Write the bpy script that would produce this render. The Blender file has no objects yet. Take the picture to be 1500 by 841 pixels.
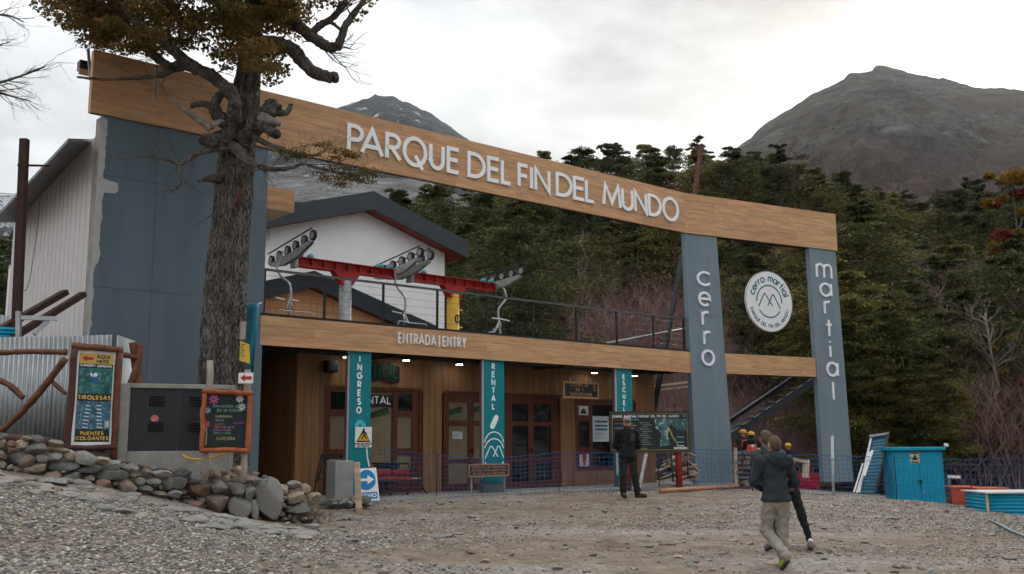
import bpy, bmesh, math, random
import numpy as np
from mathutils import Vector, Matrix

random.seed(7)
rng = np.random.default_rng(7)
scene = bpy.context.scene
COL = scene.collection

# ------------------------------------------------------------------ camera
F_PX = 1458.0                       # focal length in pixels of a 1500 px wide picture (35 mm lens)
PITCH = math.atan(231.5 / F_PX)
ROLL = 0.006
CAM = Vector((0, 0, 1.7))
cam_rot = Matrix.Rotation(math.pi / 2 + PITCH, 3, 'X') @ Matrix.Rotation(-ROLL, 3, 'Z')
cam_data = bpy.data.cameras.new('camera')
cam_data.sensor_width = 36
cam_data.lens = 36 * F_PX / 1500
cam_data.clip_start = 0.1
cam_data.clip_end = 6000
cam = bpy.data.objects.new('camera', cam_data)
cam.matrix_world = Matrix.Translation(CAM) @ cam_rot.to_4x4()
COL.objects.link(cam)
scene.camera = cam

# ------------------------------------------------------------------ sky, sun, exposure
SUN_AZ = math.radians(26.6)         # right of straight ahead
SUN_EL = math.radians(19.2)
sun_dir = Vector((math.sin(SUN_AZ) * math.cos(SUN_EL), math.cos(SUN_AZ) * math.cos(SUN_EL), math.sin(SUN_EL)))
world = bpy.data.worlds.new('World')
scene.world = world
world.use_nodes = True
wt = world.node_tree
wt.nodes.clear()
def wn(t, **kw):
    n = wt.nodes.new(t)
    for k, v in kw.items():
        setattr(n, k, v)
    return n
w_out = wn('ShaderNodeOutputWorld')
w_bg = wn('ShaderNodeBackground')
w_sky = wn('ShaderNodeTexSky', sky_type='NISHITA', sun_disc=False)
w_sky.sun_elevation = SUN_EL
w_sky.sun_rotation = SUN_AZ
w_sky.air_density = 1.0
w_sky.dust_density = 2.5
w_sc = wn('ShaderNodeVectorMath', operation='SCALE')
w_sc.inputs['Scale'].default_value = 0.05
wt.links.new(w_sky.outputs[0], w_sc.inputs[0])
w_tc = wn('ShaderNodeTexCoord')
w_dot = wn('ShaderNodeVectorMath', operation='DOT_PRODUCT')
w_nrm = wn('ShaderNodeVectorMath', operation='NORMALIZE')
wt.links.new(w_tc.outputs['Generated'], w_nrm.inputs[0])
wt.links.new(w_nrm.outputs[0], w_dot.inputs[0])
w_dot.inputs[1].default_value = sun_dir
def wmath(op, a, b=None, clamp=False):
    n = wn('ShaderNodeMath', operation=op, use_clamp=clamp)
    for i, x in enumerate((a, b)):
        if x is None:
            continue
        if isinstance(x, (int, float)):
            n.inputs[i].default_value = x
        else:
            wt.links.new(x, n.inputs[i])
    return n.outputs[0]
w_d = wmath('MAXIMUM', w_dot.outputs['Value'], 0.0)
glow = wmath('ADD', wmath('MULTIPLY', wmath('POWER', w_d, 8.0), 0.05),
             wmath('ADD', wmath('MULTIPLY', wmath('POWER', w_d, 150.0), 0.40), wmath('MULTIPLY', wmath('POWER', w_d, 1500.0), 4.0)))
w_map = wn('ShaderNodeMapping')
w_map.inputs['Scale'].default_value = (1.0, 1.0, 2.6)
w_map.inputs['Location'].default_value = (3.1, 0.4, 1.7)
wt.links.new(w_nrm.outputs[0], w_map.inputs['Vector'])
w_noi = wn('ShaderNodeTexNoise')
w_noi.inputs['Scale'].default_value = 3.4
w_noi.inputs['Detail'].default_value = 6
w_noi.inputs['Roughness'].default_value = 0.55
wt.links.new(w_map.outputs[0], w_noi.inputs['Vector'])
cl = wmath('MULTIPLY', wmath('SUBTRACT', w_noi.outputs['Fac'], 0.5), 2.3)
w_sep = wn('ShaderNodeSeparateXYZ'); wt.links.new(w_nrm.outputs[0], w_sep.inputs[0])
# standard overcast sky: the zenith three times as bright as the horizon
cie = wmath('MULTIPLY', wmath('ADD', wmath('MULTIPLY', wmath('MAXIMUM', w_sep.outputs['Z'], 0.0), 2.0), 1.0), 1.22 / 3)
lum = wmath('MULTIPLY', cie, wmath('ADD', cl, 1.0))
w_cloud = wn('ShaderNodeVectorMath', operation='SCALE')
w_cloud.inputs[0].default_value = (0.955, 0.982, 1.0)
wt.links.new(lum, w_cloud.inputs['Scale'])
w_glow = wn('ShaderNodeVectorMath', operation='SCALE')
w_glow.inputs[0].default_value = (1.0, 0.955, 0.87)
wt.links.new(glow, w_glow.inputs['Scale'])
w_sum = wn('ShaderNodeVectorMath', operation='ADD')
wt.links.new(w_cloud.outputs[0], w_sum.inputs[0]); wt.links.new(w_glow.outputs[0], w_sum.inputs[1])
w_mix = wn('ShaderNodeMix', data_type='RGBA')
w_mix.inputs['Factor'].default_value = 0.88
wt.links.new(w_sc.outputs[0], w_mix.inputs['A'])
wt.links.new(w_sum.outputs[0], w_mix.inputs['B'])
wt.links.new(w_mix.outputs['Result'], w_bg.inputs['Color'])
w_bg.inputs['Strength'].default_value = 1.0
wt.links.new(w_bg.outputs[0], w_out.inputs['Surface'])

sun = bpy.data.lights.new('sun', 'SUN')
sun.energy = 1.0
sun.angle = math.radians(12)
sun.color = (1.0, 0.95, 0.88)
sun_o = bpy.data.objects.new('sun', sun)
sun_o.rotation_euler = sun_dir.to_track_quat('Z', 'Y').to_euler()
COL.objects.link(sun_o)

vs = scene.view_settings
vs.view_transform = 'Standard'
vs.look = 'None'
vs.exposure = 0.58
vs.gamma = 1.0
vs.use_curve_mapping = False
scene.cycles.use_denoising = True
scene.cycles.use_adaptive_sampling = True
scene.cycles.adaptive_threshold = 0.035
scene.cycles.adaptive_min_samples = 16
scene.cycles.max_bounces = 4
scene.cycles.diffuse_bounces = 2
scene.cycles.glossy_bounces = 3
scene.cycles.transmission_bounces = 4
scene.cycles.volume_bounces = 0
scene.cycles.transparent_max_bounces = 6
scene.cycles.caustics_reflective = False
scene.cycles.caustics_refractive = False

# ------------------------------------------------------------------ geometry helpers
def ray(px, py):
    return cam_rot @ Vector(((px - 750) / F_PX, -(py - 420.5) / F_PX, -1))
def at(px, py, Y):
    """the point of the place seen at a photo position, Y metres ahead of the camera"""
    d = ray(px, py)
    return CAM + d * (Y / d.y)

class Frame:
    """a vertical plane of the place: u runs along it, v away from the camera, z up"""
    def __init__(s, ox, oy, ang):
        a = math.radians(ang)
        s.o = Vector((ox, oy, 0)); s.x = Vector((math.sin(a), math.cos(a), 0)); s.y = Vector((-math.cos(a), math.sin(a), 0))
        s.rz = math.pi / 2 - a
    def uz(s, px, py, v=0.0):
        d = ray(px, py)
        t = (s.o + s.y * v - CAM).dot(s.y) / d.dot(s.y)
        p = CAM + d * t
        return (p - s.o).dot(s.x), p.z
    def u(s, px, py, v=0.0): return s.uz(px, py, v)[0]
    def z(s, px, py, v=0.0): return s.uz(px, py, v)[1]
    def w(s, u, v, z): return s.o + s.x * u + s.y * v + Vector((0, 0, z))
A = Frame(-0.371, 25.3, 49.5)        # the long facade
B = Frame(5.36, 30.195, 61.7)        # the gate beyond the bend

class Thing:
    """an Empty at the base of a thing; its parts are built in the frame's u, v, z"""
    def __init__(s, name, label, cat, base, frame=None, group=None, rz=0.0, parent=None):
        s.fr = frame
        s.e = bpy.data.objects.new(name, None)
        s.e.empty_display_size = 0.1
        COL.objects.link(s.e)
        s.base = Vector(base)
        if frame:
            s.e.location = frame.w(*base); s.e.rotation_euler = (0, 0, frame.rz)
        else:
            s.e.location = base; s.e.rotation_euler = (0, 0, rz)
            if rz: s.base = None
        s.e['label'] = label; s.e['category'] = cat
        if group: s.e['group'] = group
    def org(s):
        return s.base if s.base is not None else Vector((0, 0, 0))
    def mb(s): return MB(s.org())

class MB:
    def __init__(s, org=(0, 0, 0)):
        s.v = []; s.f = []; s.m = []; s.o = Vector(org); s.mi = 0
    def add(s, vs, fs):
        n = len(s.v)
        s.v.extend([(p[0], p[1], p[2]) for p in vs])
        s.f.extend([[i + n for i in f] for f in fs])
        s.m.extend([s.mi] * len(fs))
        return s
    def box(s, x0, x1, y0, y1, z0, z1):
        if x0 > x1: x0, x1 = x1, x0
        if y0 > y1: y0, y1 = y1, y0
        if z0 > z1: z0, z1 = z1, z0
        return s.add([(x0, y0, z0), (x1, y0, z0), (x1, y1, z0), (x0, y1, z0), (x0, y0, z1), (x1, y0, z1), (x1, y1, z1), (x0, y1, z1)],
                     [(0, 3, 2, 1), (4, 5, 6, 7), (0, 1, 5, 4), (1, 2, 6, 5), (2, 3, 7, 6), (3, 0, 4, 7)])
    def hexa(s, p):      # 8 corners, box order
        return s.add(p, [(0, 3, 2, 1), (4, 5, 6, 7), (0, 1, 5, 4), (1, 2, 6, 5), (2, 3, 7, 6), (3, 0, 4, 7)])
    def bar(s, a, b, w, h=None, up=(0, 0, 1)):
        """rectangular bar from a to b"""
        a = Vector(a); b = Vector(b); h = h or w
        d = (b - a).normalized(); upv = Vector(up)
        if abs(d.dot(upv)) > 0.98: upv = Vector((0, 1, 0))
        sx = d.cross(upv).normalized() * (w / 2); sy = sx.cross(d).normalized() * (h / 2)
        q = []
        for c in (a, b):
            q += [c - sx - sy, c + sx - sy, c + sx + sy, c - sx + sy]
        return s.add(q, [(0, 1, 2, 3), (7, 6, 5, 4), (0, 4, 5, 1), (1, 5, 6, 2), (2, 6, 7, 3), (3, 7, 4, 0)])
    def tube(s, path, rad, n=8, caps=True, wob=0.0, flute=0.0, seed=0):
        path = [Vector(p) for p in path]
        if not hasattr(rad, '__len__'): rad = [rad] * len(path)
        rr = random.Random(seed)
        rings = []
        ref = Vector((0.31, 0.2, 0.93))
        ph = [rr.uniform(0, 6.28) for _ in range(4)]
        for i, p in enumerate(path):
            d = (path[min(i + 1, len(path) - 1)] - path[max(i - 1, 0)])
            d = d.normalized() if d.length > 1e-9 else Vector((0, 0, 1))
            if i == 0:
                if abs(d.dot(ref)) > 0.9: ref = Vector((1, 0.1, 0))
                x = d.cross(ref).normalized()
            else:
                x = (x - d * x.dot(d)).normalized()
            y = d.cross(x)
            ring = []
            for k in range(n):
                t = 2 * math.pi * k / n
                r = rad[i] * (1 + flute * (math.sin(5 * t + ph[0] + i * 0.06) * .5 + math.sin(9 * t + ph[1] - i * .1) * .5) + wob * rr.uniform(-1, 1))
                ring.append(p + x * (math.cos(t) * r) + y * (math.sin(t) * r))
            rings.append(ring)
        vs = [q for r in rings for q in r]
        fs = []
        for i in range(len(rings) - 1):
            for k in range(n):
                a = i * n + k; b = i * n + (k + 1) % n
                fs.append((a, b, b + n, a + n))
        if caps:
            fs.append(tuple(reversed(range(n)))); fs.append(tuple(range((len(rings) - 1) * n, len(rings) * n)))
        return s.add(vs, fs)
    def prism(s, poly, y0, y1):
        """polygon in x,z (counter-clockwise seen from the front, -y), extruded between y0 (front) and y1"""
        n = len(poly)
        vs = [(p[0], y0, p[1]) for p in poly] + [(p[0], y1, p[1]) for p in poly]
        fs = [tuple(range(n)), tuple(reversed(range(n, 2 * n)))]
        for i in range(n):
            j = (i + 1) % n
            fs.append((i, i + n, j + n, j))
        return s.add(vs, fs)
    def disc(s, c, r, y0, y1, n=32, rz=None):
        rz = rz or r
        return s.prism([(c[0] + r * math.cos(2 * math.pi * k / n), c[1] + rz * math.sin(2 * math.pi * k / n)) for k in range(n)], y0, y1)
    def build(s, name, mat, parent=None, smooth=False, bevel=0.0, solid=None):
        me = bpy.data.meshes.new(name)
        me.from_pydata([(x - s.o.x, y - s.o.y, z - s.o.z) for x, y, z in s.v], [], s.f)
        mats = mat if isinstance(mat, (list, tuple)) else [mat]
        for m in mats: me.materials.append(m)
        if len(mats) > 1: me.polygons.foreach_set('material_index', s.m)
        if smooth: me.polygons.foreach_set('use_smooth', [True] * len(me.polygons))
        if bevel:
            bm = bmesh.new(); bm.from_mesh(me)
            bmesh.ops.remove_doubles(bm, verts=bm.verts, dist=1e-5)
            bmesh.ops.bevel(bm, geom=bm.edges[:], offset=bevel, segments=1, affect='EDGES', profile=0.5)
            bm.to_mesh(me); bm.free()
        me.update()
        o = bpy.data.objects.new(name, me)
        COL.objects.link(o)
        if parent is not None:
            o.parent = parent.e if isinstance(parent, Thing) else parent
        return o

def np_mesh(name, verts, faces, mat, smooth=False, parent=None):
    """verts (n,3); faces (m,k) all the same size"""
    me = bpy.data.meshes.new(name)
    verts = np.asarray(verts, np.float32); faces = np.asarray(faces, np.int32)
    me.vertices.add(len(verts)); me.vertices.foreach_set('co', verts.ravel())
    k = faces.shape[1]
    me.loops.add(faces.size); me.loops.foreach_set('vertex_index', faces.ravel())
    me.polygons.add(len(faces))
    me.polygons.foreach_set('loop_start', np.arange(0, faces.size, k, dtype=np.int32))
    me.polygons.foreach_set('loop_total', np.full(len(faces), k, np.int32))
    if smooth: me.polygons.foreach_set('use_smooth', np.ones(len(faces), bool))
    me.update(calc_edges=True)
    me.validate()
    for m in (mat if isinstance(mat, (list, tuple)) else [mat]): me.materials.append(m)
    o = bpy.data.objects.new(name, me)
    COL.objects.link(o)
    if parent is not None:
        o.parent = parent.e if isinstance(parent, Thing) else parent
    return o

def tag(o, label=None, cat=None, group=None, kind=None):
    o = o.e if isinstance(o, Thing) else o
    if label: o['label'] = label
    if cat: o['category'] = cat
    if group: o['group'] = group
    if kind: o['kind'] = kind
    return o

def copy_tree(o, parent=None):
    c = o.copy(); COL.objects.link(c); c.parent = parent
    for ch in o.children: copy_tree(ch, c)
    return c

# ------------------------------------------------------------------ materials
MATS = {}
def mat(name, col, rough=0.7, metal=0.0, var=0.18, scale=5.0, detail=3, stretch=(1, 1, 1), col2=None, bump=0.0, bscale=40.0,
        rnd=0.0, spec=0.3, speck=None, speck_scale=60, speck_amt=0.6, emit=None, coat=0.0, hue=0.0, trans=None, bstretch=None):
    if name in MATS: return MATS[name]
    m = bpy.data.materials.new(name); m.use_nodes = True
    nt = m.node_tree; N = nt.nodes; L = nt.links
    bs = N['Principled BSDF']
    bs.inputs['Roughness'].default_value = rough
    bs.inputs['Metallic'].default_value = metal
    bs.inputs['Specular IOR Level'].default_value = spec
    if coat:
        bs.inputs['Coat Weight'].default_value = coat; bs.inputs['Coat Roughness'].default_value = 0.04
    tc = N.new('ShaderNodeTexCoord')
    oi = N.new('ShaderNodeObjectInfo')
    off = N.new('ShaderNodeVectorMath'); off.operation = 'SCALE'
    cmb = N.new('ShaderNodeCombineXYZ')
    for i in range(3): L.new(oi.outputs['Random'], cmb.inputs[i])
    L.new(cmb.outputs[0], off.inputs[0]); off.inputs['Scale'].default_value = 37.0 if rnd else 0.0
    add = N.new('ShaderNodeVectorMath'); add.operation = 'ADD'
    L.new(tc.outputs['Object'], add.inputs[0]); L.new(off.outputs[0], add.inputs[1])
    mp = N.new('ShaderNodeMapping'); mp.inputs['Scale'].default_value = stretch
    L.new(add.outputs[0], mp.inputs['Vector'])
    no = N.new('ShaderNodeTexNoise'); no.inputs['Scale'].default_value = scale; no.inputs['Detail'].default_value = detail
    no.inputs['Roughness'].default_value = 0.62
    L.new(mp.outputs[0], no.inputs['Vector'])
    rp = N.new('ShaderNodeValToRGB')
    c = Vector(col[:3])
    c2 = Vector(col2[:3]) if col2 else c * (1 + var)
    c1 = c if col2 else c * (1 - var)
    rp.color_ramp.elements[0].position = 0.33; rp.color_ramp.elements[1].position = 0.68
    rp.color_ramp.elements[0].color = (*[max(0, x) for x in c1], 1); rp.color_ramp.elements[1].color = (*[min(1, x) for x in c2], 1)
    L.new(no.outputs['Fac'], rp.inputs['Fac'])
    out = rp.outputs['Color']
    if speck:
        n2 = N.new('ShaderNodeTexNoise'); n2.inputs['Scale'].default_value = speck_scale; n2.inputs['Detail'].default_value = 3
        L.new(add.outputs[0], n2.inputs['Vector'])
        r2 = N.new('ShaderNodeValToRGB'); r2.color_ramp.elements[0].position = 0.52; r2.color_ramp.elements[1].position = 0.62
        r2.color_ramp.elements[1].color = (speck_amt,) * 3 + (1,)
        L.new(n2.outputs['Fac'], r2.inputs['Fac'])
        mx = N.new('ShaderNodeMix'); mx.data_type = 'RGBA'
        L.new(r2.outputs['Color'], mx.inputs['Factor']); L.new(out, mx.inputs['A']); mx.inputs['B'].default_value = (*speck[:3], 1)
        out = mx.outputs['Result']
    if rnd or hue:
        hs = N.new('ShaderNodeHueSaturation')
        mr = N.new('ShaderNodeMapRange'); mr.inputs['To Min'].default_value = 1 - rnd; mr.inputs['To Max'].default_value = 1 + rnd
        L.new(oi.outputs['Random'], mr.inputs['Value']); L.new(mr.outputs[0], hs.inputs['Value'])
        if hue:
            fr = N.new('ShaderNodeMath'); fr.operation = 'MULTIPLY'; fr.inputs[1].default_value = 7.31
            fr2 = N.new('ShaderNodeMath'); fr2.operation = 'FRACT'
            L.new(oi.outputs['Random'], fr.inputs[0]); L.new(fr.outputs[0], fr2.inputs[0])
            mh = N.new('ShaderNodeMapRange'); mh.inputs['To Min'].default_value = 0.5 - hue; mh.inputs['To Max'].default_value = 0.5 + hue
            L.new(fr2.outputs[0], mh.inputs['Value']); L.new(mh.outputs[0], hs.inputs['Hue'])
        L.new(out, hs.inputs['Color']); out = hs.outputs['Color']
    L.new(out, bs.inputs['Base Color'])
    if bump:
        n3 = N.new('ShaderNodeTexNoise'); n3.inputs['Scale'].default_value = bscale; n3.inputs['Detail'].default_value = 4
        if bstretch:
            m3 = N.new('ShaderNodeMapping'); m3.inputs['Scale'].default_value = bstretch
            L.new(add.outputs[0], m3.inputs['Vector']); L.new(m3.outputs[0], n3.inputs['Vector'])
        else:
            L.new(mp.outputs[0], n3.inputs['Vector'])
        bp = N.new('ShaderNodeBump'); bp.inputs['Strength'].default_value = bump; bp.inputs['Distance'].default_value = 0.02
        L.new(n3.outputs['Fac'], bp.inputs['Height']); L.new(bp.outputs[0], bs.inputs['Normal'])
    if trans:
        # thin leaves: part of the light passes through
        tr = N.new('ShaderNodeBsdfTranslucent'); L.new(out, tr.inputs['Color'])
        ms = N.new('ShaderNodeMixShader'); ms.inputs[0].default_value = trans
        L.new(bs.outputs[0], ms.inputs[1]); L.new(tr.outputs[0], ms.inputs[2])
        L.new(ms.outputs[0], N['Material Output'].inputs['Surface'])
    if emit:
        bs.inputs['Emission Color'].default_value = (*emit[:3], 1); bs.inputs['Emission Strength'].default_value = emit[3]
    MATS[name] = m
    return m

WOODX = (0.10, 1, 1); WOODZ = (1, 1, 0.07)
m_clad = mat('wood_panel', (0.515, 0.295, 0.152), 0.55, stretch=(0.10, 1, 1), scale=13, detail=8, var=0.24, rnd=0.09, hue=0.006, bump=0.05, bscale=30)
m_clad_dark = mat('beam_core', (0.05, 0.035, 0.025), 0.8)
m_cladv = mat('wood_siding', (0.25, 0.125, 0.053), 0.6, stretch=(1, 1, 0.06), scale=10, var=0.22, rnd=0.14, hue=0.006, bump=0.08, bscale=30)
m_slate = mat('slate_paint', (0.168, 0.220, 0.258), 0.55, scale=2.2, stretch=(1.6, 1.6, .14), var=0.085, rnd=0.015, bump=0.03, bscale=60)
m_slate_shaded = mat('slate_paint_shaded', (0.116, 0.158, 0.190), 0.6, scale=2.0, stretch=(1.3, 1.3, .16), var=0.10, rnd=0.02, bump=0.03, bscale=50)  # same slate paint as the columns, darkened to paint in the tree's shade
m_basecoat = mat('base_coat', (0.46, 0.46, 0.46), 0.8, scale=4, var=0.1)
m_letter = mat('letter_white', (0.86, 0.87, 0.88), 0.45, var=0.03)
m_white = mat('white_paint', (0.78, 0.78, 0.78), 0.5, var=0.04)
m_teal = mat('teal_vinyl', (0.004, 0.195, 0.23), 0.4, var=0.07, scale=2)
m_tealdark = mat('teal_print', (0.02, 0.14, 0.18), 0.5, var=0.05)
m_cyan = mat('cyan_print', (0.08, 0.48, 0.58), 0.4, var=0.05)
m_black = mat('black_paint', (0.012, 0.013, 0.015), 0.45, var=0.2)
m_blacksteel = mat('black_steel', (0.02, 0.022, 0.026), 0.4, metal=0.3, var=0.2)
m_steel = mat('galvanized_steel', (0.42, 0.43, 0.44), 0.42, metal=0.7, var=0.18, scale=8)
m_steeldull = mat('dull_steel', (0.30, 0.31, 0.31), 0.55, metal=0.4, var=0.25, scale=10)
m_rust = mat('rust', (0.045, 0.022, 0.018), 0.8, var=0.3, scale=9)
m_concrete = mat('concrete', (0.30, 0.285, 0.26), 0.85, scale=4, var=0.2, bump=0.15, bscale=40)
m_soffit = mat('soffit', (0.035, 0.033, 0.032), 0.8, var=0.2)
m_frame = mat('door_frame_wood', (0.10, 0.026, 0.014), 0.5, stretch=WOODZ, scale=9, var=0.25, bump=0.05)
m_red = mat('red_paint', (0.36, 0.022, 0.02), 0.5, var=0.2, scale=5)
m_blueshed = mat('blue_paint', (0.006, 0.30, 0.48), 0.45, var=0.08, scale=3)
m_yellow = mat('yellow_paint', (0.62, 0.36, 0.02), 0.5, var=0.1)
m_orange = mat('orange_plastic', (0.60, 0.10, 0.02), 0.45, var=0.1)
m_timber = mat('raw_timber', (0.48, 0.36, 0.25), 0.75, stretch=WOODX, scale=8, var=0.25, rnd=0.2)
m_log = mat('varnished_log', (0.135, 0.050, 0.024), 0.5, scale=7, var=0.35, bump=0.2, bscale=14, rnd=0.15)
m_logred = mat('orange_log', (0.33, 0.085, 0.03), 0.5, scale=7, var=0.3, bump=0.2, bscale=14, rnd=0.1)
m_logdark = mat('dark_log', (0.070, 0.027, 0.020), 0.55, scale=7, var=0.35, bump=0.2, bscale=14, rnd=0.15)
m_greypost = mat('weathered_post', (0.30, 0.26, 0.22), 0.85, stretch=WOODZ, scale=9, var=0.35, bump=0.2)
def glass_mat(name, col, rough=0.03, spec=0.6):
    m = bpy.data.materials.new(name); m.use_nodes = True
    b = m.node_tree.nodes['Principled BSDF']
    b.inputs['Base Color'].default_value = (*col, 1); b.inputs['Roughness'].default_value = rough
    b.inputs['Specular IOR Level'].default_value = spec
    return m
m_glass = glass_mat('dark_glass', (0.010, 0.011, 0.012), spec=0.45)
m_glasspaper = mat('papered_glass', (0.20, 0.155, 0.09), 0.35, var=0.12, scale=2, coat=0.6)
m_paper = mat('paper', (0.62, 0.62, 0.58), 0.7, var=0.06)
# ------------------------------------------------------------------ lettering: letters drawn as strokes
def arc(cx, cy, rx, ry, a0, a1, n=14):
    return [(cx + rx * math.cos(math.radians(a0 + (a1 - a0) * i / n)), cy + ry * math.sin(math.radians(a0 + (a1 - a0) * i / n))) for i in range(n + 1)]
GL = {
 'A': (.80, [[(0, 0), (.40, 1), (.80, 0)], [(.13, .30), (.67, .30)]]),
 'B': (.55, [[(0, 0), (0, 1), (.27, 1)] + arc(.27, .76, .22, .24, 90, -90, 8) + [(0, .52)], [(.27, .52)] + arc(.27, .26, .27, .26, 90, -90, 8) + [(0, 0)]]),
 'C': (.80, [arc(.5, .5, .5, .5, 48, 312, 20)]),
 'D': (.72, [[(0, 0), (0, 1), (.20, 1)] + arc(.22, .5, .50, .5, 90, -90, 16) + [(.20, 0), 'c']]),
 'E': (.50, [[(.5, 1), (0, 1), (0, 0), (.5, 0)], [(0, .52), (.46, .52)]]),
 'F': (.48, [[(.48, 1), (0, 1), (0, 0)], [(0, .52), (.44, .52)]]),
 'G': (.92, [arc(.5, .5, .5, .5, 48, 360, 22) + [(.55, .5)]]),
 'H': (.65, [[(0, 0), (0, 1)], [(.65, 0), (.65, 1)], [(0, .52), (.65, .52)]]),
 'I': (.0, [[(0, 0), (0, 1)]]),
 'J': (.4, [[(.4, 1), (.4, .25)] + arc(.2, .22, .2, .22, 0, -160, 8)]),
 'K': (.6, [[(0, 0), (0, 1)], [(.56, 1), (0, .42)], [(.16, .58), (.6, 0)]]),
 'L': (.46, [[(0, 1), (0, 0), (.46, 0)]]),
 'M': (.86, [[(0, 0), (.10, 1), (.43, .15), (.76, 1), (.86, 0)]]),
 'N': (.68, [[(0, 0), (0, 1), (.68, 0), (.68, 1)]]),
 'O': (1.0, [arc(.5, .5, .5, .5, 0, 360, 32)[:-1] + ['c']]),
 'P': (.52, [[(0, 0), (0, 1), (.24, 1)] + arc(.25, .725, .27, .275, 90, -90, 12) + [(0, .45)]]),
 'Q': (1.0, [arc(.5, .5, .5, .5, 0, 360, 32)[:-1] + ['c'], [(.52, .36), (.86, -.12)]]),
 'R': (.56, [[(0, 0), (0, 1), (.24, 1)] + arc(.25, .735, .27, .265, 90, -90, 12) + [(0, .47)], [(.2, .47), (.56, 0)]]),
 'S': (.54, [arc(.27, .75, .25, .25, 35, 270, 14)[:-1] + arc(.27, .25, .27, .25, 90, -145, 14)]),
 'T': (.56, [[(0, 1), (.56, 1)], [(.28, 1), (.28, 0)]]),
 'U': (.64, [[(0, 1), (0, .32)] + arc(.32, .32, .32, .32, 180, 360, 14) + [(.64, 1)]]),
 'V': (.7, [[(0, 1), (.35, 0), (.7, 1)]]),
 'W': (1.0, [[(0, 1), (.25, 0), (.5, .9), (.75, 0), (1.0, 1)]]),
 'X': (.6, [[(0, 0), (.6, 1)], [(0, 1), (.6, 0)]]),
 'Y': (.66, [[(0, 1), (.33, .48), (.66, 1)], [(.33, .48), (.33, 0)]]),
 'Z': (.55, [[(0, 1), (.55, 1), (0, 0), (.55, 0)]]),
 '|': (.0, [[(0, -.12), (0, 1.12)]]),
 '0': (.56, [arc(.28, .5, .28, .5, 0, 360, 20)[:-1] + ['c']]),
 '2': (.52, [arc(.26, .73, .26, .27, 160, -35, 10) + [(0, 0), (.54, 0)]]),
 '-': (.4, [[(0, .45), (.4, .45)]]),
 # small letters, x height 0.70
 'c': (.56, [arc(.35, .35, .35, .35, 45, 315, 18)]),
 'e': (.68, [[(.02, .36), (.68, .36)] + arc(.35, .35, .34, .35, 0, 312, 18)]),
 'r': (.34, [[(0, .70), (0, 0)], [(0, .42)] + arc(.26, .40, .26, .29, 180, 62, 8)]),
 'o': (.70, [arc(.35, .35, .35, .35, 0, 360, 24)[:-1] + ['c']]),
 'm': (.86, [[(0, .70), (0, 0)], [(0, .44)] + arc(.215, .46, .215, .24, 180, 0, 10) + [(.43, 0)], [(.43, .44)] + arc(.645, .46, .215, .24, 180, 0, 10) + [(.86, 0)]]),
 'a': (.66, [arc(.32, .35, .32, .35, 0, 360, 24)[:-1] + ['c'], [(.66, .70), (.66, 0)]]),
 't': (.38, [[(.19, 1.0), (.19, 0)], [(0, .70), (.38, .70)]]),
 'i': (.0, [[(0, .70), (0, 0)], [(0, .90), (0, 1.0)]]),
 'l': (.0, [[(0, 1.05), (0, 0)]]),
 'n': (.5, [[(0, .70), (0, 0)], [(0, .42)] + arc(.25, .45, .25, .25, 180, 0, 10) + [(.5, 0)]]),
 'd': (.66, [arc(.32, .35, .32, .35, 0, 360, 20)[:-1] + ['c'], [(.66, 1.05), (.66, 0)]]),
 'v': (.5, [[(0, .7), (.25, 0), (.5, .7)]]),
 's': (.42, [arc(.21, .52, .19, .17, 35, 270, 10)[:-1] + arc(.21, .18, .21, .18, 90, -145, 10)]),
 ' ': (.36, []),
}
def ribbon(mb, pts, hw, y0, y1, place, closed=False):
    n = len(pts)
    P = [Vector((p[0], p[1])) for p in pts]
    Lf, Rt = [], []
    for i in range(n):
        a = P[i - 1] if (i > 0 or closed) else None
        b = P[(i + 1) % n] if (i < n - 1 or closed) else None
        d0 = (P[i] - a).normalized() if a is not None else None
        d1 = (b - P[i]).normalized() if b is not None else None
        if d0 is None: d0 = d1
        if d1 is None: d1 = d0
        n0 = Vector((-d0.y, d0.x)); n1 = Vector((-d1.y, d1.x))
        mdir = n0 + n1
        if mdir.length < 1e-6: mdir = n0
        mdir.normalize()
        hw_ = hw[i] if isinstance(hw, list) else hw
        k = hw_ / max(0.42, mdir.dot(n0))
        Lf.append(P[i] + mdir * k); Rt.append(P[i] - mdir * k)
    vs = []
    for q in range(n):
        for s_, yy in ((Lf, y0), (Rt, y0), (Rt, y1), (Lf, y1)):
            vs.append(place(s_[q].x, s_[q].y, yy))
    fs = []
    m = n if closed else n - 1
    for q in range(m):
        a = q * 4; b = ((q + 1) % n) * 4
        fs += [(a, a + 1, b + 1, b), (a + 1, a + 2, b + 2, b + 1), (a + 3, a, b, b + 3)]
    if not closed:
        fs += [(0, 3, 2, 1), ((n - 1) * 4, (n - 1) * 4 + 1, (n - 1) * 4 + 2, (n - 1) * 4 + 3)]
    mb.add(vs, fs)
def glyph(mb, ch, x, z, sx, sz, t, y0, y1, place=None):
    """one letter: x,z its lower left corner, sx sz the size of a unit, t the stroke width"""
    place = place or (lambda a, b, c: (a, c, b))
    w, st = GL.get(ch, GL[' '])
    for j, s_ in enumerate(st):
        cl = s_[-1] == 'c'
        pts = [(x + p[0] * sx, z + p[1] * sz) for p in s_ if p != 'c']
        ribbon(mb, pts, t / 2, y0 - 0.0007 * j, y1, place, cl)
def text_width(s, h, t, gap=0.22):
    return sum(GL.get(c, GL[' '])[0] * h + t + gap * h * 0.5 for c in s) - gap * h * 0.5
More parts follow.
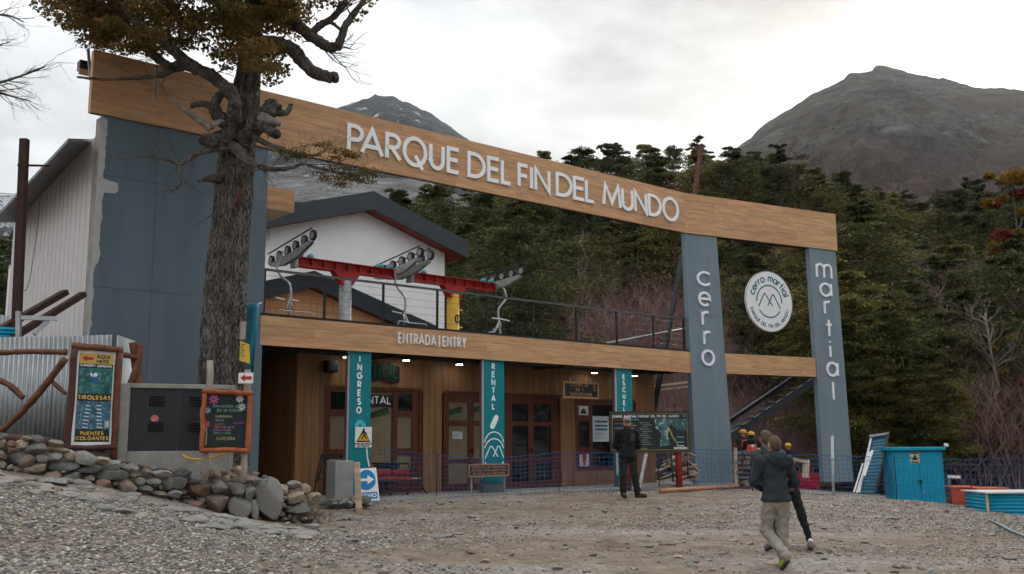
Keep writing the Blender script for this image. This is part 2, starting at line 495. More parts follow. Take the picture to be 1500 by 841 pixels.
def text(mb, s, x, z, h, t, y0, y1, place=None, gap=0.22, align='l', xs=1.0):
    """a line of capitals of height h whose baseline starts at x,z"""
    wt_ = text_width(s, h, t / xs, gap) * xs
    if align == 'c': x -= wt_ / 2
    hh = h - t
    for c in s:
        w = GL.get(c, GL[' '])[0] * h * xs
        glyph(mb, c, x + t / 2, z + t / 2, h * xs, hh, t, y0, y1, place)
        x += w + t + gap * h * 0.5 * xs
    return x
# ------------------------------------------------------------------ terrain
_lat = np.random.default_rng(3).random((256, 256))
def vnoise(x, y):
    x = np.asarray(x, float); y = np.asarray(y, float)
    xi = np.floor(x).astype(int); yi = np.floor(y).astype(int)
    fx = x - xi; fy = y - yi
    fx = fx * fx * (3 - 2 * fx); fy = fy * fy * (3 - 2 * fy)
    g = lambda i, j: _lat[i % 256, j % 256]
    return (g(xi, yi) * (1 - fx) + g(xi + 1, yi) * fx) * (1 - fy) + (g(xi, yi + 1) * (1 - fx) + g(xi + 1, yi + 1) * fx) * fy
def fbm(x, y, s, octv=4, gain=0.5, ridged=False):
    r = 0; a = 1; tot = 0
    for k in range(octv):
        n = vnoise(np.asarray(x) * s + 17.3 * k, np.asarray(y) * s + 5.1 * k) * 2 - 1
        if ridged: n = 1 - 2 * np.abs(n)
        r = r + n * a; tot += a; a *= gain; s *= 2.03
    return r / tot
GP = np.array([(-4.5, 9, .61), (-3.16, 10.5, .42), (-.02, 12.6, .14), (3.32, 12.9, .08), (6.55, 13.2, .03), (-7.36, 14.5, 1.38), (-6.08, 15, 1.14),
    (-4.85, 16, .74), (-3.55, 17, .40), (-3.11, 20, .46), (-2.88, 22.3, .52), (6.02, 31, .5), (2.51, 21.6, .55), (3.42, 13.3, .09), (0, 16.5, .31),
    (4.07, 17.5, .31), (-3.05, 13, .45), (8.27, 17, .22), (9.16, 23, .38), (9.25, 19, .23), (-.37, 25.3, .50), (2.5, 27.5, .5), (0, 0, 0), (-6, 4, .5),
    (6, 5, -.1), (12, 12, 0), (15, 24, -.1), (13, 27, -.1), (11, 33, .1), (0, 35, .3), (-8, 30, .5), (-10, 20, 1.3), (-10, 14, 1.7), (-12, 8, 1.3),
    (11.2, 21.5, .12), (10.4, 26.5, .15), (7.5, 26.5, .42)])
def _tps(r): return np.where(r > 1e-9, r * r * np.log(np.maximum(r, 1e-9)), 0)
_n = len(GP)
_K = _tps(np.hypot(GP[:, None, 0] - GP[None, :, 0], GP[:, None, 1] - GP[None, :, 1])) + np.eye(_n) * 0.4
_P = np.c_[np.ones(_n), GP[:, :2]]
_S = np.linalg.solve(np.block([[_K, _P], [_P.T, np.zeros((3, 3))]]), np.r_[GP[:, 2], 0, 0, 0])
def ground_np(x, y):
    x = np.asarray(x, float); y = np.asarray(y, float)
    xs, ys = x.ravel(), y.ravel()
    xc = np.clip(xs, -12, 15); yc = np.clip(ys, 0, 34)
    z = np.empty_like(xs)
    for i in range(0, len(xs), 20000):
        a, b = xc[i:i + 20000], yc[i:i + 20000]
        z[i:i + 20000] = _tps(np.hypot(a[:, None] - GP[None, :, 0], b[:, None] - GP[None, :, 1])) @ _S[:_n] + _S[_n] + _S[_n + 1] * a + _S[_n + 2] * b
    yard = np.clip((34 - ys) / 4, 0, 1)
    z += yard * (0.035 * fbm(xs, ys, 0.9, 4) + 0.02 * fbm(xs + 40, ys, 3.5, 2))
    # wheel ruts curving across the yard
    rut = np.abs(np.sin((ys - 0.35 * xs) * 1.15 + 0.9 * fbm(xs, ys, .25, 2)))
    z -= yard * 0.03 * np.exp(-(rut / 0.22) ** 2) * np.clip((xs + 3) / 2, 0, 1)
    # the wooded hillside behind the buildings
    t = np.maximum(0, ys - 36)
    b = xs / np.maximum(ys, 20)
    s = 0.20 + 0.105 * np.exp(-((b - 0.18) / 0.26) ** 2)
    s = s * np.clip((170 - ys) / 60, 0, 1) ** 0.5
    z += t ** 2 / (t + 8) * s + np.clip(t / 10, 0, 1) * 0.8 * fbm(xs, ys, 0.09, 4)
    # the far valley side stays level
    z += np.clip((-20 - xs) / 30, 0, 1) * 0 
    return z.reshape(x.shape)
def gz(x, y): return float(ground_np(np.array([x]), np.array([y]))[0])
def on_ground(px, py, y0=7.0, y1=45.0):
    d = ray(px, py)
    ys = np.arange(y0, y1, 0.03)
    X = d.x / d.y * ys; Z = CAM.z + d.z / d.y * ys
    below = np.nonzero(Z < ground_np(X, ys))[0]
    k = below[0] if len(below) else len(ys) - 1
    return Vector((X[k], ys[k], Z[k]))

def ground_material():
    m = bpy.data.materials.new('gravel_ground'); m.use_nodes = True
    nt = m.node_tree; N = nt.nodes; L = nt.links; bs = N['Principled BSDF']
    bs.inputs['Roughness'].default_value = 0.95; bs.inputs['Specular IOR Level'].default_value = 0.15
    tc = N.new('ShaderNodeTexCoord')
    def noise(sc, det=4, ro=.6, vec=None):
        n = N.new('ShaderNodeTexNoise'); n.inputs['Scale'].default_value = sc; n.inputs['Detail'].default_value = det; n.inputs['Roughness'].default_value = ro
        L.new(vec or tc.outputs['Object'], n.inputs['Vector']); return n.outputs['Fac']
    def ramp(fac, stops):
        r = N.new('ShaderNodeValToRGB'); e = r.color_ramp.elements
        e[0].position, e[0].color = stops[0][0], (*stops[0][1], 1); e[1].position, e[1].color = stops[-1][0], (*stops[-1][1], 1)
        for p, c in stops[1:-1]:
            k = e.new(p); k.color = (*c, 1)
        L.new(fac, r.inputs['Fac']); return r.outputs['Color']
    def mix(f, a, b):
        x = N.new('ShaderNodeMix'); x.data_type = 'RGBA'; L.new(f, x.inputs['Factor'])
        L.new(a, x.inputs['A']); L.new(b, x.inputs['B']); return x.outputs['Result']
    vo = N.new('ShaderNodeTexVoronoi'); vo.inputs['Scale'].default_value = 26; L.new(tc.outputs['Object'], vo.inputs['Vector'])
    sep = N.new('ShaderNodeSeparateColor'); L.new(vo.outputs['Color'], sep.inputs[0])
    stones = ramp(sep.outputs[0], [(0, (.115, .108, .10)), (.35, (.225, .21, .193)), (.7, (.33, .30, .263)), (1, (.46, .43, .39))])
    dirt = ramp(noise(3.0, 6), [(.3, (.125, .093, .068)), (.5, (.20, .154, .118)), (.7, (.28, .226, .178))])
    mp = N.new('ShaderNodeMapping'); mp.inputs['Rotation'].default_value = (0, 0, 0.33); mp.inputs['Scale'].default_value = (.25, 1.1, 1)
    L.new(tc.outputs['Object'], mp.inputs['Vector'])
    fac = ramp(noise(0.9, 5, .65, mp.outputs[0]), [(.44, (0, 0, 0)), (.68, (1, 1, 1))])
    yard = mix(fac, dirt, stones)
    forest = ramp(noise(1.2, 6), [(.3, (.030, .022, .016)), (.55, (.055, .040, .028)), (.75, (.085, .062, .042))])
    sx = N.new('ShaderNodeSeparateXYZ'); L.new(tc.outputs['Object'], sx.inputs[0])
    mr = N.new('ShaderNodeMapRange'); mr.inputs['From Min'].default_value = 31.5; mr.inputs['From Max'].default_value = 34
    L.new(sx.outputs['Y'], mr.inputs['Value'])
    L.new(mix(mr.outputs[0], yard, forest), bs.inputs['Base Color'])
    bp = N.new('ShaderNodeBump'); bp.inputs['Strength'].default_value = 0.7; bp.inputs['Distance'].default_value = 0.02
    L.new(noise(34, 5, .7), bp.inputs['Height']); L.new(bp.outputs[0], bs.inputs['Normal'])
    return m
m_ground = ground_material()
def axis(parts):
    r = []
    for a, b, st in parts: r += list(np.arange(a, b, st))
    return np.array(r + [parts[-1][1]])
gx = axis([(-900, -100, 60), (-100, -20, 5), (-20, -9, .6), (-9, 11, .14), (11, 24, .6), (24, 100, 3), (100, 900, 60)])
gy = axis([(-900, -60, 60), (-60, 6, 3), (6, 9, .3), (9, 26, .11), (26, 45, .5), (45, 170, 2.5), (170, 1500, 90)])
XX, YY = np.meshgrid(gx, gy)
ZZ = ground_np(XX, YY)
nx, ny = len(gx), len(gy)
idx = np.arange(nx * ny).reshape(ny, nx)
quads = np.stack([idx[:-1, :-1], idx[:-1, 1:], idx[1:, 1:], idx[1:, :-1]], -1).reshape(-1, 4)
ground = np_mesh('ground', np.stack([XX, YY, ZZ], -1).reshape(-1, 3), quads, m_ground, True)
tag(ground, 'stony gravel and dirt yard in front of the entrance building', kind='structure')

# ---- mountains
def mountain(name, sil, D, base_py, D0, mat_, amp, back=500, ns=240, nt=70, label='', seed=0, jag=0.0):
    sx = np.array([p[0] for p in sil], float); sy = np.array([p[1] for p in sil], float)
    px = np.linspace(sx[0], sx[-1], ns)
    py = np.interp(px, sx, sy)
    py = py + jag * fbm(px, px * 0 + seed, 0.12, 4, .6)
    R_ = np.array([at(a, b, D) for a, b in zip(px, py)])
    Bs = np.array([at(a, base_py, D0) for a in px])
    ts = np.concatenate([np.linspace(-0.35, 0, 12)[:-1], np.linspace(0, 1, nt) ** 1.15])
    V = []
    for t in ts:
        if t < 0:
            P = R_ + np.array([0, 1, 0]) * (-t * back) + np.array([0, 0, 1]) * (t * back * 0.7)
        else:
            P = R_ * (1 - t) + Bs * t
            w = min(1, t * 3.2) * min(1, (1 - t) * 4 + .3)
            n = fbm(P[:, 0] + seed * 91, P[:, 1], 1 / 120., 6, .58, True) + 0.30 * fbm(P[:, 0] * 1.0, P[:, 2] * 2.2 + seed, 1 / 30., 5, .6)
            n = n + .22 * fbm(P[:, 0] + P[:, 2] * .8, P[:, 2] * 1.5 - P[:, 0] * .4, 1 / 16., 4, .65, True)
            P = P + np.outer(n * w * amp, np.array([0.1, -0.75, 0.55]))
        V.append(P)
    V = np.array(V); nr = len(ts)
    ii = np.arange(nr * ns).reshape(nr, ns)
    q = np.stack([ii[:-1, :-1], ii[1:, :-1], ii[1:, 1:], ii[:-1, 1:]], -1).reshape(-1, 4)
    o = np_mesh(name, V.reshape(-1, 3), q, mat_, True)
    tag(o, label, kind='structure')
    return o
def mountain_mat(name, rock, rock2, snow=0.0, low=None, low_z=(0, 1), grass=None):
    m = bpy.data.materials.new(name); m.use_nodes = True
    nt = m.node_tree; N = nt.nodes; L = nt.links; bs = N['Principled BSDF']
    bs.inputs['Roughness'].default_value = 0.95; bs.inputs['Specular IOR Level'].default_value = 0.1
    tc = N.new('ShaderNodeTexCoord')
    def noise(sc, det=6, ro=.65, scale=(1, 1, 1), rot=(0, 0, 0)):
        mp = N.new('ShaderNodeMapping'); mp.inputs['Scale'].default_value = scale; mp.inputs['Rotation'].default_value = rot
        L.new(tc.outputs['Object'], mp.inputs['Vector'])
        n = N.new('ShaderNodeTexNoise'); n.inputs['Scale'].default_value = sc; n.inputs['Detail'].default_value = det; n.inputs['Roughness'].default_value = ro
        L.new(mp.outputs[0], n.inputs['Vector']); return n.outputs['Fac']
    def ramp(fac, p0, c0, p1, c1):
        r = N.new('ShaderNodeValToRGB'); e = r.color_ramp.elements
        e[0].position, e[0].color = p0, (*c0, 1); e[1].position, e[1].color = p1, (*c1, 1)
        L.new(fac, r.inputs['Fac']); return r.outputs['Color']
    def mix(f, a, b):
        x = N.new('ShaderNodeMix'); x.data_type = 'RGBA'; L.new(f, x.inputs['Factor']); L.new(a, x.inputs['A'])
        if isinstance(b, tuple): x.inputs['B'].default_value = (*b, 1)
        else: L.new(b, x.inputs['B'])
        return x.outputs['Result']
    col = ramp(noise(0.03, 8, .7), .35, rock, .66, rock2)
    strata = ramp(noise(0.035, 9, .75, (1, 1, 5), (0.0, 0.30, 0)), .38, (.45, .45, .46), .62, (1.5, 1.48, 1.45))
    mm = N.new('ShaderNodeMix'); mm.data_type = 'RGBA'; mm.blend_type = 'MULTIPLY'; mm.inputs['Factor'].default_value = 1
    L.new(col, mm.inputs['A']); L.new(strata, mm.inputs['B']); col = mm.outputs['Result']
    sx = N.new('ShaderNodeSeparateXYZ'); L.new(tc.outputs['Object'], sx.inputs[0])
    if grass:
        col = mix(ramp(noise(0.013, 6, .7), .45, (0, 0, 0), .62, (.85, .85, .85)), col, grass)
    if low:
        zz = N.new('ShaderNodeMath'); zz.operation = 'MULTIPLY_ADD'; zz.inputs[1].default_value = -70; 
        L.new(noise(0.012, 5), zz.inputs[0]); L.new(sx.outputs['Z'], zz.inputs[2])
        mr = N.new('ShaderNodeMapRange'); mr.inputs['From Min'].default_value = low_z[0]; mr.inputs['From Max'].default_value = low_z[1]
        mr.inputs['To Min'].default_value = 1; mr.inputs['To Max'].default_value = 0
        L.new(zz.outputs[0], mr.inputs['Value'])
        lowc = ramp(noise(0.09, 6, .75), .35, tuple(c * .55 for c in low), .65, tuple(c * 1.3 for c in low))
        col = mix(mr.outputs[0], col, lowc)
    if snow:
        sn = ramp(noise(0.045, 8, .78), .62 - snow, (0, 0, 0), .66 - snow * .8, (.9, .9, .9))
        col = mix(sn, col, (.72, .75, .80))
    L.new(col, bs.inputs['Base Color'])
    bp = N.new('ShaderNodeBump'); bp.inputs['Strength'].default_value = 1.0; bp.inputs['Distance'].default_value = 12
    L.new(noise(0.06, 8, .7), bp.inputs['Height']); L.new(bp.outputs[0], bs.inputs['Normal'])
    return m
m_mtR = mountain_mat('mountain_scree', (.036, .038, .041), (.160, .154, .143), low=(.076, .050, .045), low_z=(125, 175), grass=(.088, .066, .042))
m_mtL = mountain_mat('mountain_rock', (.020, .027, .034), (.070, .080, .088), snow=0.035)
m_mtL2 = mountain_mat('mountain_scree_pale', (.15, .15, .15), (.28, .28, .28), snow=0.03)
m_mtS = mountain_mat('mountain_snow', (.05, .055, .06), (.12, .125, .13), snow=0.17)
mountain('mountain', [(940, 330), (1000, 275), (1060, 235), (1085, 212), (1100, 203), (1112, 188), (1130, 175), (1160, 158), (1190, 138), (1214, 127), (1236, 117), (1243, 108), (1262, 106),
    (1277, 104), (1283, 97), (1292, 95), (1312, 101), (1345, 110), (1390, 116), (1425, 127), (1500, 131), (1600, 150), (1800, 200), (2100, 300)], 950, 640, 300, m_mtR, 22, ns=640, nt=150,
    label='bare rocky mountain on the right with the sun behind its ridge', seed=1, jag=2.2)
mountain('mountain', [(130, 330), (250, 270), (360, 225), (440, 182), (497, 157), (520, 149), (541, 143), (550, 137), (556, 141), (570, 143), (577, 141), (590, 149), (604, 153),
    (616, 160), (632, 166), (646, 177), (662, 188), (682, 203), (720, 222), (800, 255), (900, 300)], 1300, 600, 500, m_mtL, 36,
    label='dark snow-dusted rocky peak rising behind the wooden beam', seed=2, jag=3.0)
mountain('mountain', [(100, 360), (240, 300), (330, 262), (400, 240), (470, 236), (560, 262), (620, 262), (700, 300), (800, 340)], 560, 600, 250, m_mtL2, 8,
    label='pale grey scree slope above the gabled roof', seed=3, jag=2.0)
mountain('mountain', [(-700, 330), (-400, 300), (-200, 270), (-60, 286), (0, 284), (30, 283), (60, 292), (120, 310), (220, 340), (300, 360)], 1500, 640, 400, m_mtS, 40,
    label='distant snowy mountain side at the left edge', seed=4, jag=3.0)
# ------------------------------------------------------------------ entrance building
Z0 = 0.53                                     # level of the porch floor
ZB, ZT = 3.83, 4.47                           # bottom and top of the wooden fascia
mb = MB(); mb.hexa([A.w(-6.4, -.45, .2), A.w(9.0, -.45, .2), A.w(9.0, 6, .2), A.w(-6.4, 6, .2), A.w(-6.4, -.45, Z0), A.w(9.0, -.45, Z0), A.w(9.0, 6, Z0), A.w(-6.4, 6, Z0)])
tag(mb.build('pavement', m_concrete), 'low concrete pavement slab along the entrance wall', kind='structure')

def boards(parent, org, u0, u1, z0, z1, rows, v0, v1, m, lmin=1.4, lmax=2.6, gap=0.004, seed=0, name='board'):
    rr = random.Random(seed)
    h = (z1 - z0) / rows
    for r in range(rows):
        u = u0
        first = True
        while u < u1 - 0.01:
            l = rr.uniform(lmin, lmax) * (rr.uniform(.3, 1) if first else 1)
            e = min(u1, u + l)
            if u1 - e < 0.35: e = u1
            j = rr.uniform(0, 0.0025)
            MB(org).box(u + gap / 2, e - gap / 2, v0 - j, v1, z0 + r * h + gap / 2, z0 + (r + 1) * h - gap / 2).build(name, m, parent)
            u = e; first = False

eb = Thing('entrance_building', 'low timber-clad entrance building under the long terrace with doors and windows', 'building', (-6.5, 0, Z0), A)
org = eb.org()
fascia = eb.mb().box(-6.5, 7.55, .03, .30, ZB + .02, ZT - .02).build('fascia', m_clad_dark, eb)
boards(fascia, org, -6.56, 7.60, ZB, ZT, 3, -.005, .03, m_clad, 1.8, 3.2, seed=1)
eb.mb().box(-6.56, 7.6, -.012, .33, ZT + .002, ZT + .05).build('drip_edge', m_blacksteel, eb)
eb.mb().box(-6.45, 7.6, .30, 3.6, 4.0, 4.42).build('terrace_deck', m_concrete, eb)
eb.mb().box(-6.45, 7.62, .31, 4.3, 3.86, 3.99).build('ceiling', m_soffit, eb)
# service pipes under the ceiling
for vv, r in ((.55, .05), (.8, .035)):
    eb.mb().tube([A_ for A_ in [(-6.3, vv, 3.835), (7.3, vv, 3.835)]], r * .5, 8).build('pipe', m_soffit, eb, True)
for uu in (-5.6, -2.9, -.2, 2.6, 5.9):
    eb.mb().box(uu - .06, uu + .06, .31, 1.6, 3.79, 3.86).build('joist', m_soffit, eb)
# entrance lettering on the fascia
uL, uR = -3.07, -1.06
s_ = 'ENTRADA|ENTRY'
wt_ = text_width(s_, .23, .035, .5) * 1.05
x_ = uL
for c in s_:
    if c == '|': x_ += .05
    k = (uR - uL) / wt_
    w = GL[c][0] * .23 * k
    g = eb.mb(); glyph(g, c, x_ + .0175, 4.075 + .0175, .23 * k, .225, .032, -.045, -.006); g.build('letter', m_letter, fascia)
    x_ += w + (.035 + .5 * .23 * .5) * k + (.05 if c == '|' else 0)
# wall with its siding boards
VW = 1.5
def UZ(px, py): return A.uz(px, py, VW)
zr = [UZ(665, y)[1] for y in (719, 709, 678, 673, 623, 616, 589, 577)]
ops = []           # openings u0,u1,z0,z1
def opening(u0, u1, z0, z1): ops.append((u0, u1, z0, z1))
d1 = (UZ(652, 640)[0], UZ(727, 640)[0]); d2 = (UZ(741, 640)[0], UZ(818, 640)[0])
w1 = (UZ(478, 630)[0], UZ(613, 630)[0]); w3 = (UZ(845, 640)[0], UZ(927, 640)[0])
z_w1 = (Z0 + .03, UZ(545, 571)[1]); z_d = (Z0 + .01, zr[7]); z_w3 = (UZ(860, 690)[1], UZ(860, 587)[1])
opening(*w1, *z_w1); opening(*d1, *z_d); opening(*d2, *z_d); opening(*w3, *z_w3)
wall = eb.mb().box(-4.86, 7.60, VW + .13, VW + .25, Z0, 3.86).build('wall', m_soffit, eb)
eb.mb().box(-4.84, -4.74, VW + .05, 4.2, Z0, 3.86).build('return_wall', m_soffit, eb)
u = -4.86; i = 0
while u < 7.58:
    e = min(u + .2, 7.6)
    segs = [(Z0, 3.86)]
    for a, b, c, d in ops:
        if e > a + .02 and u < b - .02:
            ns = []
            for s0, s1 in segs:
                if c > s0 + .02: ns.append((s0, min(s1, c)))
                if d < s1 - .02: ns.append((max(s0, d), s1))
            segs = ns
    ua, ub = u, e
    for a, b, c, d in ops:           # trim boards at the jambs of full height openings
        pass
    for s0, s1 in segs:
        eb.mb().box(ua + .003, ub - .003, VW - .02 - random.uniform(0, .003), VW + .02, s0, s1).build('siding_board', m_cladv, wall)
    u = e; i += 1
# left return of the wall and the back of the dark passage
for k in range(13):
    v = VW + .02 + k * .2
    eb.mb().box(-4.87, -4.845, v + .003, v + .197, Z0, 3.86).build('siding_board', m_cladv, wall)
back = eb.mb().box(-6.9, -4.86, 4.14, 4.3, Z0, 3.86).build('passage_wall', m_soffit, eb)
for k in range(10):
    eb.mb().box(-6.9 + k * .2 + .003, -6.9 + k * .2 + .197, 4.10, 4.14, Z0, 3.86).build('siding_board', m_cladv, back)

def joinery(name, u0, u1, z0, z1, cols, m_panes, v=VW, handle=None):
    """a framed door or window: cols = [(ua, ub, [(za, zb), ...]), ...]"""
    fr = eb.mb()
    cols = sorted(cols)
    edges = [u0] + [x for c in cols for x in c[:2]] + [u1]
    for k in range(0, len(edges), 2):
        fr.box(edges[k], edges[k + 1], v - .012, v + .06, z0, z1)
    for a, b, rows in cols:
        rows = sorted(rows)
        zz = [z0] + [x for r in rows for x in r] + [z1]
        for k in range(0, len(zz), 2):
            if zz[k + 1] > zz[k] + .004: fr.box(a, b, v - .010, v + .058, zz[k], zz[k + 1])
    # architrave
    o = fr.build(name, m_frame, eb)
    t = .075
    ar = eb.mb()
    ar.box(u0 - t, u0 - .001, v - .035, v + .05, z0, z1 + t); ar.box(u1 + .001, u1 + t, v - .035, v + .05, z0, z1 + t); ar.box(u0, u1, v - .035, v + .05, z1 + .001, z1 + t)
    ar.build('frame', m_frame, o)
    i = 0
    for a, b, rows in cols:
        for r in rows:
            m = m_panes[i % len(m_panes)]; i += 1
            eb.mb().box(a - .004, b + .004, v + .022, v + .034, r[0] - .004, r[1] + .004).build('pane', m, o)
    if handle:
        h = eb.mb(); h.box(handle - .015, handle + .015, v - .05, v - .012, 1.5, 1.62); h.box(handle - .09, handle + .01, v - .065, v - .05, 1.56, 1.585)
        h.build('handle', m_blacksteel, o)
    return o
R3 = [(zr[1], zr[2]), (zr[3], zr[4]), (zr[5], zr[6])]
zw = lambda y: UZ(590, y)[1]
win1 = joinery('window', *w1, *z_w1, [(UZ(483, 630)[0], UZ(506, 630)[0], [(zw(693), zw(667)), (zw(657), zw(611)), (zw(602), zw(577))]),
        (UZ(514, 630)[0], UZ(574, 630)[0], [(zw(693), zw(577))]), (UZ(582, 630)[0], UZ(603, 630)[0], [(zw(693), zw(667)), (zw(657), zw(611)), (zw(602), zw(577))])],
        [m_glasspaper, m_glasspaper, m_glass, m_glasspaper, m_glasspaper, m_glasspaper, m_glass])
door1 = joinery('door', *d1, *z_d, [(UZ(657, 640)[0], UZ(686, 640)[0], R3), (UZ(694, 640)[0], UZ(721, 640)[0], R3)], [m_glasspaper], handle=UZ(691, 640)[0])
door2 = joinery('door', *d2, *z_d, [(UZ(750, 640)[0], UZ(773.5, 640)[0], R3), (UZ(781.5, 640)[0], UZ(807, 640)[0], R3)], [m_glass], handle=UZ(778, 640)[0])
z3 = lambda y: UZ(860, y)[1]
win3 = joinery('window', *w3, *z_w3, [(UZ(848, 640)[0], UZ(863, 640)[0], [(z3(684), z3(664)), (z3(656), z3(617)), (z3(609), z3(593))]),
        (UZ(868, 640)[0], UZ(923, 640)[0], [(z3(684), z3(593))])], [m_glass])
# paper notices stuck on the glass
def sheet(px0, py0, px1, py1, m, parent, name='notice', v=VW + .012, t=.004):
    a, b = UZ(px0, py1); c, d = UZ(px1, py0)
    return eb.mb().box(a, c, v, v + t, b, d).build(name, m, parent)
m_bluepaper = mat('printed_sheet', (.45, .50, .55), .6, col2=(.62, .66, .70), scale=3)
sheet(869, 610, 892, 647, m_bluepaper, win3)
p = eb.mb()
for y in (617, 623, 628.5):
    a, b = UZ(872, y + 2); c, d = UZ(890, y - .6); p.box(a, c, VW + .006, VW + .011, b, d)
for y in (634, 637, 641): 
    a, b = UZ(872, y + .8); c, d = UZ(884, y); p.box(a, c, VW + .006, VW + .011, b, d)
p.build('printing', mat('print_teal', (.03, .13, .18), .6), win3)
sheet(847.5, 594.5, 862.5, 608, m_paper, win3); sheet(849, 665, 866, 683.5, m_bluepaper, win3)
p = eb.mb(); a, b = UZ(854, 675); p.box(a, a + .14, VW + .006, VW + .011, b, b + .22); p.box(a + .02, a + .1, VW + .005, VW + .011, b - .14, b - .002)
p.build('printing', m_red, win3)
p = eb.mb(); a, b = UZ(850, 606); c, d = UZ(860, 599); p.prism([(a, b), (c, b), (c - .1, d), (a + .1, d)], VW + .006, VW + .011); p.build('printing', m_black, win3)
sheet(663, 632, 678, 643, mat('note_paper', (.45, .55, .55), .7), door1)
m_tealprint = mat('note_green', (.03, .14, .04), .6)
for parent, x, y in ((door1, 668, 604), (win1, 560, 606), (door1, 702, 601)):
    a, b = UZ(x, y)
    p = eb.mb(); p.prism([(a - .30, b - .12), (a + .20, b + .02), (a + .17, b + .16), (a - .33, b + .02)], VW + .004, VW + .010); p.build('notice', m_black, parent)
    p = eb.mb(); text(p, 'OPEN', a - .24, b - .035, .10, .018, VW - .001, VW + .003, lambda X, Y, D, a=a: (X, D, Y + (X - a) * .27)); p.build('notice_lettering', m_tealprint, parent)
# rental board behind the window glass
a, b = UZ(544, 596); c, d = UZ(577, 579)
eb.mb().box(a - .5, c, VW + .006, VW + .014, b, d).build('rental_notice', m_black, win1)
p = eb.mb(); text(p, 'RENTAL', c - .08 - text_width('RENTAL', .2, .03), b + .07, .2, .03, VW + .000, VW + .005); p.build('notice_lettering', m_letter, win1)
# dark sign with green letters above the window
tk = Thing('shop_sign', 'black sign with green capital letters above the window beside the first teal column', 'sign', (UZ(565, 559)[0], VW - .03, UZ(565, 559)[1]), A)
a, b = UZ(540, 558); c, d = UZ(584, 535)
p = tk.mb(); rr = random.Random(4)
top = [(c + rr.uniform(-.03, .03) - (c - a + .3) * k / 12, d + rr.uniform(-.05, .05)) for k in range(13)]
bot = [(a - .3 + rr.uniform(-.03, .03) + (c - a + .3) * k / 12, b + rr.uniform(-.05, .05)) for k in range(13)]
p.prism(bot + top, VW - .07, VW - .022); p.build('panel', m_black, tk)
for k, ch in enumerate('TICAL'):
    g = tk.mb(); w = .155
    x0 = c - .07 - (5 - k) * w
    glyph(g, ch, x0 + (.055 if ch == 'I' else 0.01), b + .10, .11 / max(GL[ch][0], .45), .36, .030, VW - .085, VW - .068); g.build('letter', mat('green_letter', (.02, .115, .045), .5), tk)
# small black loudspeaker under the ceiling
sp = Thing('wall_speaker', 'small black box loudspeaker high on the timber wall left of the first window', 'speaker', (UZ(480, 545)[0], VW - .02, UZ(480, 545)[1]), A)
a, b = UZ(472, 546); c, d = UZ(488, 529)
sp.mb().box(a, c, VW - .26, VW - .04, b, d).build('cabinet', m_black, sp, bevel=.012)
sp.mb().box(a + .04, c - .04, VW - .272, VW - .261, b + .04, d - .04).build('grille', m_blacksteel, sp)
sp.mb().box((a + c) / 2 - .03, (a + c) / 2 + .03, VW - .04, VW - .02, b + .1, d - .1).build('bracket', m_blacksteel, sp)
# ceiling lamps
m_lamp = mat('lamp_glow', (.9, .9, .9), .5, emit=(1, .98, .95, 20))
for px, py in ((508, 524), (595, 528.5), (673, 534.6), (871, 546.8), (930, 551)):
    vv = 1.05
    a, b = A.uz(px, py, vv); b = min(b, 3.80)
    t = Thing('downlight', {508: 'small lit ceiling lamp just left of the first teal column', 595: 'lit ceiling lamp right of the first teal column', 673: 'lit ceiling lamp left of the middle teal column',
        871: 'lit ceiling lamp above the hanging ski class sign', 930: 'lit ceiling lamp right of the third teal column'}[px], 'ceiling lamp', (a, vv, b), A, 'lamps under the porch ceiling')
    h = t.mb(); h.tube([(a, vv, b + .012), (a, vv, 3.86)], .02, 8); h.tube([(a, vv, b + .012), (a, vv, b + .06)], .10, 16); h.build('housing', m_soffit, t, True)
    t.mb().tube([(a, vv, b), (a, vv, b + .011)], .085, 16).build('lens', m_lamp, t)

# railing on the terrace
rl = Thing('terrace_railing', 'black cable railing with light top rail along the terrace edge', 'railing', (-6.5, .15, ZT + .05), A)
pu = [-6.42, -4.94, -3.376, -1.80, -.24, 1.344, 2.954, 4.555, 6.13, 7.52]
for x in pu:
    p = rl.mb(); p.box(x - .022, x + .022, .13, .18, ZT + .05, 5.47); p.box(x - .05, x + .05, .10, .21, ZT + .051, ZT + .06); p.build('post', m_blacksteel, rl)
rl.mb().box(-6.6, 7.60, .115, .195, 5.47, 5.515).build('handrail', mat('rail_steel', (.09, .095, .10), .32, metal=.6), rl)
for k in range(5):
    z = ZT + .2 + k * .175
    rl.mb().tube([(-6.5, .155, z), (7.55, .155, z)], .0032, 5).build('cable', m_blacksteel, rl, True)
st = Thing('stair_handrail', 'pale pipe handrail rising to the right behind the terrace railing', 'handrail', (5.0, 1.6, ZT), A)
a = A.uz(886, 503, 1.8); b = A.uz(1009, 480, 1.8)
st.mb().tube([(a[0], 1.8, a[1]), (b[0], 1.8, b[1])], .024, 8).build('rail', m_steel, st, True)
for k in (.1, .55, .97):
    x = a[0] + (b[0] - a[0]) * k; z = a[1] + (b[1] - a[1]) * k
    st.mb().tube([(x, 1.8, 4.42), (x, 1.8, z)], .02, 6).build('post', m_blacksteel, st, True)

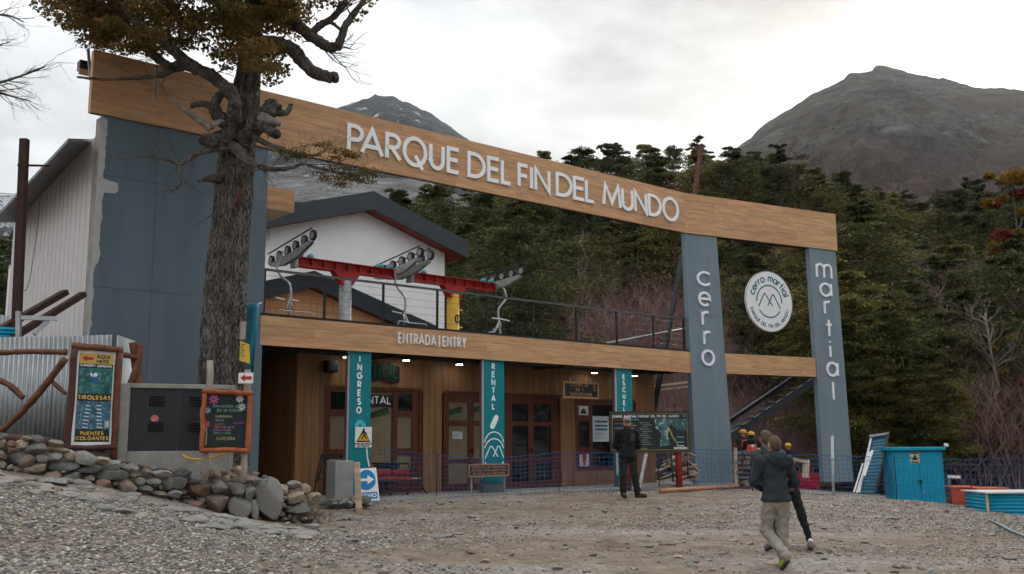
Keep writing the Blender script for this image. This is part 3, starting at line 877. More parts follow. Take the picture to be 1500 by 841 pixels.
# teal banner columns
def teal_column(u0, u1, word, label, h0, z_l0, z_l1, art):
    c = Thing('banner_column', label, 'column', ((u0 + u1) / 2, .2, Z0), A, 'teal columns carrying the terrace')
    c.mb().box(u0 + .01, u1 - .01, .10, .25, Z0, ZB + .05).build('post', mat('column_steel', (.12, .13, .14), .6, var=.15), c)
    c.mb().box(u0, u1, .072, .098, h0, ZB + .02).build('banner', m_teal, c)
    c.mb().box(u0 - .006, u0 - .001, .072, .14, h0 + .1, ZB).build('banner_edge', m_white, c)
    n = len(word); st = (z_l1 - z_l0) / n
    cx = (u0 + u1) / 2 - .02
    for k, ch in enumerate(word):
        tk_ = .034; h = st * .80 - tk_; w = GL[ch][0] * h * 1.12
        if ch == 'O': w *= .82
        if ch == 'G': w *= .85
        g = c.mb(); glyph(g, ch, cx - w / 2, z_l1 - (k + 1) * st + st * .10 + tk_ / 2, w / max(GL[ch][0], .01), h, tk_, .066, .0715)
        g.build('letter', m_letter, c)
    for kind, pts, t, mm in art:
        g = c.mb(); ribbon(g, pts, [x / 2 for x in t] if isinstance(t, list) else t / 2, .067, .0715, lambda X, Y, D: (X, D, Y)); g.build(kind, mm, c)
    return c
def ring(cx, cz, r, a0, a1, n=18, ry=None): return arc(cx, cz, r, ry or r, a0, a1, n)
zI = lambda y: A.z(531, y); zRn = lambda y: A.z(727, y); zE = lambda y: A.z(917, y)
teal_column(-4.31, -3.73, 'INGRESO', 'teal column lettered INGRESO with a yellow warning plate', .75, zI(607), zI(519), [
    ('pictogram', ring(-4.0, zI(625), .10, 0, 180, 10), .10, m_cyan), ('stripe', [(-3.86, zI(634)), (-3.83, zI(650)), (-3.79, zI(672)), (-3.735, zI(684))], .03, m_letter)])
cR = -.07
teal_column(-.41, .265, 'RENTAL', 'teal column lettered RENTAL with mountain emblem', A.z(727, 706), zRn(601), zRn(531), [
    ('pictogram', [(-.16, zRn(628)), (-.15, zRn(626.5)), (-.12, zRn(623.5)), (-.01, zRn(612.5)), (.02, zRn(609.5)), (.03, zRn(608))], [.05, .12, .15, .15, .12, .05], m_letter),
    ('emblem', ring(-.07, zRn(651), .31, 10, 170, 16), .028, m_letter), ('emblem', ring(-.07, zRn(661), .31, 14, 166, 16), .028, m_letter),
    ('emblem', [(-.37, zRn(672)), (-.20, zRn(654)), (-.14, zRn(654)), (.05, zRn(669))], .028, m_letter), ('emblem', [(-.10, zRn(669)), (.04, zRn(654)), (.10, zRn(654)), (.24, zRn(671))], .0282, m_letter),
    ('emblem', ring(-.07, zRn(668), .33, 205, 230, 6), .028, m_letter), ('emblem', ring(-.07, zRn(668), .33, 310, 335, 6), .028, m_letter)])
teal_column(4.41, 5.05, 'ESCUELA', 'teal column lettered ESCUELA behind the map board', .75, zE(614), zE(547), [
    ('pictogram', [(4.65, zE(640)), (4.8, zE(625))], .15, m_letter)])

# hanging and fixed signs
hs = Thing('hanging_sign', 'small black wooden sign for ski classes hanging from the porch ceiling', 'sign', (A.u(850, 586, .5), .5, A.z(850, 586, .5)), A)
a, b = A.uz(824.5, 583, .5); c, d = A.uz(876, 561, .5)
hs.mb().box(a + .05, c - .05, .485, .51, b + .05, d - .05).build('panel', m_black, hs)
mt_ = mat('sign_frame_wood', (.40, .22, .11), .6, stretch=WOODX, scale=9, var=.2)
for q in ((a, c, b, b + .05), (a, c, d - .05, d), (a, a + .05, b + .051, d - .051), (c - .05, c, b + .051, d - .051)):
    hs.mb().box(q[0], q[1], .47, .52, q[2], q[3]).build('frame_strip', mt_, hs)
for k, (s, zz) in enumerate((('CLASES DE', .73), ('SKI Y', .44), ('SNOWBOARD', .15))):
    p = hs.mb(); h = (d - b) * .20
    text(p, s, (a + c) / 2 - (.06 if k < 2 else 0), b + (d - b) * zz, h, .014, .478, .4845, align='c', xs=.95, gap=.35); p.build('lettering', mt_, hs)
p = hs.mb(); ribbon(p, ring(c - .15, b + (d - b) * .62, .055, 20, 340, 14), .008, .479, .4845, lambda X, Y, D: (X, D, Y)); ribbon(p, ring(c - .16, b + (d - b) * .76, .035, 30, 300, 10), .008, .479, .4845, lambda X, Y, D: (X, D, Y)); p.build('emblem', mt_, hs)
for f in (.21, .79):
    x = a + (c - a) * f
    p = hs.mb(); p.tube([(x, .5, d - .02), (x, .5, d + .12)], .016, 6); p.build('hook', m_steel, hs)
    p = hs.mb(); p.tube([(x, .5, d + .12), (x, .5, 3.86)], .006, 5); p.build('wire', m_blacksteel, hs)

bs_ = Thing('apology_sign', 'brown wooden sign with carved Spanish text in front of the RENTAL column', 'sign', (A.u(716, 697, -.3), -.3, A.z(716, 697, -.3)), A)
a, b = A.uz(686, 699, -.3); c, d = A.uz(745, 679, -.3)
mbr = mat('sign_brown', (.055, .03, .022), .6, var=.15)
bs_.mb().box(a + .03, c - .03, -.31, -.285, b + .03, d - .03).build('panel', mbr, bs_)
for q in ((a, c, b, b + .03), (a, c, d - .03, d), (a, a + .03, b + .031, d - .031), (c - .03, c, b + .031, d - .031)):
    bs_.mb().box(q[0], q[1], -.32, -.28, q[2], q[3]).build('frame_strip', mt_, bs_)
for s, zz in (('DISCULPEN LAS MOLESTIAS', .66), ('ESTAMOS TRABAJANDO PARA', .41), ('MEJORAR LOS SERVICIOS', .16)):
    p = bs_.mb(); h = (d - b) * .17; k = (c - a) * .80 / text_width(s, h, .012, .25)
    text(p, s, (a + c) / 2, b + (d - b) * zz, h, .012, -.316, -.3105, align='c', xs=min(1, k), gap=.25); p.build('lettering', mt_, bs_)
for x in (a + .12, c - .12):
    bs_.mb().box(x - .02, x + .02, -.283, -.24, Z0, d - .05).build('stake', m_greypost, bs_)

# warning plate on the first column
wp = Thing('warning_plate', 'white plate with yellow warning triangle on the INGRESO column', 'sign', (A.u(534, 656, .04), .04, A.z(534, 656, .04)), A)
a, b = A.uz(520, 655.5, .04); c, d = A.uz(545, 625.5, .04)
wp.mb().box(a, c, .045, .055, b, d).build('plate', m_white, wp)
cx = (a + c) / 2; zb = b + (d - b) * .26; zt = b + (d - b) * .92; hw = (c - a) * .42
wp.mb().prism([(cx - hw, zb), (cx + hw, zb), (cx, zt)], .038, .0445).build('triangle_border', m_black, wp)
wp.mb().prism([(cx - hw * .82, zb + .03), (cx + hw * .82, zb + .03), (cx, zt - .07)], .033, .0375).build('triangle', m_yellow, wp)
p = wp.mb(); f = lambda X, Y, D: (X, D, Y)
for pl in ([(cx, zb + .26), (cx + .01, zb + .17), (cx - .06, zb + .06)], [(cx + .01, zb + .17), (cx + .08, zb + .06)], [(cx - .08, zb + .17), (cx, zb + .22), (cx + .08, zb + .19)]):
    ribbon(p, pl, .012, .029, .0325, f)
p.disc((cx, zb + .29), .022, .029, .0325, 10); p.build('pictogram', m_black, wp)
for s, zz in (('ATENCION RIESGO', .13), ('DE TRABAJO', .03)):
    p = wp.mb(); text(p, s, cx, b + (d - b) * zz, .038, .009, .040, .0445, align='c', xs=.8); p.build('lettering', m_black, wp)

# ------------------------------------------------------------------ entrance gate: long beam on two columns
gt = Thing('entrance_gate', 'tall gate with long wooden beam lettered in white on slate grey columns', 'gate', (7.54, 0, .5), A)
org = gt.org()
zb0, zb1 = 8.15, 9.425
beam = gt.mb().box(-10.26, 7.45, .02, .14, zb0 + .015, zb1 - .015).build('beam', m_clad_dark, gt)
boards(beam, org, -10.29, 7.50, zb0, zb1, 5, -.055, .02, m_clad, 1.6, 3.4, seed=3)
for k in range(5):
    h = (zb1 - zb0) / 5
    gt.mb().box(-10.31, -10.292, -.055, .10, zb0 + k * h + .002, zb0 + (k + 1) * h - .002).build('board', m_clad, beam)
L_ = [('P', 508.5, 533), ('A', 527.6, 562.7), ('R', 564.6, 588.8), ('Q', 590, 626), ('U', 628.8, 651.6), ('E', 654.6, 674), ('D', 685, 711.7), ('E', 714, 733), ('L', 734, 750),
      ('F', 758.7, 775), ('I', 775.8, 782), ('N', 783, 806.8), ('D', 814.7, 839), ('E', 840, 857.6), ('L', 857.6, 872), ('M', 882.8, 910.8), ('U', 910.8, 928.5), ('N', 929.5, 949), ('D', 950, 969.6), ('O', 971, 995)]
zc0, zc1 = 8.44, 9.13
th = .10
for ch, x0, x1 in L_:
    y = 205 + (x0 - 508) * .236
    ua = A.u(x0, y, -.1); ub = A.u(x1, y + 5, -.1)
    w = GL[ch][0]
    g = gt.mb(); o = .04 if ch in 'OQ' else 0
    glyph(g, ch, ua + th / 2 if w else (ua + ub) / 2, zc0 + th / 2 - o, (ub - ua - th) / w if w else 1, zc1 - zc0 - th + 2 * o, th, -.10, -.058)
    g.build('letter', m_letter, beam)
# steel stubs at the left end of the beam
stl = gt.mb(); a = A.uz(129, 72, .7); b = A.uz(133, 118, .7); stl.bar((a[0], .7, a[1]), (b[0], .7, b[1]), .05); stl.bar((a[0] + .25, .7, a[1] - .1), (b[0], .7, b[1] + .1), .05); stl.build('strut', m_steeldull, beam)
a = A.uz(116, 100, 1.2); b = A.uz(138, 113, 1.2)
gt.mb().box(a[0], b[0] + .6, 1.18, 1.24, b[1], a[1]).build('return_board', m_clad, beam)
a = A.uz(119, 86, 1.25); gt.mb().box(a[0], a[0] + .35, 1.3, 1.5, a[1] - .2, a[1]).build('bracket', m_blacksteel, beam)
# the gate's second run, turned a little away
gb = Thing('entrance_gate', 'end bay of the wooden gate framing the round white emblem on grey columns', 'gate', (0, 0, .5), B)
org = gb.org()
beam2 = gb.mb().box(.05, 6.42, .02, .30, zb0 + .015, zb1 - .015).build('beam', m_clad_dark, gb)
boards(beam2, org, -.03, 6.45, zb0 + .003, zb1 + .003, 5, -.055, .02, m_clad, 1.4, 2.8, seed=5)
def gate_column(t0, t1, b0, b1, word, px):
    h = gb.mb(); zt = zb0 - .002
    h.hexa([(b0, 0, .45), (b1, 0, .45), (b1, .16, .45), (b0, .16, .45), (t0, 0, zt), (t1, 0, zt), (t1, .16, zt), (t0, .16, zt)])
    o = h.build('column', m_slate, gb)
    # joints between the cladding sheets
    g = lambda z: (b0 + (t0 - b0) * (z - .45) / (zt - .45), b1 + (t1 - b1) * (z - .45) / (zt - .45))
    zs = [.45, 3.05, 5.6, zt]
    for k in range(3):
        z0, z1 = zs[k] + .003, zs[k + 1] - .003
        a0, a1 = g(z0); c0, c1 = g(z1)
        q = gb.mb(); q.hexa([(a0 - .008, -.012, z0), (a1 + .008, -.012, z0), (a1 + .008, .17, z0), (a0 - .008, .17, z0), (c0 - .008, -.012, z1), (c1 + .008, -.012, z1), (c1 + .008, .17, z1), (c0 - .008, .17, z1)])
        q.build('panel', m_slate, o)
    for ch, x0, y0, x1, y1 in px:
        ua, zb_ = B.uz(x0, y1, -.05); ub, zt_ = B.uz(x1, y0, -.05)
        uu = B.u((x0 + x1) / 2, (y0 + y1) / 2, -.05); wd = B.u(x1, (y0 + y1) / 2, -.05) - B.u(x0, (y0 + y1) / 2, -.05)
        zb_ = B.z((x0 + x1) / 2, y1, -.05); zt_ = B.z((x0 + x1) / 2, y0, -.05)
        tt = .075; w = GL[ch][0]; hgt = {'t': 1.0, 'i': 1.0, 'l': 1.05}.get(ch, .70)
        q = gb.mb(); glyph(q, ch, uu - wd / 2 + tt / 2 if w else uu, zb_ + tt / 2, (wd - tt) / w if w else 1, (zt_ - zb_ - tt) / hgt, tt, -.055, -.013)
        q.build('letter', m_letter, o)
gate_column(0.0, 1.24, .12, 1.56, 'cerro', [('c', 1021, 397, 1040, 419), ('e', 1023, 427, 1041.5, 449), ('r', 1028, 455, 1038.5, 477.5), ('r', 1030.5, 484, 1041, 506), ('o', 1028, 512, 1047.5, 536)])
gate_column(5.19, 6.385, 5.30, 6.61, 'martial', [('m', 1195.5, 386, 1219, 408.5), ('a', 1201, 414, 1219, 435), ('r', 1207, 440, 1216, 461), ('t', 1210, 467, 1219.5, 494), ('i', 1214, 498, 1219, 524.5), ('a', 1211, 530, 1228.5, 552), ('l', 1219, 558, 1223, 587)])
lower = gb.mb().box(1.40, 5.28, .05, .40, 3.86, 4.455).build('lower_beam', m_clad_dark, gb)
boards(lower, org, 1.39, 5.28, 3.845, 4.475, 3, .02, .05, m_clad, 1.2, 2.2, seed=6)

# round emblem hung in the gate
em = Thing('round_sign', 'round white emblem sign hanging between the two gate columns', 'sign', (3.285, -.02, 5.235), B)
ec, er = (3.285, 6.215), .985
em.mb().disc(ec, er, -.05, 0.0, 64).build('disc', m_white, em)
ribm = em.mb(); ribbon(ribm, arc(ec[0], ec[1], er - .006, er - .006, 0, 360, 64)[:-1], .012, -.056, -.0505, lambda X, Y, D: (X, D, Y), True); ribm.build('rim', m_steeldull, em)
for dx in (-.35, .35):
    em.mb().tube([(ec[0] + dx, -.02, ec[1] + .9), (ec[0] + dx, -.02, zb0 + .01)], .0025, 5).build('cable', m_blacksteel, em)
E_ = lambda x, y: (ec[0] + x * er, ec[1] + y * er)
fl = lambda X, Y, D: (X, D, Y)
for pts in (arc(*ec, .53 * er, .53 * er, -3, 183, 30), arc(*ec, .53 * er, .53 * er, 215, 325, 20),
            [E_(-.46, -.18), E_(-.23, .22), E_(-.19, .255), E_(-.15, .22), E_(.13, -.14)], [E_(-.07, -.14), E_(.13, .20), E_(.17, .24), E_(.21, .20), E_(.47, -.22)]):
    q = em.mb(); ribbon(q, pts, .021, -.055 - .0008 * len(pts) / 40, -.0505, fl); q.build('emblem_line', m_tealdark, em)
def arc_text(s, r, a0, a1, h, t, flip, kern):
    ws = [GL.get(c, GL[' '])[0] * h + t + kern for c in s]
    tot = sum(ws); acc = 0
    for c, w in zip(s, ws):
        mid = (acc + w / 2) / tot; acc += w
        if c == ' ': continue
        ang = math.radians(a0 + (a1 - a0) * mid)
        wc = GL[c][0] * h
        def pl(X, Y, D, ang=ang):
            if not flip:
                bx = Vector((-math.sin(ang), math.cos(ang))) * -1; by = Vector((math.cos(ang), math.sin(ang))); R = r
                p = Vector(ec) + by * (R + Y) + bx * X
            else:
                bx = Vector((-math.sin(ang), math.cos(ang))); by = Vector((math.cos(ang), math.sin(ang))) * -1
                p = Vector(ec) - by * r + by * Y + bx * X
            return (p.x, D, p.y)
        q = em.mb(); glyph(q, c, -wc / 2, 0, h, h, t, -.055, -.0505, pl); q.build('letter', m_tealdark, em)
arc_text('cerro martial', .66 * er, 166, 14, .215, .042, False, .035)
arc_text('PARQUE DEL FIN DEL MUNDO', .865 * er, 197, 343, .105, .021, True, .03)
# ------------------------------------------------------------------ slate end wall and the buildings around it
ew = Thing('end_wall', 'tall slate grey sheet-clad wall standing behind the big tree', 'wall', (-8.3, 0, .5), A)
core = ew.mb().box(-10.06, -6.52, .02, .36, .4, 8.14).build('core', m_concrete, ew)
us = [-10.08, -8.92, -7.72, -6.50]
zs = [.4, 2.3, 4.75, 6.95, 8.146]
for i in range(3):
    for k in range(4):
        ew.mb().box(us[i] + .003, us[i + 1] - .003, 0, .02, zs[k] + .003, zs[k + 1] - .003).build('panel', m_slate_shaded, ew)
rr = random.Random(5)
zt = 8.14; edge = []
z = 2.6
while z < zt:
    w = .13 + rr.uniform(-.022, .022) - (.075 if z < 5.2 else 0)
    if 6.60 < z < 6.88: z = 6.89
    edge.append((-10.09 + w, z)); z += rr.uniform(.05, .14)
    if edge[-1][1] < 6.60 <= z: edge += [(-9.95, 6.60), (-9.72, 6.62), (-9.67, 6.70), (-9.69, 6.83), (-9.80, 6.85), (-9.93, 6.87)]
pl = [(-10.09, 2.6)] + edge + [(-10.09, zt)]
ew.mb().prism(pl, -.004, -.0005).build('bare_plaster_strip', m_basecoat, ew)
# white metal-clad building behind it
m_siding = mat('white_metal_siding', (.56, .53, .53), .5, scale=3, var=.06, rnd=.02)
sbd = Thing('side_building', 'white metal-clad side building with overhanging grey roof behind the slate wall', 'building', (-8.5, 3, .5), A)
sbd.mb().box(-10.0, -6.7, .40, 6.0, .4, 6.9).build('body', m_basecoat, sbd)
ztop = lambda v: 7.86 - .125 * v
sw = sbd.mb(); sw.hexa([(-10.03, .38, .4), (-10.0, .38, .4), (-10.0, 6.0, .4), (-10.03, 6.0, .4), (-10.03, .38, ztop(.38) - .03), (-10.0, .38, ztop(.38) - .03), (-10.0, 6.0, ztop(6) - .03), (-10.03, 6.0, ztop(6) - .03)])
sw = sw.build('side_wall', m_soffit, sbd)
k = 0; v = .38
while v < 5.95:
    e = v + .30
    q = sbd.mb(); q.hexa([(-10.062, v + .009, .4), (-10.032, v + .009, .4), (-10.032, e - .009, .4), (-10.062, e - .009, .4),
                          (-10.062, v + .009, ztop(v) - .02), (-10.032, v + .009, ztop(v) - .02), (-10.032, e - .009, ztop(e) - .02), (-10.062, e - .009, ztop(e) - .02)])
    q.build('siding_panel', m_siding, sw); v = e
r = sbd.mb()
P8 = [(-10.78, -.40, 7.36), (-9.9, .90, 7.84), (-9.9, 6.3, 7.12), (-10.78, 4.95, 6.76)]
r.hexa([*P8, *[(a, b, c + .07) for a, b, c in P8]])
r.build('roof', mat('grey_roof_metal', (.16, .17, .175), .5, var=.08), sbd)
# wood-clad box behind the wall's right edge
wb = Thing('wooden_canopy', 'small wood-faced canopy box with cream underside beside the slate wall', 'canopy', (-5.0, 3.0, 7.3), A)
a = A.uz(431, 280, 3); b = A.uz(431, 312, 3)
wb.mb().box(-6.6, a[0], 3.03, 6.2, b[1] + .01, a[1] - .03).build('core', mat('cream_soffit', (.52, .40, .27), .7, var=.05), wb)
boards(wb.e, wb.org(), -6.6, a[0] + .01, b[1], a[1], 3, 2.99, 3.03, m_clad, 1, 2, seed=8)
# gabled house, white
m_roofd = mat('dark_roof_metal', (.030, .040, .048), .45, var=.12, scale=2)
m_wallw = mat('white_render', (.88, .88, .885), .8, var=.03, scale=2)
m_redtrim = mat('red_trim', (.22, .03, .025), .55, var=.15)
def gable_house(name, label, up, zp, slope, hw, fas, v0, v1, over, m_wall, zbase):
    h = Thing(name, label, 'building', (up, v0 + over, zbase), A)
    zi = zp - fas
    wl, wr = up - hw + .65, up + hw - .65
    q = h.mb(); ze = lambda u: zi - abs(u - up) * slope + .02
    q.prism([(wl, zbase), (wr, zbase), (wr, ze(wr)), (up, zi + .02), (wl, ze(wl))], v0 + over, v1); q.build('wall', m_wall, h)
    for s in (-1, 1):
        e = up + s * hw; zl = zp - hw * slope
        # deep dark fascia along the verge
        f = h.mb()
        pts = [(up, zp - fas), (e, zl - fas), (e, zl), (up, zp)]
        if s < 0: pts = pts[::-1]
        f.prism(pts, v0 + (0 if s > 0 else .002), v0 + .06); f = f.build('fascia', m_roofd, h)
        rf = h.mb(); pts = [(up, zp - .08), (e, zl - .08), (e, zl + .002), (up, zp + .002)]
        if s < 0: pts = pts[::-1]
        rf.prism(pts, v0 + .062, v1); rf.build('roof', m_roofd, h)
        so = h.mb(); pts = [(up, zi + .03), (e, zl - fas + .03), (e, zl - fas + .10), (up, zi + .10)]
        if s < 0: pts = pts[::-1]
        so.prism(pts, v0 + .062, v1 - .1); so.build('soffit', m_redtrim, h)
    return h
gable_house('gabled_house', 'white gabled house with deep dark roof edge and red soffit behind the terrace', 1.94, 10.385, .30, 4.15, .64, 9.0, 17, .62, m_wallw, .4)
m_pine = mat('orange_pine_siding', (.84, .42, .20), .6, stretch=(9, 1, .25), scale=5, var=.25)
small = gable_house('gabled_annex', 'low annex with orange pine gable and dark roof behind the lift posts', -2.51, 6.56, .295, 4.3, .48, 5.0, 8.8, .35, m_pine, .4)
for k in range(30):
    u = -2.51 - 3.6 + k * .245
    zz = 6.08 - abs(u - -2.51) * .295 - .03
    if zz > 3.6: small.mb().box(u - .004, u + .004, 5.343, 5.352, 3.6, zz).build('batten', m_clad, small)
# white annex far left
an = Thing('white_annex', 'narrow white annex wall at the far left behind the rusty post', 'building', at(14, 470, 27))
a = at(7, 470, 27); b = at(26, 388, 27)
an.mb().box(a.x, b.x + 1, 27, 31, .5, b.z).build('wall', m_wallw, an); an.mb().box(a.x - .06, b.x + 1.05, 26.95, 31.05, b.z + .002, b.z + .06).build('roof', m_roofd, an)

# ------------------------------------------------------------------ chairlift towers and chairs on display
m_liftgrey = mat('lift_grey', (.30, .31, .30), .55, metal=.2, var=.3, scale=9)
m_rubber = mat('sheave_rubber', (.02, .02, .022), .8)
m_liftblue = mat('lift_teal', (.05, .30, .36), .5)
VL = 4.0
def lift_tower(u0, u1, pu0, pu1, zt0, zt1, m_post, label, num=None):
    t = Thing('lift_tower', label, 'lift tower', ((pu0 + pu1) / 2, VL, .4), A, 'chairlift towers behind the terrace')
    pc = (pu0 + pu1) / 2; w = (pu1 - pu0) / 2
    zc = (zt0 + zt1) / 2
    t.mb().tube([(pc, VL, .3), (pc, VL, zc - .50)], w * 1.02, 16).build('post', m_post, t, True)
    q = t.mb(); q.prism([(pc - w * .9, zc - .62), (pc + w * .9, zc - .62), (pc + .42, zc - .26), (pc - .42, zc - .26)], VL - .13, VL + .13); q.build('gusset', m_red, t)
    sl = (zt1 - zt0) / (u1 - u0); zz = lambda u: zt0 + (u - u0) * sl
    arm = t.mb()
    def seg(a, b, v0, v1, d0, d1):
        arm.hexa([(a, v0, zz(a) + d0), (b, v0, zz(b) + d0), (b, v1, zz(b) + d0), (a, v1, zz(a) + d0), (a, v0, zz(a) + d1), (b, v0, zz(b) + d1), (b, v1, zz(b) + d1), (a, v1, zz(a) + d1)])
    seg(u0, u1, VL - .015, VL + .015, -.225, -.022); seg(u0, u1, VL - .13, VL + .13, -.02, 0); seg(u0, u1, VL - .14, VL + .14, -.26, -.227)
    arm = arm.build('cross_arm', m_red, t)
    for k in range(9):
        x = u0 + .05 + (u1 - u0 - .1) * k / 8
        t.mb().box(x - .008, x + .008, VL - .12, VL - .016, zz(x) - .224, zz(x) - .021).build('stiffener', m_red, arm)
    t.mb().box(u0 - .10, u0 - .002, VL - .14, VL + .14, zz(u0) - .30, zz(u0) + .02).build('end_plate', m_liftgrey, arm)
    for s, uu in ((-1, u0), (1, u1)):
        x = uu + (.08 if s < 0 else -.08)
        for dx in (.12, .42):
            t.mb().tube([(uu - s * dx, VL - .05, zz(uu) + .05), (uu - s * dx, VL + .08, zz(uu) + .05)], .075, 12).build('bearing', m_liftblue, arm, True)
    if num:
        for k, ch in enumerate(num):
            g = t.mb(); glyph(g, ch, pc - .02 + k * .125 - .03, zc - 1.36, .16, .24, .03, VL - w * 1.08 - .004, VL - w * .94); g.build('number', m_black, t)
        for k in range(4):
            z = zc - .95 - k * .52
            st = t.mb(); st.tube([(pc + w * .95, VL, z), (pc + w + .16, VL, z)], .03, 8); st.build('step', m_post, t, True)
    # sheave trains at both ends
    for s, uu in ((-1, u0 - .14), (1, u1 + .14)):
        zc0 = zz(uu) + .12
        tl = {0: .15, 1: .13, 2: .10, 3: .05}[(0 if num is None else 2) + (0 if s < 0 else 1)]
        zv = lambda v: zc0 - (v - VL) * tl
        tr = t.mb()
        tr.prism([(0, 0)], 0, 0) if False else None
        n = 6; L2 = 1.08
        for off in (-.05, .05):
            # side plate, a lozenge in the v-z plane
            vv = [VL - L2, VL - L2 * .35, VL + L2 * .35, VL + L2]
            top = [zv(vv[0]) - .01, zv(vv[1]) - .03, zv(vv[2]) - .03, zv(vv[3]) - .01]; bot = [zv(vv[0]) - .10, zv(vv[1]) - .26, zv(vv[2]) - .26, zv(vv[3]) - .10]
            x0, x1 = uu + off - .008, uu + off + .008
            vs = [(x0, a, b) for a, b in zip(vv, bot)] + [(x0, a, b) for a, b in zip(vv[::-1], top[::-1])]
            vs2 = [(x1, a, b) for _, a, b in vs]
            m_ = len(vs)
            tr.add(vs + vs2, [tuple(range(m_)), tuple(reversed(range(m_, 2 * m_)))] + [(i, (i + 1) % m_, (i + 1) % m_ + m_, i + m_) for i in range(m_)])
        trn = tr.build('sheave_frame', m_liftgrey, t)
        for k in range(n):
            v = VL - L2 - .05 + (2 * L2 + .1) * k / (n - 1); z = zv(v) + .09
            wheel = t.mb(); wheel.tube([(uu - .035, v, z), (uu + .035, v, z)], .14, 20); wheel = wheel.build('sheave', m_rubber, trn)
            hub = t.mb(); hub.tube([(uu - .042, v, z), (uu + .042, v, z)], .095, 16); hub.tube([(uu - .05, v, z), (uu + .05, v, z)], .04, 10)
            hub.build('sheave_hub', m_liftgrey, trn)
        ct = t.mb(); ct.bar((uu - .09, VL - L2 - .15, zv(VL - L2 - .15) + .24), (uu - .09, VL + L2 + .1, zv(VL + L2 + .1) + .28), .03); ct.build('rope_catcher', m_blacksteel, trn)
    return t
b1L, b1R = A.uz(434, 379, VL), A.uz(576, 394, VL); b2L, b2R = A.uz(603, 400, VL), A.uz(724, 416, VL)
zA = (b1L[1] + b1R[1]) / 2; zBm = (b2L[1] + b2R[1]) / 2
lift_tower(b1L[0], b1R[0], -2.28, -1.94, zA + .02, zA - .0, m_steeldull, 'grey lift tower with red cross arm in front of the pine gable')
lift_tower(b2L[0], b2R[0], 1.41, 1.77, zBm + .02, zBm, m_yellow, 'orange-yellow lift tower with red cross arm numbered 02', '02')
def lift_chair(px, pts, fold, label):
    t = Thing('lift_chair', label, 'lift chair', (A.u(px, 455, VL), VL, 4.45), A, 'chairs hanging on the lift display')
    q = [(A.u(x, y, VL), VL, A.z(x, y, VL)) for x, y in pts]
    P = smooth_path(q, 5)
    t.mb().tube(P, .034, 8).build('hanger', m_steel, t, True)
    x0, _, z0 = q[-1]
    for k, (a, b) in enumerate(fold['bars']):
        c = [(A.u(*a, VL - .1), VL - .1, A.z(*a, VL - .1)), (A.u(*b, VL - .1), VL - .1, A.z(*b, VL - .1))]
        t.mb().bar(*c, .05, .03).build('foot_bar', m_white, t)
    t.mb().tube([(A.u(x, y, VL - .2), VL - .2, A.z(x, y, VL - .2)) for x, y in fold['seat']], .018, 6).build('seat_frame', m_steel, t, True)
    for pl_ in fold['legs']:
        t.mb().tube([(A.u(x, y, VL - .1), VL - .1, A.z(x, y, VL - .1)) for x, y in pl_], .022, 6).build('safety_bar', m_steel, t, True)
def smooth_path(pts, n=6):
    pts = [Vector(p) for p in pts]
    out = []
    for i in range(len(pts) - 1):
        p0 = pts[max(i - 1, 0)]; p1 = pts[i]; p2 = pts[i + 1]; p3 = pts[min(i + 2, len(pts) - 1)]
        for k in range(n):
            t = k / n
            out.append(0.5 * ((2 * p1) + (p2 - p0) * t + (2 * p0 - 5 * p1 + 4 * p2 - p3) * t * t + (3 * p1 - p0 - 3 * p2 + p3) * t ** 3))
    out.append(pts[-1])
    return out
lift_chair(424, [(415, 368), (408, 385), (406, 393), (412, 405), (423, 415), (426, 430), (424, 445), (423, 462)],
    dict(bars=[((404, 436), (417, 439)), ((427, 439), (437, 441))], seat=[(407, 463), (409, 454), (425, 456), (458, 458), (459, 466)], legs=[[(424, 440), (420, 450), (424, 462)], [(424, 440), (430, 455)]]), 'grey lift chair hanging at the left sheave train')
lift_chair(597, [(582, 390), (580, 405), (579, 413), (584, 424), (592, 434), (594, 445), (593, 460), (598, 474)],
    dict(bars=[((575, 456), (588, 459)), ((592, 458), (603, 460))], seat=[(582, 477), (585, 470), (600, 473), (624, 475), (625, 480)], legs=[[(590, 460), (594, 470), (600, 474)], [(592, 458), (592, 478)]]), 'grey lift chair hanging between the two red cross arms')
lift_chair(733, [(735, 418), (740, 430), (741, 438), (735, 446), (730, 455), (731, 470), (733, 490)],
    dict(bars=[((721, 466), (731, 467)), ((733, 467), (746, 470))], seat=[(716, 487), (724, 487), (729, 480), (731, 472)], legs=[[(731, 470), (727, 480), (720, 487)], [(731, 470), (735, 478)]]), 'grey lift chair hanging at the right sheave train')

# leaning poles behind the gate, stair beams and scaffold rails
def pole(name, label, cat, a, b, w, m, grp=None):
    t = Thing(name, label, cat, a if a[2] < b[2] else b, group=grp)
    t.mb().bar(a, b, w).build('pole', m, t); return t
c0 = A.w(8.3, 1.1, 0)
pa = at(1000, 372, 33.2); pb = at(974, 520, 31.6)
pole('bracing_strut', 'dark diagonal steel strut behind the cerro column', 'strut', pb - Vector((.45, .1, 1.9)), pa, .13, m_blacksteel)
pole('rusty_strut', 'rust-red steel strut sticking up above the wooden beam', 'strut', at(1012, 320, 33), at(1028, 212, 33.6), .12, mat('rust_red', (.105, .040, .032), .8, var=.25, scale=5))
pole('rusty_offcut', 'short rust-red bar tilted above the beam at the bend', 'bar', at(976, 264, 32.5), at(999, 284, 32.5), .06, MATS['rust_red'])
sb_ = Thing('outdoor_stair', 'dark steel stair stringers rising behind the gate columns', 'stairs', at(1068, 640, 35))
sb_.mb().bar(at(1068, 617, 35), at(1185, 537, 37), .14, .12).build('stringer', m_blacksteel, sb_)
m_stair = mat('stair_steel', (.05, .056, .065), .5, metal=.2)
sb_.mb().bar(at(1060, 648, 34), at(1200, 553, 36), .10, .26).build('stringer', m_stair, sb_)
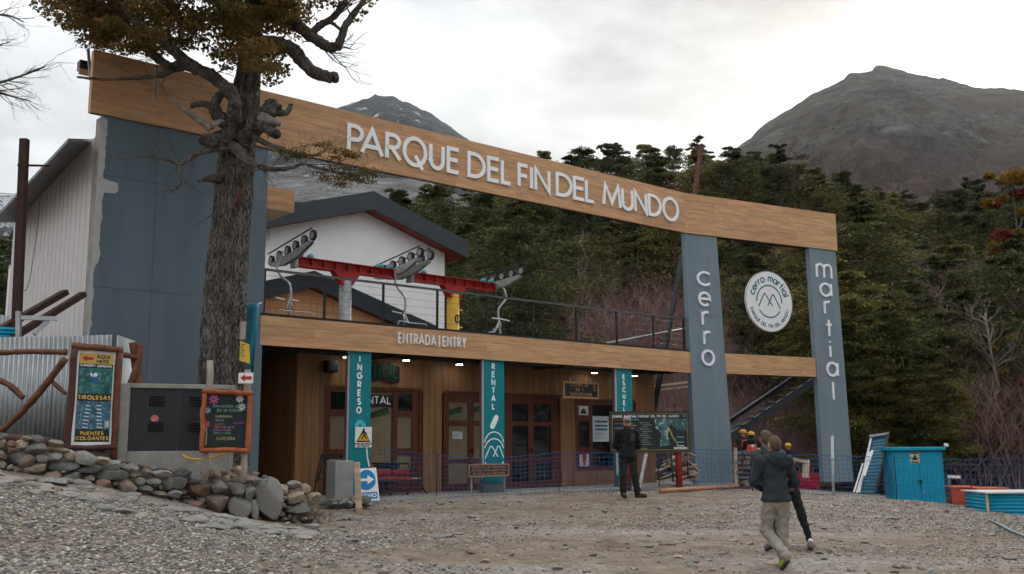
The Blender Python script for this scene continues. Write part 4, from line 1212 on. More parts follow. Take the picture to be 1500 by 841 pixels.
for k in range(9):
    f = (k + .5) / 9
    a = at(1060, 640, 34).lerp(at(1200, 545, 36), f); b = at(1068, 628, 35).lerp(at(1185, 548, 37), f)
    sb_.mb().bar(a, b, .22, .03).build('tread', m_blacksteel, sb_)
for k, (x0, y0, x1, y1) in enumerate(((958, 566, 1012, 559), (958, 572, 1012, 566))):
    t = Thing('rail_beam', ('upper' if k == 0 else 'lower') + ' pale timber rail seen under the terrace beside the cerro column', 'beam', at(x0, y0, 33.5))
    t.mb().bar(at(x0 - 10, y0 + 1, 33.5), at(x1 + 10, y1 - 1, 34.5), .05, .07).build('beam', m_timber, t)
# ------------------------------------------------------------------ forest
m_leafd = mat('evergreen_leaves', (.034, .045, .019), .65, col2=(.135, .132, .050), scale=.8, detail=2, rnd=.38, hue=.03, trans=.25, spec=.12)
m_leafo = mat('olive_leaves', (.080, .074, .024), .65, col2=(.215, .180, .055), scale=.9, detail=2, rnd=.28, hue=.02, trans=.25, spec=.12)
m_trunk = mat('forest_bark', (.085, .07, .058), .9, stretch=(1, 1, .2), scale=5, var=.4, bump=.2)
m_twig = mat('bare_twigs', (.24, .145, .135), .9, var=.3, scale=1.5, rnd=.18, hue=.01)
m_twiggrey = mat('grey_twigs', (.17, .14, .12), .9, var=.3, scale=1.5, rnd=.2)
def leaf_quads(P, nrm_up, size, R, asp=.62, along=None):
    """small leaf faces at points P, tilted at random round the vertical"""
    n = len(P)
    nv = R.normal(size=(n, 3)); nv /= np.linalg.norm(nv, axis=1)[:, None]
    nv = nv * (1 - nrm_up) + np.array([0, 0, 1]) * nrm_up
    nv /= np.linalg.norm(nv, axis=1)[:, None]
    a = np.cross(nv, R.normal(size=(n, 3))); a /= np.linalg.norm(a, axis=1)[:, None]
    if along is not None:
        a = along + R.normal(size=(n, 3)) * .45; a /= np.linalg.norm(a, axis=1)[:, None]
        nv = nv - a * (nv * a).sum(1)[:, None]; nv /= np.linalg.norm(nv, axis=1)[:, None]
    b = np.cross(nv, a)
    s = (size * R.uniform(.55, 1.35, n))[:, None]
    a = a * s; b = b * s * asp
    V = np.stack([P - a * .5, P - b * .5, P + a * .5, P + b * .5], 1).reshape(-1, 3)
    return V, np.arange(4 * n).reshape(n, 4)
def forest_tree(seed, h, w, leaf, n_leaf, m_leaf, lean=0.0, low=.22):
    R = np.random.default_rng(seed)
    rr = random.Random(seed)
    t = Thing('forest_tree', 'x', 'tree', (0, 0, 0), group='x')
    tr = MB()
    pts = [(lean * h * (k / 7) ** 2 + rr.uniform(-.12, .12), rr.uniform(-.12, .12), h * .93 * k / 7 - .3) for k in range(8)]
    tr.tube(pts, [max(.03, h * .020 * (1 - k / 7.4)) for k in range(8)], 7, seed=seed)
    P = []; nt = int(10 + h * 1.6)
    for i in range(nt):
        f = low + (1 - low) * (i + rr.uniform(0, .8)) / nt
        z = h * min(f, .985)
        g = (f - low) / (1 - low)
        rad = w * (0.30 + .80 * math.sin(math.pi * min(1, (1 - g) * .60 + .05))) * rr.uniform(.55, 1.12) * (1 if g < .85 else .6)
        nb = rr.choice((2, 3, 3, 4))
        a0 = rr.uniform(0, 6.28)
        for j in range(nb):
            an_ = a0 + 6.28 * j / nb + rr.uniform(-.5, .5)
            L_ = rad * rr.uniform(.55, 1.1)
            cx = lean * h * f * f
            c = np.array([cx + math.cos(an_) * L_ * .62, math.sin(an_) * L_ * .62, z + L_ * rr.uniform(-.05, .16)])
            tr.tube([(cx, 0, z - .25), tuple(c)], [.035 * h / 10, .012], 4, caps=False)
            m = int(n_leaf / (nt * 3))
            sub = rr.randint(2, 4)
            for s in range(sub):
                cc = c + np.array([math.cos(an_), math.sin(an_), .1]) * L_ * R.uniform(-.35, .42) + R.normal(size=3) * np.array([.22, .22, .08]) * L_
                k = m // sub
                q = R.normal(size=(k, 3)); q /= np.maximum(1e-6, np.linalg.norm(q, axis=1))[:, None]; q *= R.random((k, 1)) ** .45
                q *= np.array([.54, .54, .12]) * L_ * R.uniform(.6, 1.25)
                q[:, 2] -= (q[:, 0] ** 2 + q[:, 1] ** 2) * .25 / max(L_, .3)
                P.append(cc + q)
    P = np.concatenate(P)
    rad_ = P * np.array([1, 1, 0]); rad_ = rad_ / np.maximum(.05, np.linalg.norm(rad_, axis=1))[:, None] + np.array([0, 0, -.05])
    V, Q = leaf_quads(P, .5, leaf, R, .36, rad_)
    tr.build('trunk', m_trunk, t, True)
    np_mesh('crown', V, Q, m_leaf, False, t)
    return t, h
protoF = []
spec_ = [(11, 10, 2.6, m_leafd, .03), (12, 11, 3.0, m_leafd, -.04), (13, 9, 2.7, m_leafd, .05), (14, 12, 2.5, m_leafd, 0), (15, 10, 3.1, m_leafd, -.02), (16, 9, 2.4, m_leafo, .02),
         (17, 10, 2.8, m_leafo, -.05), (18, 11, 3.2, m_leafd, .02)]
for sd, h, w, m, ln in spec_:
    protoF.append(forest_tree(sd, h, w, .20, 24000, m, ln))
def place_copy(proto, used, loc, rz, sc, label, group, cat=None):
    t, h = proto
    root = t.e
    if root.name not in used:
        used.add(root.name); o = root
    else:
        o = copy_tree(root)
    o.location = loc; o.rotation_euler = (0, 0, rz); o.scale = sc
    o['label'] = label; o['group'] = group
    if cat: o['category'] = cat
    return o
usedF = set()
SKY = [(540, 300), (570, 285), (600, 262), (640, 258), (700, 262), (745, 250), (780, 219), (830, 210), (870, 205), (920, 200), (960, 204), (1000, 199), (1034, 190), (1060, 211), (1090, 209), (1130, 216),
       (1162, 207), (1200, 222), (1230, 242), (1260, 233), (1300, 256), (1350, 262), (1400, 272), (1440, 256), (1500, 250), (1600, 240)]
skx = [p[0] for p in SKY]; sky_ = [p[1] for p in SKY]
ORD = ['first', 'second', 'third', 'fourth', 'fifth', 'sixth', 'seventh', 'eighth', 'ninth', 'tenth', 'eleventh', 'twelfth', 'thirteenth', 'fourteenth', 'fifteenth', 'sixteenth', 'seventeenth', 'eighteenth', 'nineteenth', 'twentieth']
def ordn(k): return ORD[k] if k < 20 else ('twenty-' + ORD[k - 20] if k < 29 else '%dth' % (k + 1))
def zone_label(px, Y):
    far = 'high on the wooded slope' if Y > 80 else ('midway up the wooded slope' if Y > 56 else 'at the foot of the wooded slope')
    if px < 700: w = 'behind the gabled roof'
    elif px < 1000: w = 'between the wooden beam and the terrace'
    elif px < 1215: w = 'seen through and above the end bay of the gate'
    elif px < 1370: w = 'right of the gate above the blue shed'
    else: w = 'at the right edge of the picture'
    return f'evergreen tree {far}, {w}', f'evergreens {far} {w}'
R6 = random.Random(21)
for row_i, Y in enumerate((104, 93, 83, 74, 66, 59, 52, 46, 41)):
    in_row = []
    step = 3.5 * 1476 / Y
    px = 560 - R6.uniform(0, step)
    while px < 1600:
        x = px + R6.uniform(-.3, .3) * step
        yy = Y + R6.uniform(-3, 3)
        loc = at(x, 600, yy); loc.z = gz(loc.x, yy)
        sk = np.interp(x, skx, sky_)
        ztop = at(x, sk, yy).z
        hmax = ztop - loc.z
        h = R6.uniform(7.5, 11.5) if Y < 80 else hmax * R6.uniform(.86, 1.0)
        h = min(h, hmax * .985)
        ok = True
        if Y < 58 and (820 < x < 1015 or 1050 < x < 1105): ok = False        # bare shrubs stand there
        if Y < 60 and x < 700: ok = False
        # keep clear of the gabled houses
        if x < 700 and Y < 50: ok = False
        if ok and h > 3:
            i = R6.randrange(len(protoF)); 
            if 1180 < x < 1400 and Y < 62 and R6.random() < .5: i = R6.choice((5, 6))
            pr = protoF[i]; s = h / pr[1]
            lb, gr = zone_label(x, Y)
            wsc = max(.72, min(1.25, s)) * R6.uniform(.85, 1.12)
            in_row.append((loc.x / loc.y, place_copy(pr, usedF, loc, R6.uniform(0, 6.28), (wsc, wsc, s), lb, 'evergreens on the wooded slope')))
        px += step
    for k, (_, o) in enumerate(sorted(in_row, key=lambda a: a[0])):
        o['label'] = f'evergreen tree, {ordn(k)} from the left in the {ordn(row_i)} row below the skyline'
for k, (x, top, Y, i) in enumerate(((1262, 392, 37.5, 5), (1310, 430, 36.5, 0), (1352, 400, 38, 3), (1395, 455, 37, 1), (1288, 500, 35.5, 6), (1335, 520, 35.5, 2), (1420, 420, 39, 4), (1465, 440, 38, 7), (1243, 470, 36, 2), (1378, 530, 35.3, 5))):
    loc = at(x, 620, Y); loc.z = gz(loc.x, Y); h = at(x, top, Y).z - loc.z
    pr = protoF[i]; s = h / pr[1]
    place_copy(pr, usedF, loc, R6.uniform(0, 6), (max(s, .55) * .9,) * 2 + (s,), f'evergreen standing directly behind the blue shed and net, planted {ordn(k)}', 'evergreens directly behind the shed')
for x, top, Y in ((-70, 300, 75), (-25, 345, 68), (12, 338, 72), (30, 352, 80), (392, 282, 66), (445, 292, 70), (462, 296, 74)):
    loc = at(x, 600, Y); loc.z = gz(loc.x, Y); h = at(x, top, Y).z - loc.z
    pr = protoF[R6.randrange(5)]; s = h / pr[1]
    place_copy(pr, usedF, loc, R6.uniform(0, 6), (min(s, 1.1),) * 2 + (s,), {-70: 'dark evergreen mostly outside the left edge of the picture', -25: 'dark evergreen cut by the left picture edge', 12: 'dark evergreen just left of the rusty post', 30: 'dark evergreen hidden behind the rusty post', 392: 'small evergreen top above the wooden canopy box', 445: 'small evergreen top right of the canopy box', 462: 'small evergreen top touching the left roof slope'}[x],
               'evergreens at the left edge' if x < 100 else 'evergreens beside the canopy box')
# the wood goes on to the right of the yard, mirrored in the door glass
for k in range(26):
    x = 21 + (k % 13) * 3.1 + R6.uniform(-1, 1); y = R6.uniform(-6, 30)
    if abs(x) < .56 * y + 3: x = .56 * y + 5 + R6.uniform(0, 10)
    pr = protoF[k % 7]; s = R6.uniform(.7, 1.1)
    place_copy(pr, usedF, (x, y, gz(x, y)), k * 1.7, (s * .8, s * .8, s), 'evergreen tree right of the yard outside the picture', 'trees right of the yard')
# wood behind the photographer
for k, (x, y) in enumerate(((-16, -20), (-7, -26), (3, -22), (13, -24), (24, -18), (-25, -14), (34, -12), (18, -30))):
    pr = protoF[k % 5]
    s = R6.uniform(.8, 1.1)
    place_copy(pr, usedF, (x, y, gz(x, y)), k * 1.3, (s, s, s), 'evergreen tree behind the photographer', 'trees behind the photographer')

# ---- bare shrubs
def twig_tree(mb, p, d, L, r, depth, rr, up=.15, spread=.55, n=(2, 3), sides=4):
    q = Vector(p); dd = Vector(d).normalized()
    path = [q.copy()]; rad = [r]
    ns = 3
    for i in range(ns):
        dd = (dd + Vector((rr.gauss(0, .16), rr.gauss(0, .16), rr.gauss(0, .1) + up * .12))).normalized()
        q = q + dd * (L / ns); path.append(q.copy()); rad.append(r * (1 - .5 * (i + 1) / ns))
    mb.tube(path, rad, sides if r > .012 else 3, caps=False)
    if depth > 0:
        for k in range(rr.randint(*n)):
            j = rr.randint(1, ns)
            nd = (dd + Vector((rr.gauss(0, spread), rr.gauss(0, spread), rr.gauss(0, spread * .6) + up))).normalized()
            twig_tree(mb, path[j], nd, L * rr.uniform(.6, .85), r * .55, depth - 1, rr, up, spread, n, sides)
protoS = []
for sd in range(4):
    rr = random.Random(40 + sd)
    t = Thing('bare_shrub', 'x', 'shrub', (0, 0, 0), group='x')
    m = MB()
    for k in range(13):
        a = rr.uniform(0, 6.28)
        twig_tree(m, (math.cos(a) * .3, math.sin(a) * .3, -.1), (math.cos(a) * .45, math.sin(a) * .45, 1), rr.uniform(.9, 1.5), .032, 5, rr, .22, .50, (2, 3))
    m.build('branches', m_twig if sd < 3 else m_twiggrey, t)
    protoS.append((t, 3.4))
usedS = set()
spots = [(872, 52, 1.7), (890, 50, 1.9), (908, 54, 2.1), (925, 50, 2.1), (942, 55, 2.35), (960, 51, 2.2), (978, 54, 2.3), (996, 50, 2.2), (1012, 54, 2.2), (1062, 52, 2.3), (1080, 50, 2.1), (1097, 54, 2.0), (915, 47, 1.7), (950, 47, 1.7), (985, 47, 1.7), (880, 44, 1.3), (905, 42, 1.3), (930, 45, 1.5), (955, 41, 1.3), (985, 43, 1.5), (1010, 46, 1.6), (850, 42, 1.2), (820, 41, 1.0), (790, 42, 1.0), (760, 41, .9), (935, 38, 1.2), (968, 39, 1.3), (900, 38.5, 1.1),
         (1068, 45, 2.0), (1092, 43, 1.7), (1075, 40, 1.2), (1120, 41, 1.0), (1150, 40, 1.1), (1180, 41, 1.2), (1005, 38, 1.3), (865, 39, 1.0),
         (1400, 38, 1.7), (1430, 36, 1.5), (1455, 40, 2.0), (1480, 37, 1.7), (1510, 39, 1.9), (1375, 41, 1.4), (1330, 40, 1.2), (1290, 42, 1.2), (1270, 38, .9), (1350, 37, .9), (1310, 36.5, .8), (1420, 45, 2.1), (1490, 46, 2.3),
         (700, 43, 1.0), (725, 45, 1.2), (1130, 37, .8), (1165, 36.5, .8), (1230, 39, 1.1)]
shrubs = {}
for x, Y, s in spots:
    loc = at(x, 620, Y); loc.z = gz(loc.x, Y)
    i = R6.choice((0, 1, 2)) if x < 1200 else R6.choice((0, 1, 2, 3, 3))
    w = 'between terrace railing and cerro column' if x < 1040 else ('seen through the end bay of the gate' if x < 1250 else 'behind the blue shed and the net')
    shrubs.setdefault(w, []).append((x, place_copy(protoS[i], usedS, loc, R6.uniform(0, 6.28), (s, s, s * R6.uniform(.85, 1.05)), 'x', 'bare shrubs ' + w)))
for w, l in shrubs.items():
    for k, (_, o) in enumerate(sorted(l, key=lambda a: a[0])): o['label'] = f'leafless reddish shrub, {ordn(k)} from the left {w}'
# leafless trees standing among the evergreens
protoB = []
for sd in range(3):
    rr = random.Random(70 + sd)
    t = Thing('bare_forest_tree', 'x', 'tree', (0, 0, 0), group='x')
    m = MB(); pts = [(rr.gauss(0, .12) * k, rr.gauss(0, .12) * k, k * 1.5 - .3) for k in range(6)]
    pts = [Vector(p) for p in pts]
    m.tube(pts, [.13 - .019 * k for k in range(6)], 6); m.build('trunk', m_twiggrey, t, True)
    m = MB()
    for k in range(26):
        f = rr.uniform(.25, 1.0) * 4.99; i = int(f); p = pts[i].lerp(pts[i + 1], f - i); a = rr.uniform(0, 6.28)
        twig_tree(m, p, (math.cos(a), math.sin(a), .75), rr.uniform(.7, 1.3) * (1.2 - f / 8), .035, 4, rr, .2, .42, (2, 3))
    m.build('branches', m_twiggrey if sd else m_twig, t)
    protoB.append((t, 8.0))
usedB = set()
for k, (x, Y, s) in enumerate(sorted(((1255, 47, 1.0), (1300, 40, .9), (1338, 52, 1.1), (1370, 39, 1.0), (1398, 46, 1.2), (1412, 37, .95), (1436, 42, 1.15), (1458, 36.5, .9), (1476, 45, 1.2), (1495, 40, 1.1), (1520, 43, 1.2), (1120, 56, 1.0), (1160, 62, 1.1),
        (1215, 58, 1.0), (1285, 64, 1.1), (770, 62, 1.0), (840, 70, 1.1), (905, 66, 1.0), (690, 66, .9), (1035, 72, 1.1)))):
    loc = at(x, 620, Y); loc.z = gz(loc.x, Y)
    place_copy(protoB[k % 3], usedB, loc, R6.uniform(0, 6.28), (s, s, s), f'leafless grey-brown tree, {ordn(k)} from the left among the evergreens', 'bare trees among the evergreens')
# autumn tree at the right edge, yellow and red clumps
def autumn_tree(label, x, Y, clumps, trunk):
    loc = at(x, 620, Y); loc.z = gz(loc.x, Y)
    t = Thing('autumn_tree', label, 'tree', loc)
    R = np.random.default_rng(5); m = t.mb()
    m.tube(smooth_path([loc] + [at(a, b, Y) for a, b in trunk], 4), [max(.03, .16 - .010 * k) for k in range(len(trunk) * 4 + 1)], 7)
    top = [at(a, b, Y) for a, b in trunk]
    for (a, b, s, mm) in clumps:
        c = at(a, b, Y)
        near = min(top, key=lambda p: (p - c).length)
        m.tube([near, (near + c) / 2 + Vector((0, 0, -.1)), c], [.06, .04, .02], 5, caps=False)
        k = 260
        q = R.normal(size=(k, 3)); q *= (R.random((k, 1)) ** .4 / np.linalg.norm(q, axis=1)[:, None]) * s * Y / 1476
        V, Q = leaf_quads(np.array(c) - np.array(loc) + q * np.array([1, 1, .7]), .3, .17, R)
        np_mesh('leaf_clump', V, Q, mm, False, t)
    m.build('trunk', m_trunk, t, True)
m_ly = mat('yellow_leaves', (.16, .095, .016), .6, col2=(.30, .17, .03), scale=2, trans=.25, spec=.1)
m_lr = mat('red_leaves', (.085, .016, .010), .6, col2=(.18, .035, .016), scale=2, trans=.25, spec=.1)
autumn_tree('tall thin autumn tree with yellow and red leaf clumps at the right edge', 1492, 40, [(1478, 262, 18, m_ly), (1493, 258, 16, m_ly), (1449, 258, 8, m_ly), (1446, 298, 11, m_ly), (1458, 300, 8, m_lr), (1470, 290, 7, m_ly),
    (1494, 284, 12, m_lr), (1468, 346, 18, m_lr), (1458, 362, 14, m_ly), (1470, 378, 14, m_lr), (1452, 380, 9, m_lr), (1493, 342, 10, m_ly), (1500, 310, 9, m_ly)], [(1494, 520), (1496, 430), (1490, 340), (1482, 270)])
autumn_tree('slender dark autumn tree with sparse yellow tufts behind the net', 1440, 37, [(1448, 555, 6, m_ly), (1455, 512, 5, m_ly), (1480, 495, 6, m_ly), (1425, 545, 5, m_lr), (1470, 545, 6, m_ly), (1492, 560, 8, m_lr), (1452, 570, 4, m_ly)],
    [(1430, 600), (1440, 570), (1462, 540), (1485, 500), (1500, 470)])

# ------------------------------------------------------------------ the big tree in front of the slate wall
YT = 18.4
m_bark = mat('old_bark', (.050, .042, .036), .92, stretch=(1, 1, .16), scale=24, detail=8, col2=(.24, .21, .185), bump=1.0, bscale=26, bstretch=(1, 1, .18))
m_bark2 = mat('branch_bark', (.035, .029, .024), .92, scale=14, detail=6, col2=(.13, .115, .10), bump=.9, bscale=26)
m_dead = mat('dead_branch', (.22, .19, .17), .85, scale=7, var=.3, bump=.3)
m_aut = mat('autumn_leaves', (.065, .078, .023), .6, col2=(.215, .108, .030), scale=2.2, detail=3, trans=.45, spec=.15)
def bark_material():
    m = bpy.data.materials.new('cracked_bark'); m.use_nodes = True
    nt = m.node_tree; N = nt.nodes; L = nt.links; bs = N['Principled BSDF']; bs.inputs['Roughness'].default_value = .95; bs.inputs['Specular IOR Level'].default_value = .1
    tc = N.new('ShaderNodeTexCoord'); mp = N.new('ShaderNodeMapping'); mp.inputs['Scale'].default_value = (1, 1, .20); L.new(tc.outputs['Object'], mp.inputs['Vector'])
    n1 = N.new('ShaderNodeTexNoise'); n1.inputs['Scale'].default_value = 7; n1.inputs['Detail'].default_value = 5; L.new(mp.outputs[0], n1.inputs['Vector'])
    ad = N.new('ShaderNodeVectorMath'); ad.operation = 'MULTIPLY_ADD'; ad.inputs[1].default_value = (.09, .09, .09); L.new(n1.outputs['Color'], ad.inputs[0]); L.new(mp.outputs[0], ad.inputs[2])
    vo = N.new('ShaderNodeTexVoronoi'); vo.feature = 'DISTANCE_TO_EDGE'; vo.inputs['Scale'].default_value = 30; L.new(ad.outputs[0], vo.inputs['Vector'])
    cr = N.new('ShaderNodeValToRGB'); cr.color_ramp.elements[0].position = .0; cr.color_ramp.elements[1].position = .12; cr.color_ramp.elements[0].color = (.020, .016, .013, 1); cr.color_ramp.elements[1].color = (1, 1, 1, 1)
    L.new(vo.outputs['Distance'], cr.inputs['Fac'])
    n2 = N.new('ShaderNodeTexNoise'); n2.inputs['Scale'].default_value = 3.5; n2.inputs['Detail'].default_value = 8; n2.inputs['Roughness'].default_value = .7; L.new(tc.outputs['Object'], n2.inputs['Vector'])
    r2 = N.new('ShaderNodeValToRGB'); r2.color_ramp.elements[0].position = .35; r2.color_ramp.elements[1].position = .68; r2.color_ramp.elements[0].color = (.095, .080, .068, 1); r2.color_ramp.elements[1].color = (.25, .225, .20, 1)
    L.new(n2.outputs['Fac'], r2.inputs['Fac'])
    mx = N.new('ShaderNodeMix'); mx.data_type = 'RGBA'; mx.blend_type = 'MULTIPLY'; mx.inputs['Factor'].default_value = .55; L.new(r2.outputs['Color'], mx.inputs['A']); L.new(cr.outputs['Color'], mx.inputs['B'])
    L.new(mx.outputs['Result'], bs.inputs['Base Color'])
    bp = N.new('ShaderNodeBump'); bp.inputs['Strength'].default_value = 1; bp.inputs['Distance'].default_value = .03; L.new(cr.outputs['Color'], bp.inputs['Height'])
    bp2 = N.new('ShaderNodeBump'); bp2.inputs['Strength'].default_value = .6; bp2.inputs['Distance'].default_value = .02; L.new(n1.outputs['Fac'], bp2.inputs['Height']); L.new(bp.outputs[0], bp2.inputs['Normal'])
    L.new(bp2.outputs[0], bs.inputs['Normal'])
    return m
m_bark = bark_material()
bt0 = at(325, 660, YT); bt0.z = 1.0
bt = Thing('old_tree', 'big gnarled old tree with brown autumn leaves before the slate wall', 'tree', bt0)
tp = [(322, 690, 46), (323, 640, 40), (325, 570, 35), (328, 470, 32), (334, 380, 30), (341, 300, 28.5), (346, 235, 27), (350, 195, 27), (358, 150, 22), (364, 100, 18), (368, 50, 15.5), (371, 0, 14), (374, -60, 12), (378, -140, 9), (384, -240, 5)]
path = smooth_path([at(a, b, YT) for a, b, c in tp], 10)
rads = np.interp(np.arange(len(path)), np.arange(len(tp)) * 10, [c * YT / 1476 for a, b, c in tp])
NS = 150
V = []
for i, p in enumerate(path):
    for k in range(NS):
        a = 2 * math.pi * k / NS
        V.append((p.x + math.cos(a) * rads[i], p.y + math.sin(a) * rads[i], p.z))
V = np.array(V).reshape(len(path), NS, 3)
ang = np.tile(np.arange(NS) / NS * 2 * math.pi, (len(path), 1)); zz_ = V[:, :, 2]
tx = np.cos(ang) * 3; ty = np.sin(ang) * 3
d1 = -.035 + fbm(tx * 3.2 + zz_ * .35, ty * 3.2 + zz_ * .5, 2.4, 3, .6, True) * .05 + fbm(tx, ty + zz_ * .9, .8, 3) * .05
cen = np.array([(p.x, p.y, p.z) for p in path])[:, None, :]
V = cen + (V - cen) * (1 + (d1 / rads[:, None])[:, :, None] * np.clip(rads / .3, .3, 1)[:, None, None])
ii = np.arange(len(path) * NS).reshape(len(path), NS)
q = np.stack([ii[:-1, :], np.roll(ii, -1, 1)[:-1, :], np.roll(ii, -1, 1)[1:, :], ii[1:, :]], -1).reshape(-1, 4)
trunk = np_mesh('trunk', V.reshape(-1, 3) - np.array(bt0), q, m_bark, True, bt)
def limb(pts, name='limb', m=None, seed=0, sides=12, knots=.10, parent=None):
    """pts: px, py, depth offset, radius in pixels"""
    P = smooth_path([at(a, b, YT + c) for a, b, c, d in pts], 6)
    rd = np.interp(np.arange(len(P)), np.arange(len(pts)) * 6, [d * YT / 1476 for a, b, c, d in pts])
    rr = random.Random(seed)
    rd = [r * (1 + rr.uniform(-knots, knots)) for r in rd]
    P = [p + Vector((rr.gauss(0, .2), rr.gauss(0, .2), rr.gauss(0, .2))) * r * .35 for p, r in zip(P, rd)]
    q = MB(bt0); q.tube(P, rd, sides, wob=.05, flute=.06, seed=seed)
    q.build(name, m or m_bark, bt, True)
    return P, rd
def twigs(P, rd, n, L, depth, seed, m=None, up=.1, r0=None, rng_=(.3, 1.0)):
    rr = random.Random(seed); q = MB(bt0); tips = []
    for k in range(n):
        i = int(len(P) * rr.uniform(*rng_)); i = min(i, len(P) - 2)
        d = (P[i + 1] - P[i]).normalized() + Vector((rr.gauss(0, .6), rr.gauss(0, .6), rr.gauss(0, .5)))
        twig_tree(q, P[i], d, L * rr.uniform(.6, 1.2), min(rd[i] * .5, r0 or .02), depth, rr, up, .5)
    q.build('twigs', m or m_bark2, bt)
limb([(350, 190, -.25, 16), (322, 203, -.5, 12), (302, 206, -.8, 10)], seed=1, knots=.15)
P, r = limb([(340, 195, -.35, 11), (342, 165, -.55, 11), (343, 146, -.6, 10), (330, 128, -.6, 9.5), (312, 113, -.6, 9.5), (290, 102, -.5, 9), (268, 95, -.4, 8.5), (248, 98, -.3, 7), (225, 80, -.1, 7), (190, 50, .3, 6), (150, 30, .6, 4), (110, 10, .8, 2.5)], seed=2)
twigs(P, r, 14, .7, 3, 3)
P, r = limb([(290, 104, -.5, 10), (262, 80, -.8, 8), (230, 55, -1.2, 7), (190, 20, -1.5, 5), (160, -20, -1.7, 4)], seed=4); twigs(P, r, 10, .7, 3, 5)
limb([(346, 190, -.3, 11), (325, 175, -.5, 10), (314, 160, -.5, 9), (318, 145, -.5, 7), (328, 135, -.5, 5)], seed=6, knots=.15)
limb([(312, 158, -.5, 6), (298, 152, -.6, 5), (279, 155, -.7, 4.5)], seed=7, m=m_bark2)
limb([(255, 100, -.4, 6), (243, 108, -.5, 4.5), (224, 113, -.5, 3.2), (190, 115, -.6, 2.8), (150, 116, -.6, 2.4), (113, 113, -.7, 1.6)], seed=8, sides=7)
limb([(229, 95, -.5, 2.5), (227, 125, -.5, 2.3), (226, 158, -.5, 1.4)], seed=9, m=m_dead, sides=6)
limb([(308, 188, -.7, 6), (290, 175, -.8, 5), (270, 160, -.9, 4), (252, 143, -1.0, 1.5)], seed=10, m=m_dead, sides=8)
limb([(308, 187, -.7, 5), (322, 178, -.6, 4), (335, 180, -.5, 3)], seed=11, m=m_dead, sides=8)
# gnarled stump on the right of the trunk
limb([(352, 205, -.2, 17), (372, 188, -.4, 15), (388, 168, -.5, 11), (396, 156, -.5, 8)], seed=12, knots=.2)
limb([(385, 165, -.5, 9), (398, 158, -.6, 7), (412, 158, -.6, 6)], seed=13, knots=.2); limb([(395, 166, -.6, 7), (410, 166, -.6, 5.5), (422, 164, -.6, 4), (426, 152, -.6, 3)], seed=14, knots=.2)
limb([(378, 178, -.6, 10), (392, 188, -.7, 8), (405, 197, -.8, 7)], seed=15, knots=.15); limb([(388, 160, -.5, 7), (395, 150, -.5, 6), (403, 150, -.5, 5)], seed=16, knots=.2)
limb([(384, 172, -.7, 8), (398, 178, -.8, 6), (411, 181, -.8, 4)], seed=17, m=m_dead)
# the limbs reaching to the upper right
P, r = limb([(368, 20, 0, 12), (395, 25, .2, 11), (420, 30, .3, 10), (440, 40, .3, 9.5), (458, 54, .3, 9), (476, 66, .3, 8.5), (492, 69, .3, 8), (500, 55, .3, 6.5), (506, 38, .3, 6), (520, 18, .3, 5), (534, -2, .3, 4), (545, -25, .3, 3)], seed=18); twigs(P, r, 10, .6, 3, 19, rng_=(.4, 1))
P, r = limb([(455, 52, .3, 6), (468, 38, .3, 6), (485, 28, .3, 5.5), (500, 12, .3, 5), (508, -5, .3, 4), (512, -40, .3, 3)], seed=20); twigs(P, r, 8, .55, 3, 21)
limb([(366, 60, .1, 12), (400, 62, .3, 11), (430, 74, .4, 10.5), (445, 92, .4, 10), (462, 108, .4, 9.5), (480, 113, .4, 9), (494, 113, .4, 8)], seed=22)
limb([(480, 30, .3, 3), (490, 36, .2, 3), (500, 45, .2, 2.2)], seed=23, sides=7)
P, r = limb([(372, 10, 0, 9), (390, -20, -.3, 8), (420, -60, -.6, 6), (450, -110, -.8, 4)], seed=24); twigs(P, r, 8, .8, 3, 25)
P, r = limb([(368, 40, 0, 9), (340, 20, -.8, 8), (300, -10, -1.6, 7), (250, -50, -2.2, 5)], seed=26); twigs(P, r, 10, .8, 3, 27)
P, r = limb([(370, 0, 0, 9), (345, -30, .8, 8), (300, -70, 1.5, 6), (240, -110, 2.0, 4)], seed=28); twigs(P, r, 8, .8, 3, 29)
# thin low branches
P, r = limb([(332, 218, -.4, 6), (312, 219, -.6, 5), (292, 224, -.8, 4), (275, 234, -.9, 3.5), (262, 240, -1, 3), (245, 234, -1.1, 2.2), (222, 231, -1.2, 1.5), (200, 228, -1.2, .8)], seed=30, sides=7); twigs(P, r, 16, .45, 2, 31, up=-.05, r0=.007)
P, r = limb([(262, 240, -1, 2.2), (261, 255, -1, 2), (266, 266, -1, 1.5), (258, 278, -1, .7)], seed=32, sides=6); twigs(P, r, 5, .3, 2, 33, r0=.006)
limb([(322, 262, -.3, 8), (305, 262, -.6, 5), (290, 265, -.7, 3)], seed=34, sides=8)
P, r = limb([(340, 214, -.4, 9), (352, 226, -.7, 8), (362, 236, -.9, 6), (380, 244, -1, 4.5), (400, 248, -1.1, 4), (425, 246, -1.2, 3.2), (445, 240, -1.3, 2.5), (470, 247, -1.3, 2), (500, 252, -1.3, 1.5), (540, 258, -1.3, .8)], seed=35, sides=8); twigs(P, r, 34, .42, 2, 36, r0=.008)
P, r = limb([(372, 200, -.5, 5), (390, 210, -.7, 4), (410, 217, -.9, 3), (440, 226, -1, 2), (470, 228, -1, 1)], seed=37, sides=7); twigs(P, r, 16, .35, 2, 38, r0=.006)
limb([(345, 300, -.45, 3.5), (349, 292, -.55, 3.2), (353, 275, -.6, 2.6)], seed=39, m=MATS['rust_red'], sides=7)
limb([(318, 310, -.4, 1.5), (300, 322, -.6, 1.2), (282, 334, -.7, .6)], seed=40, sides=5)
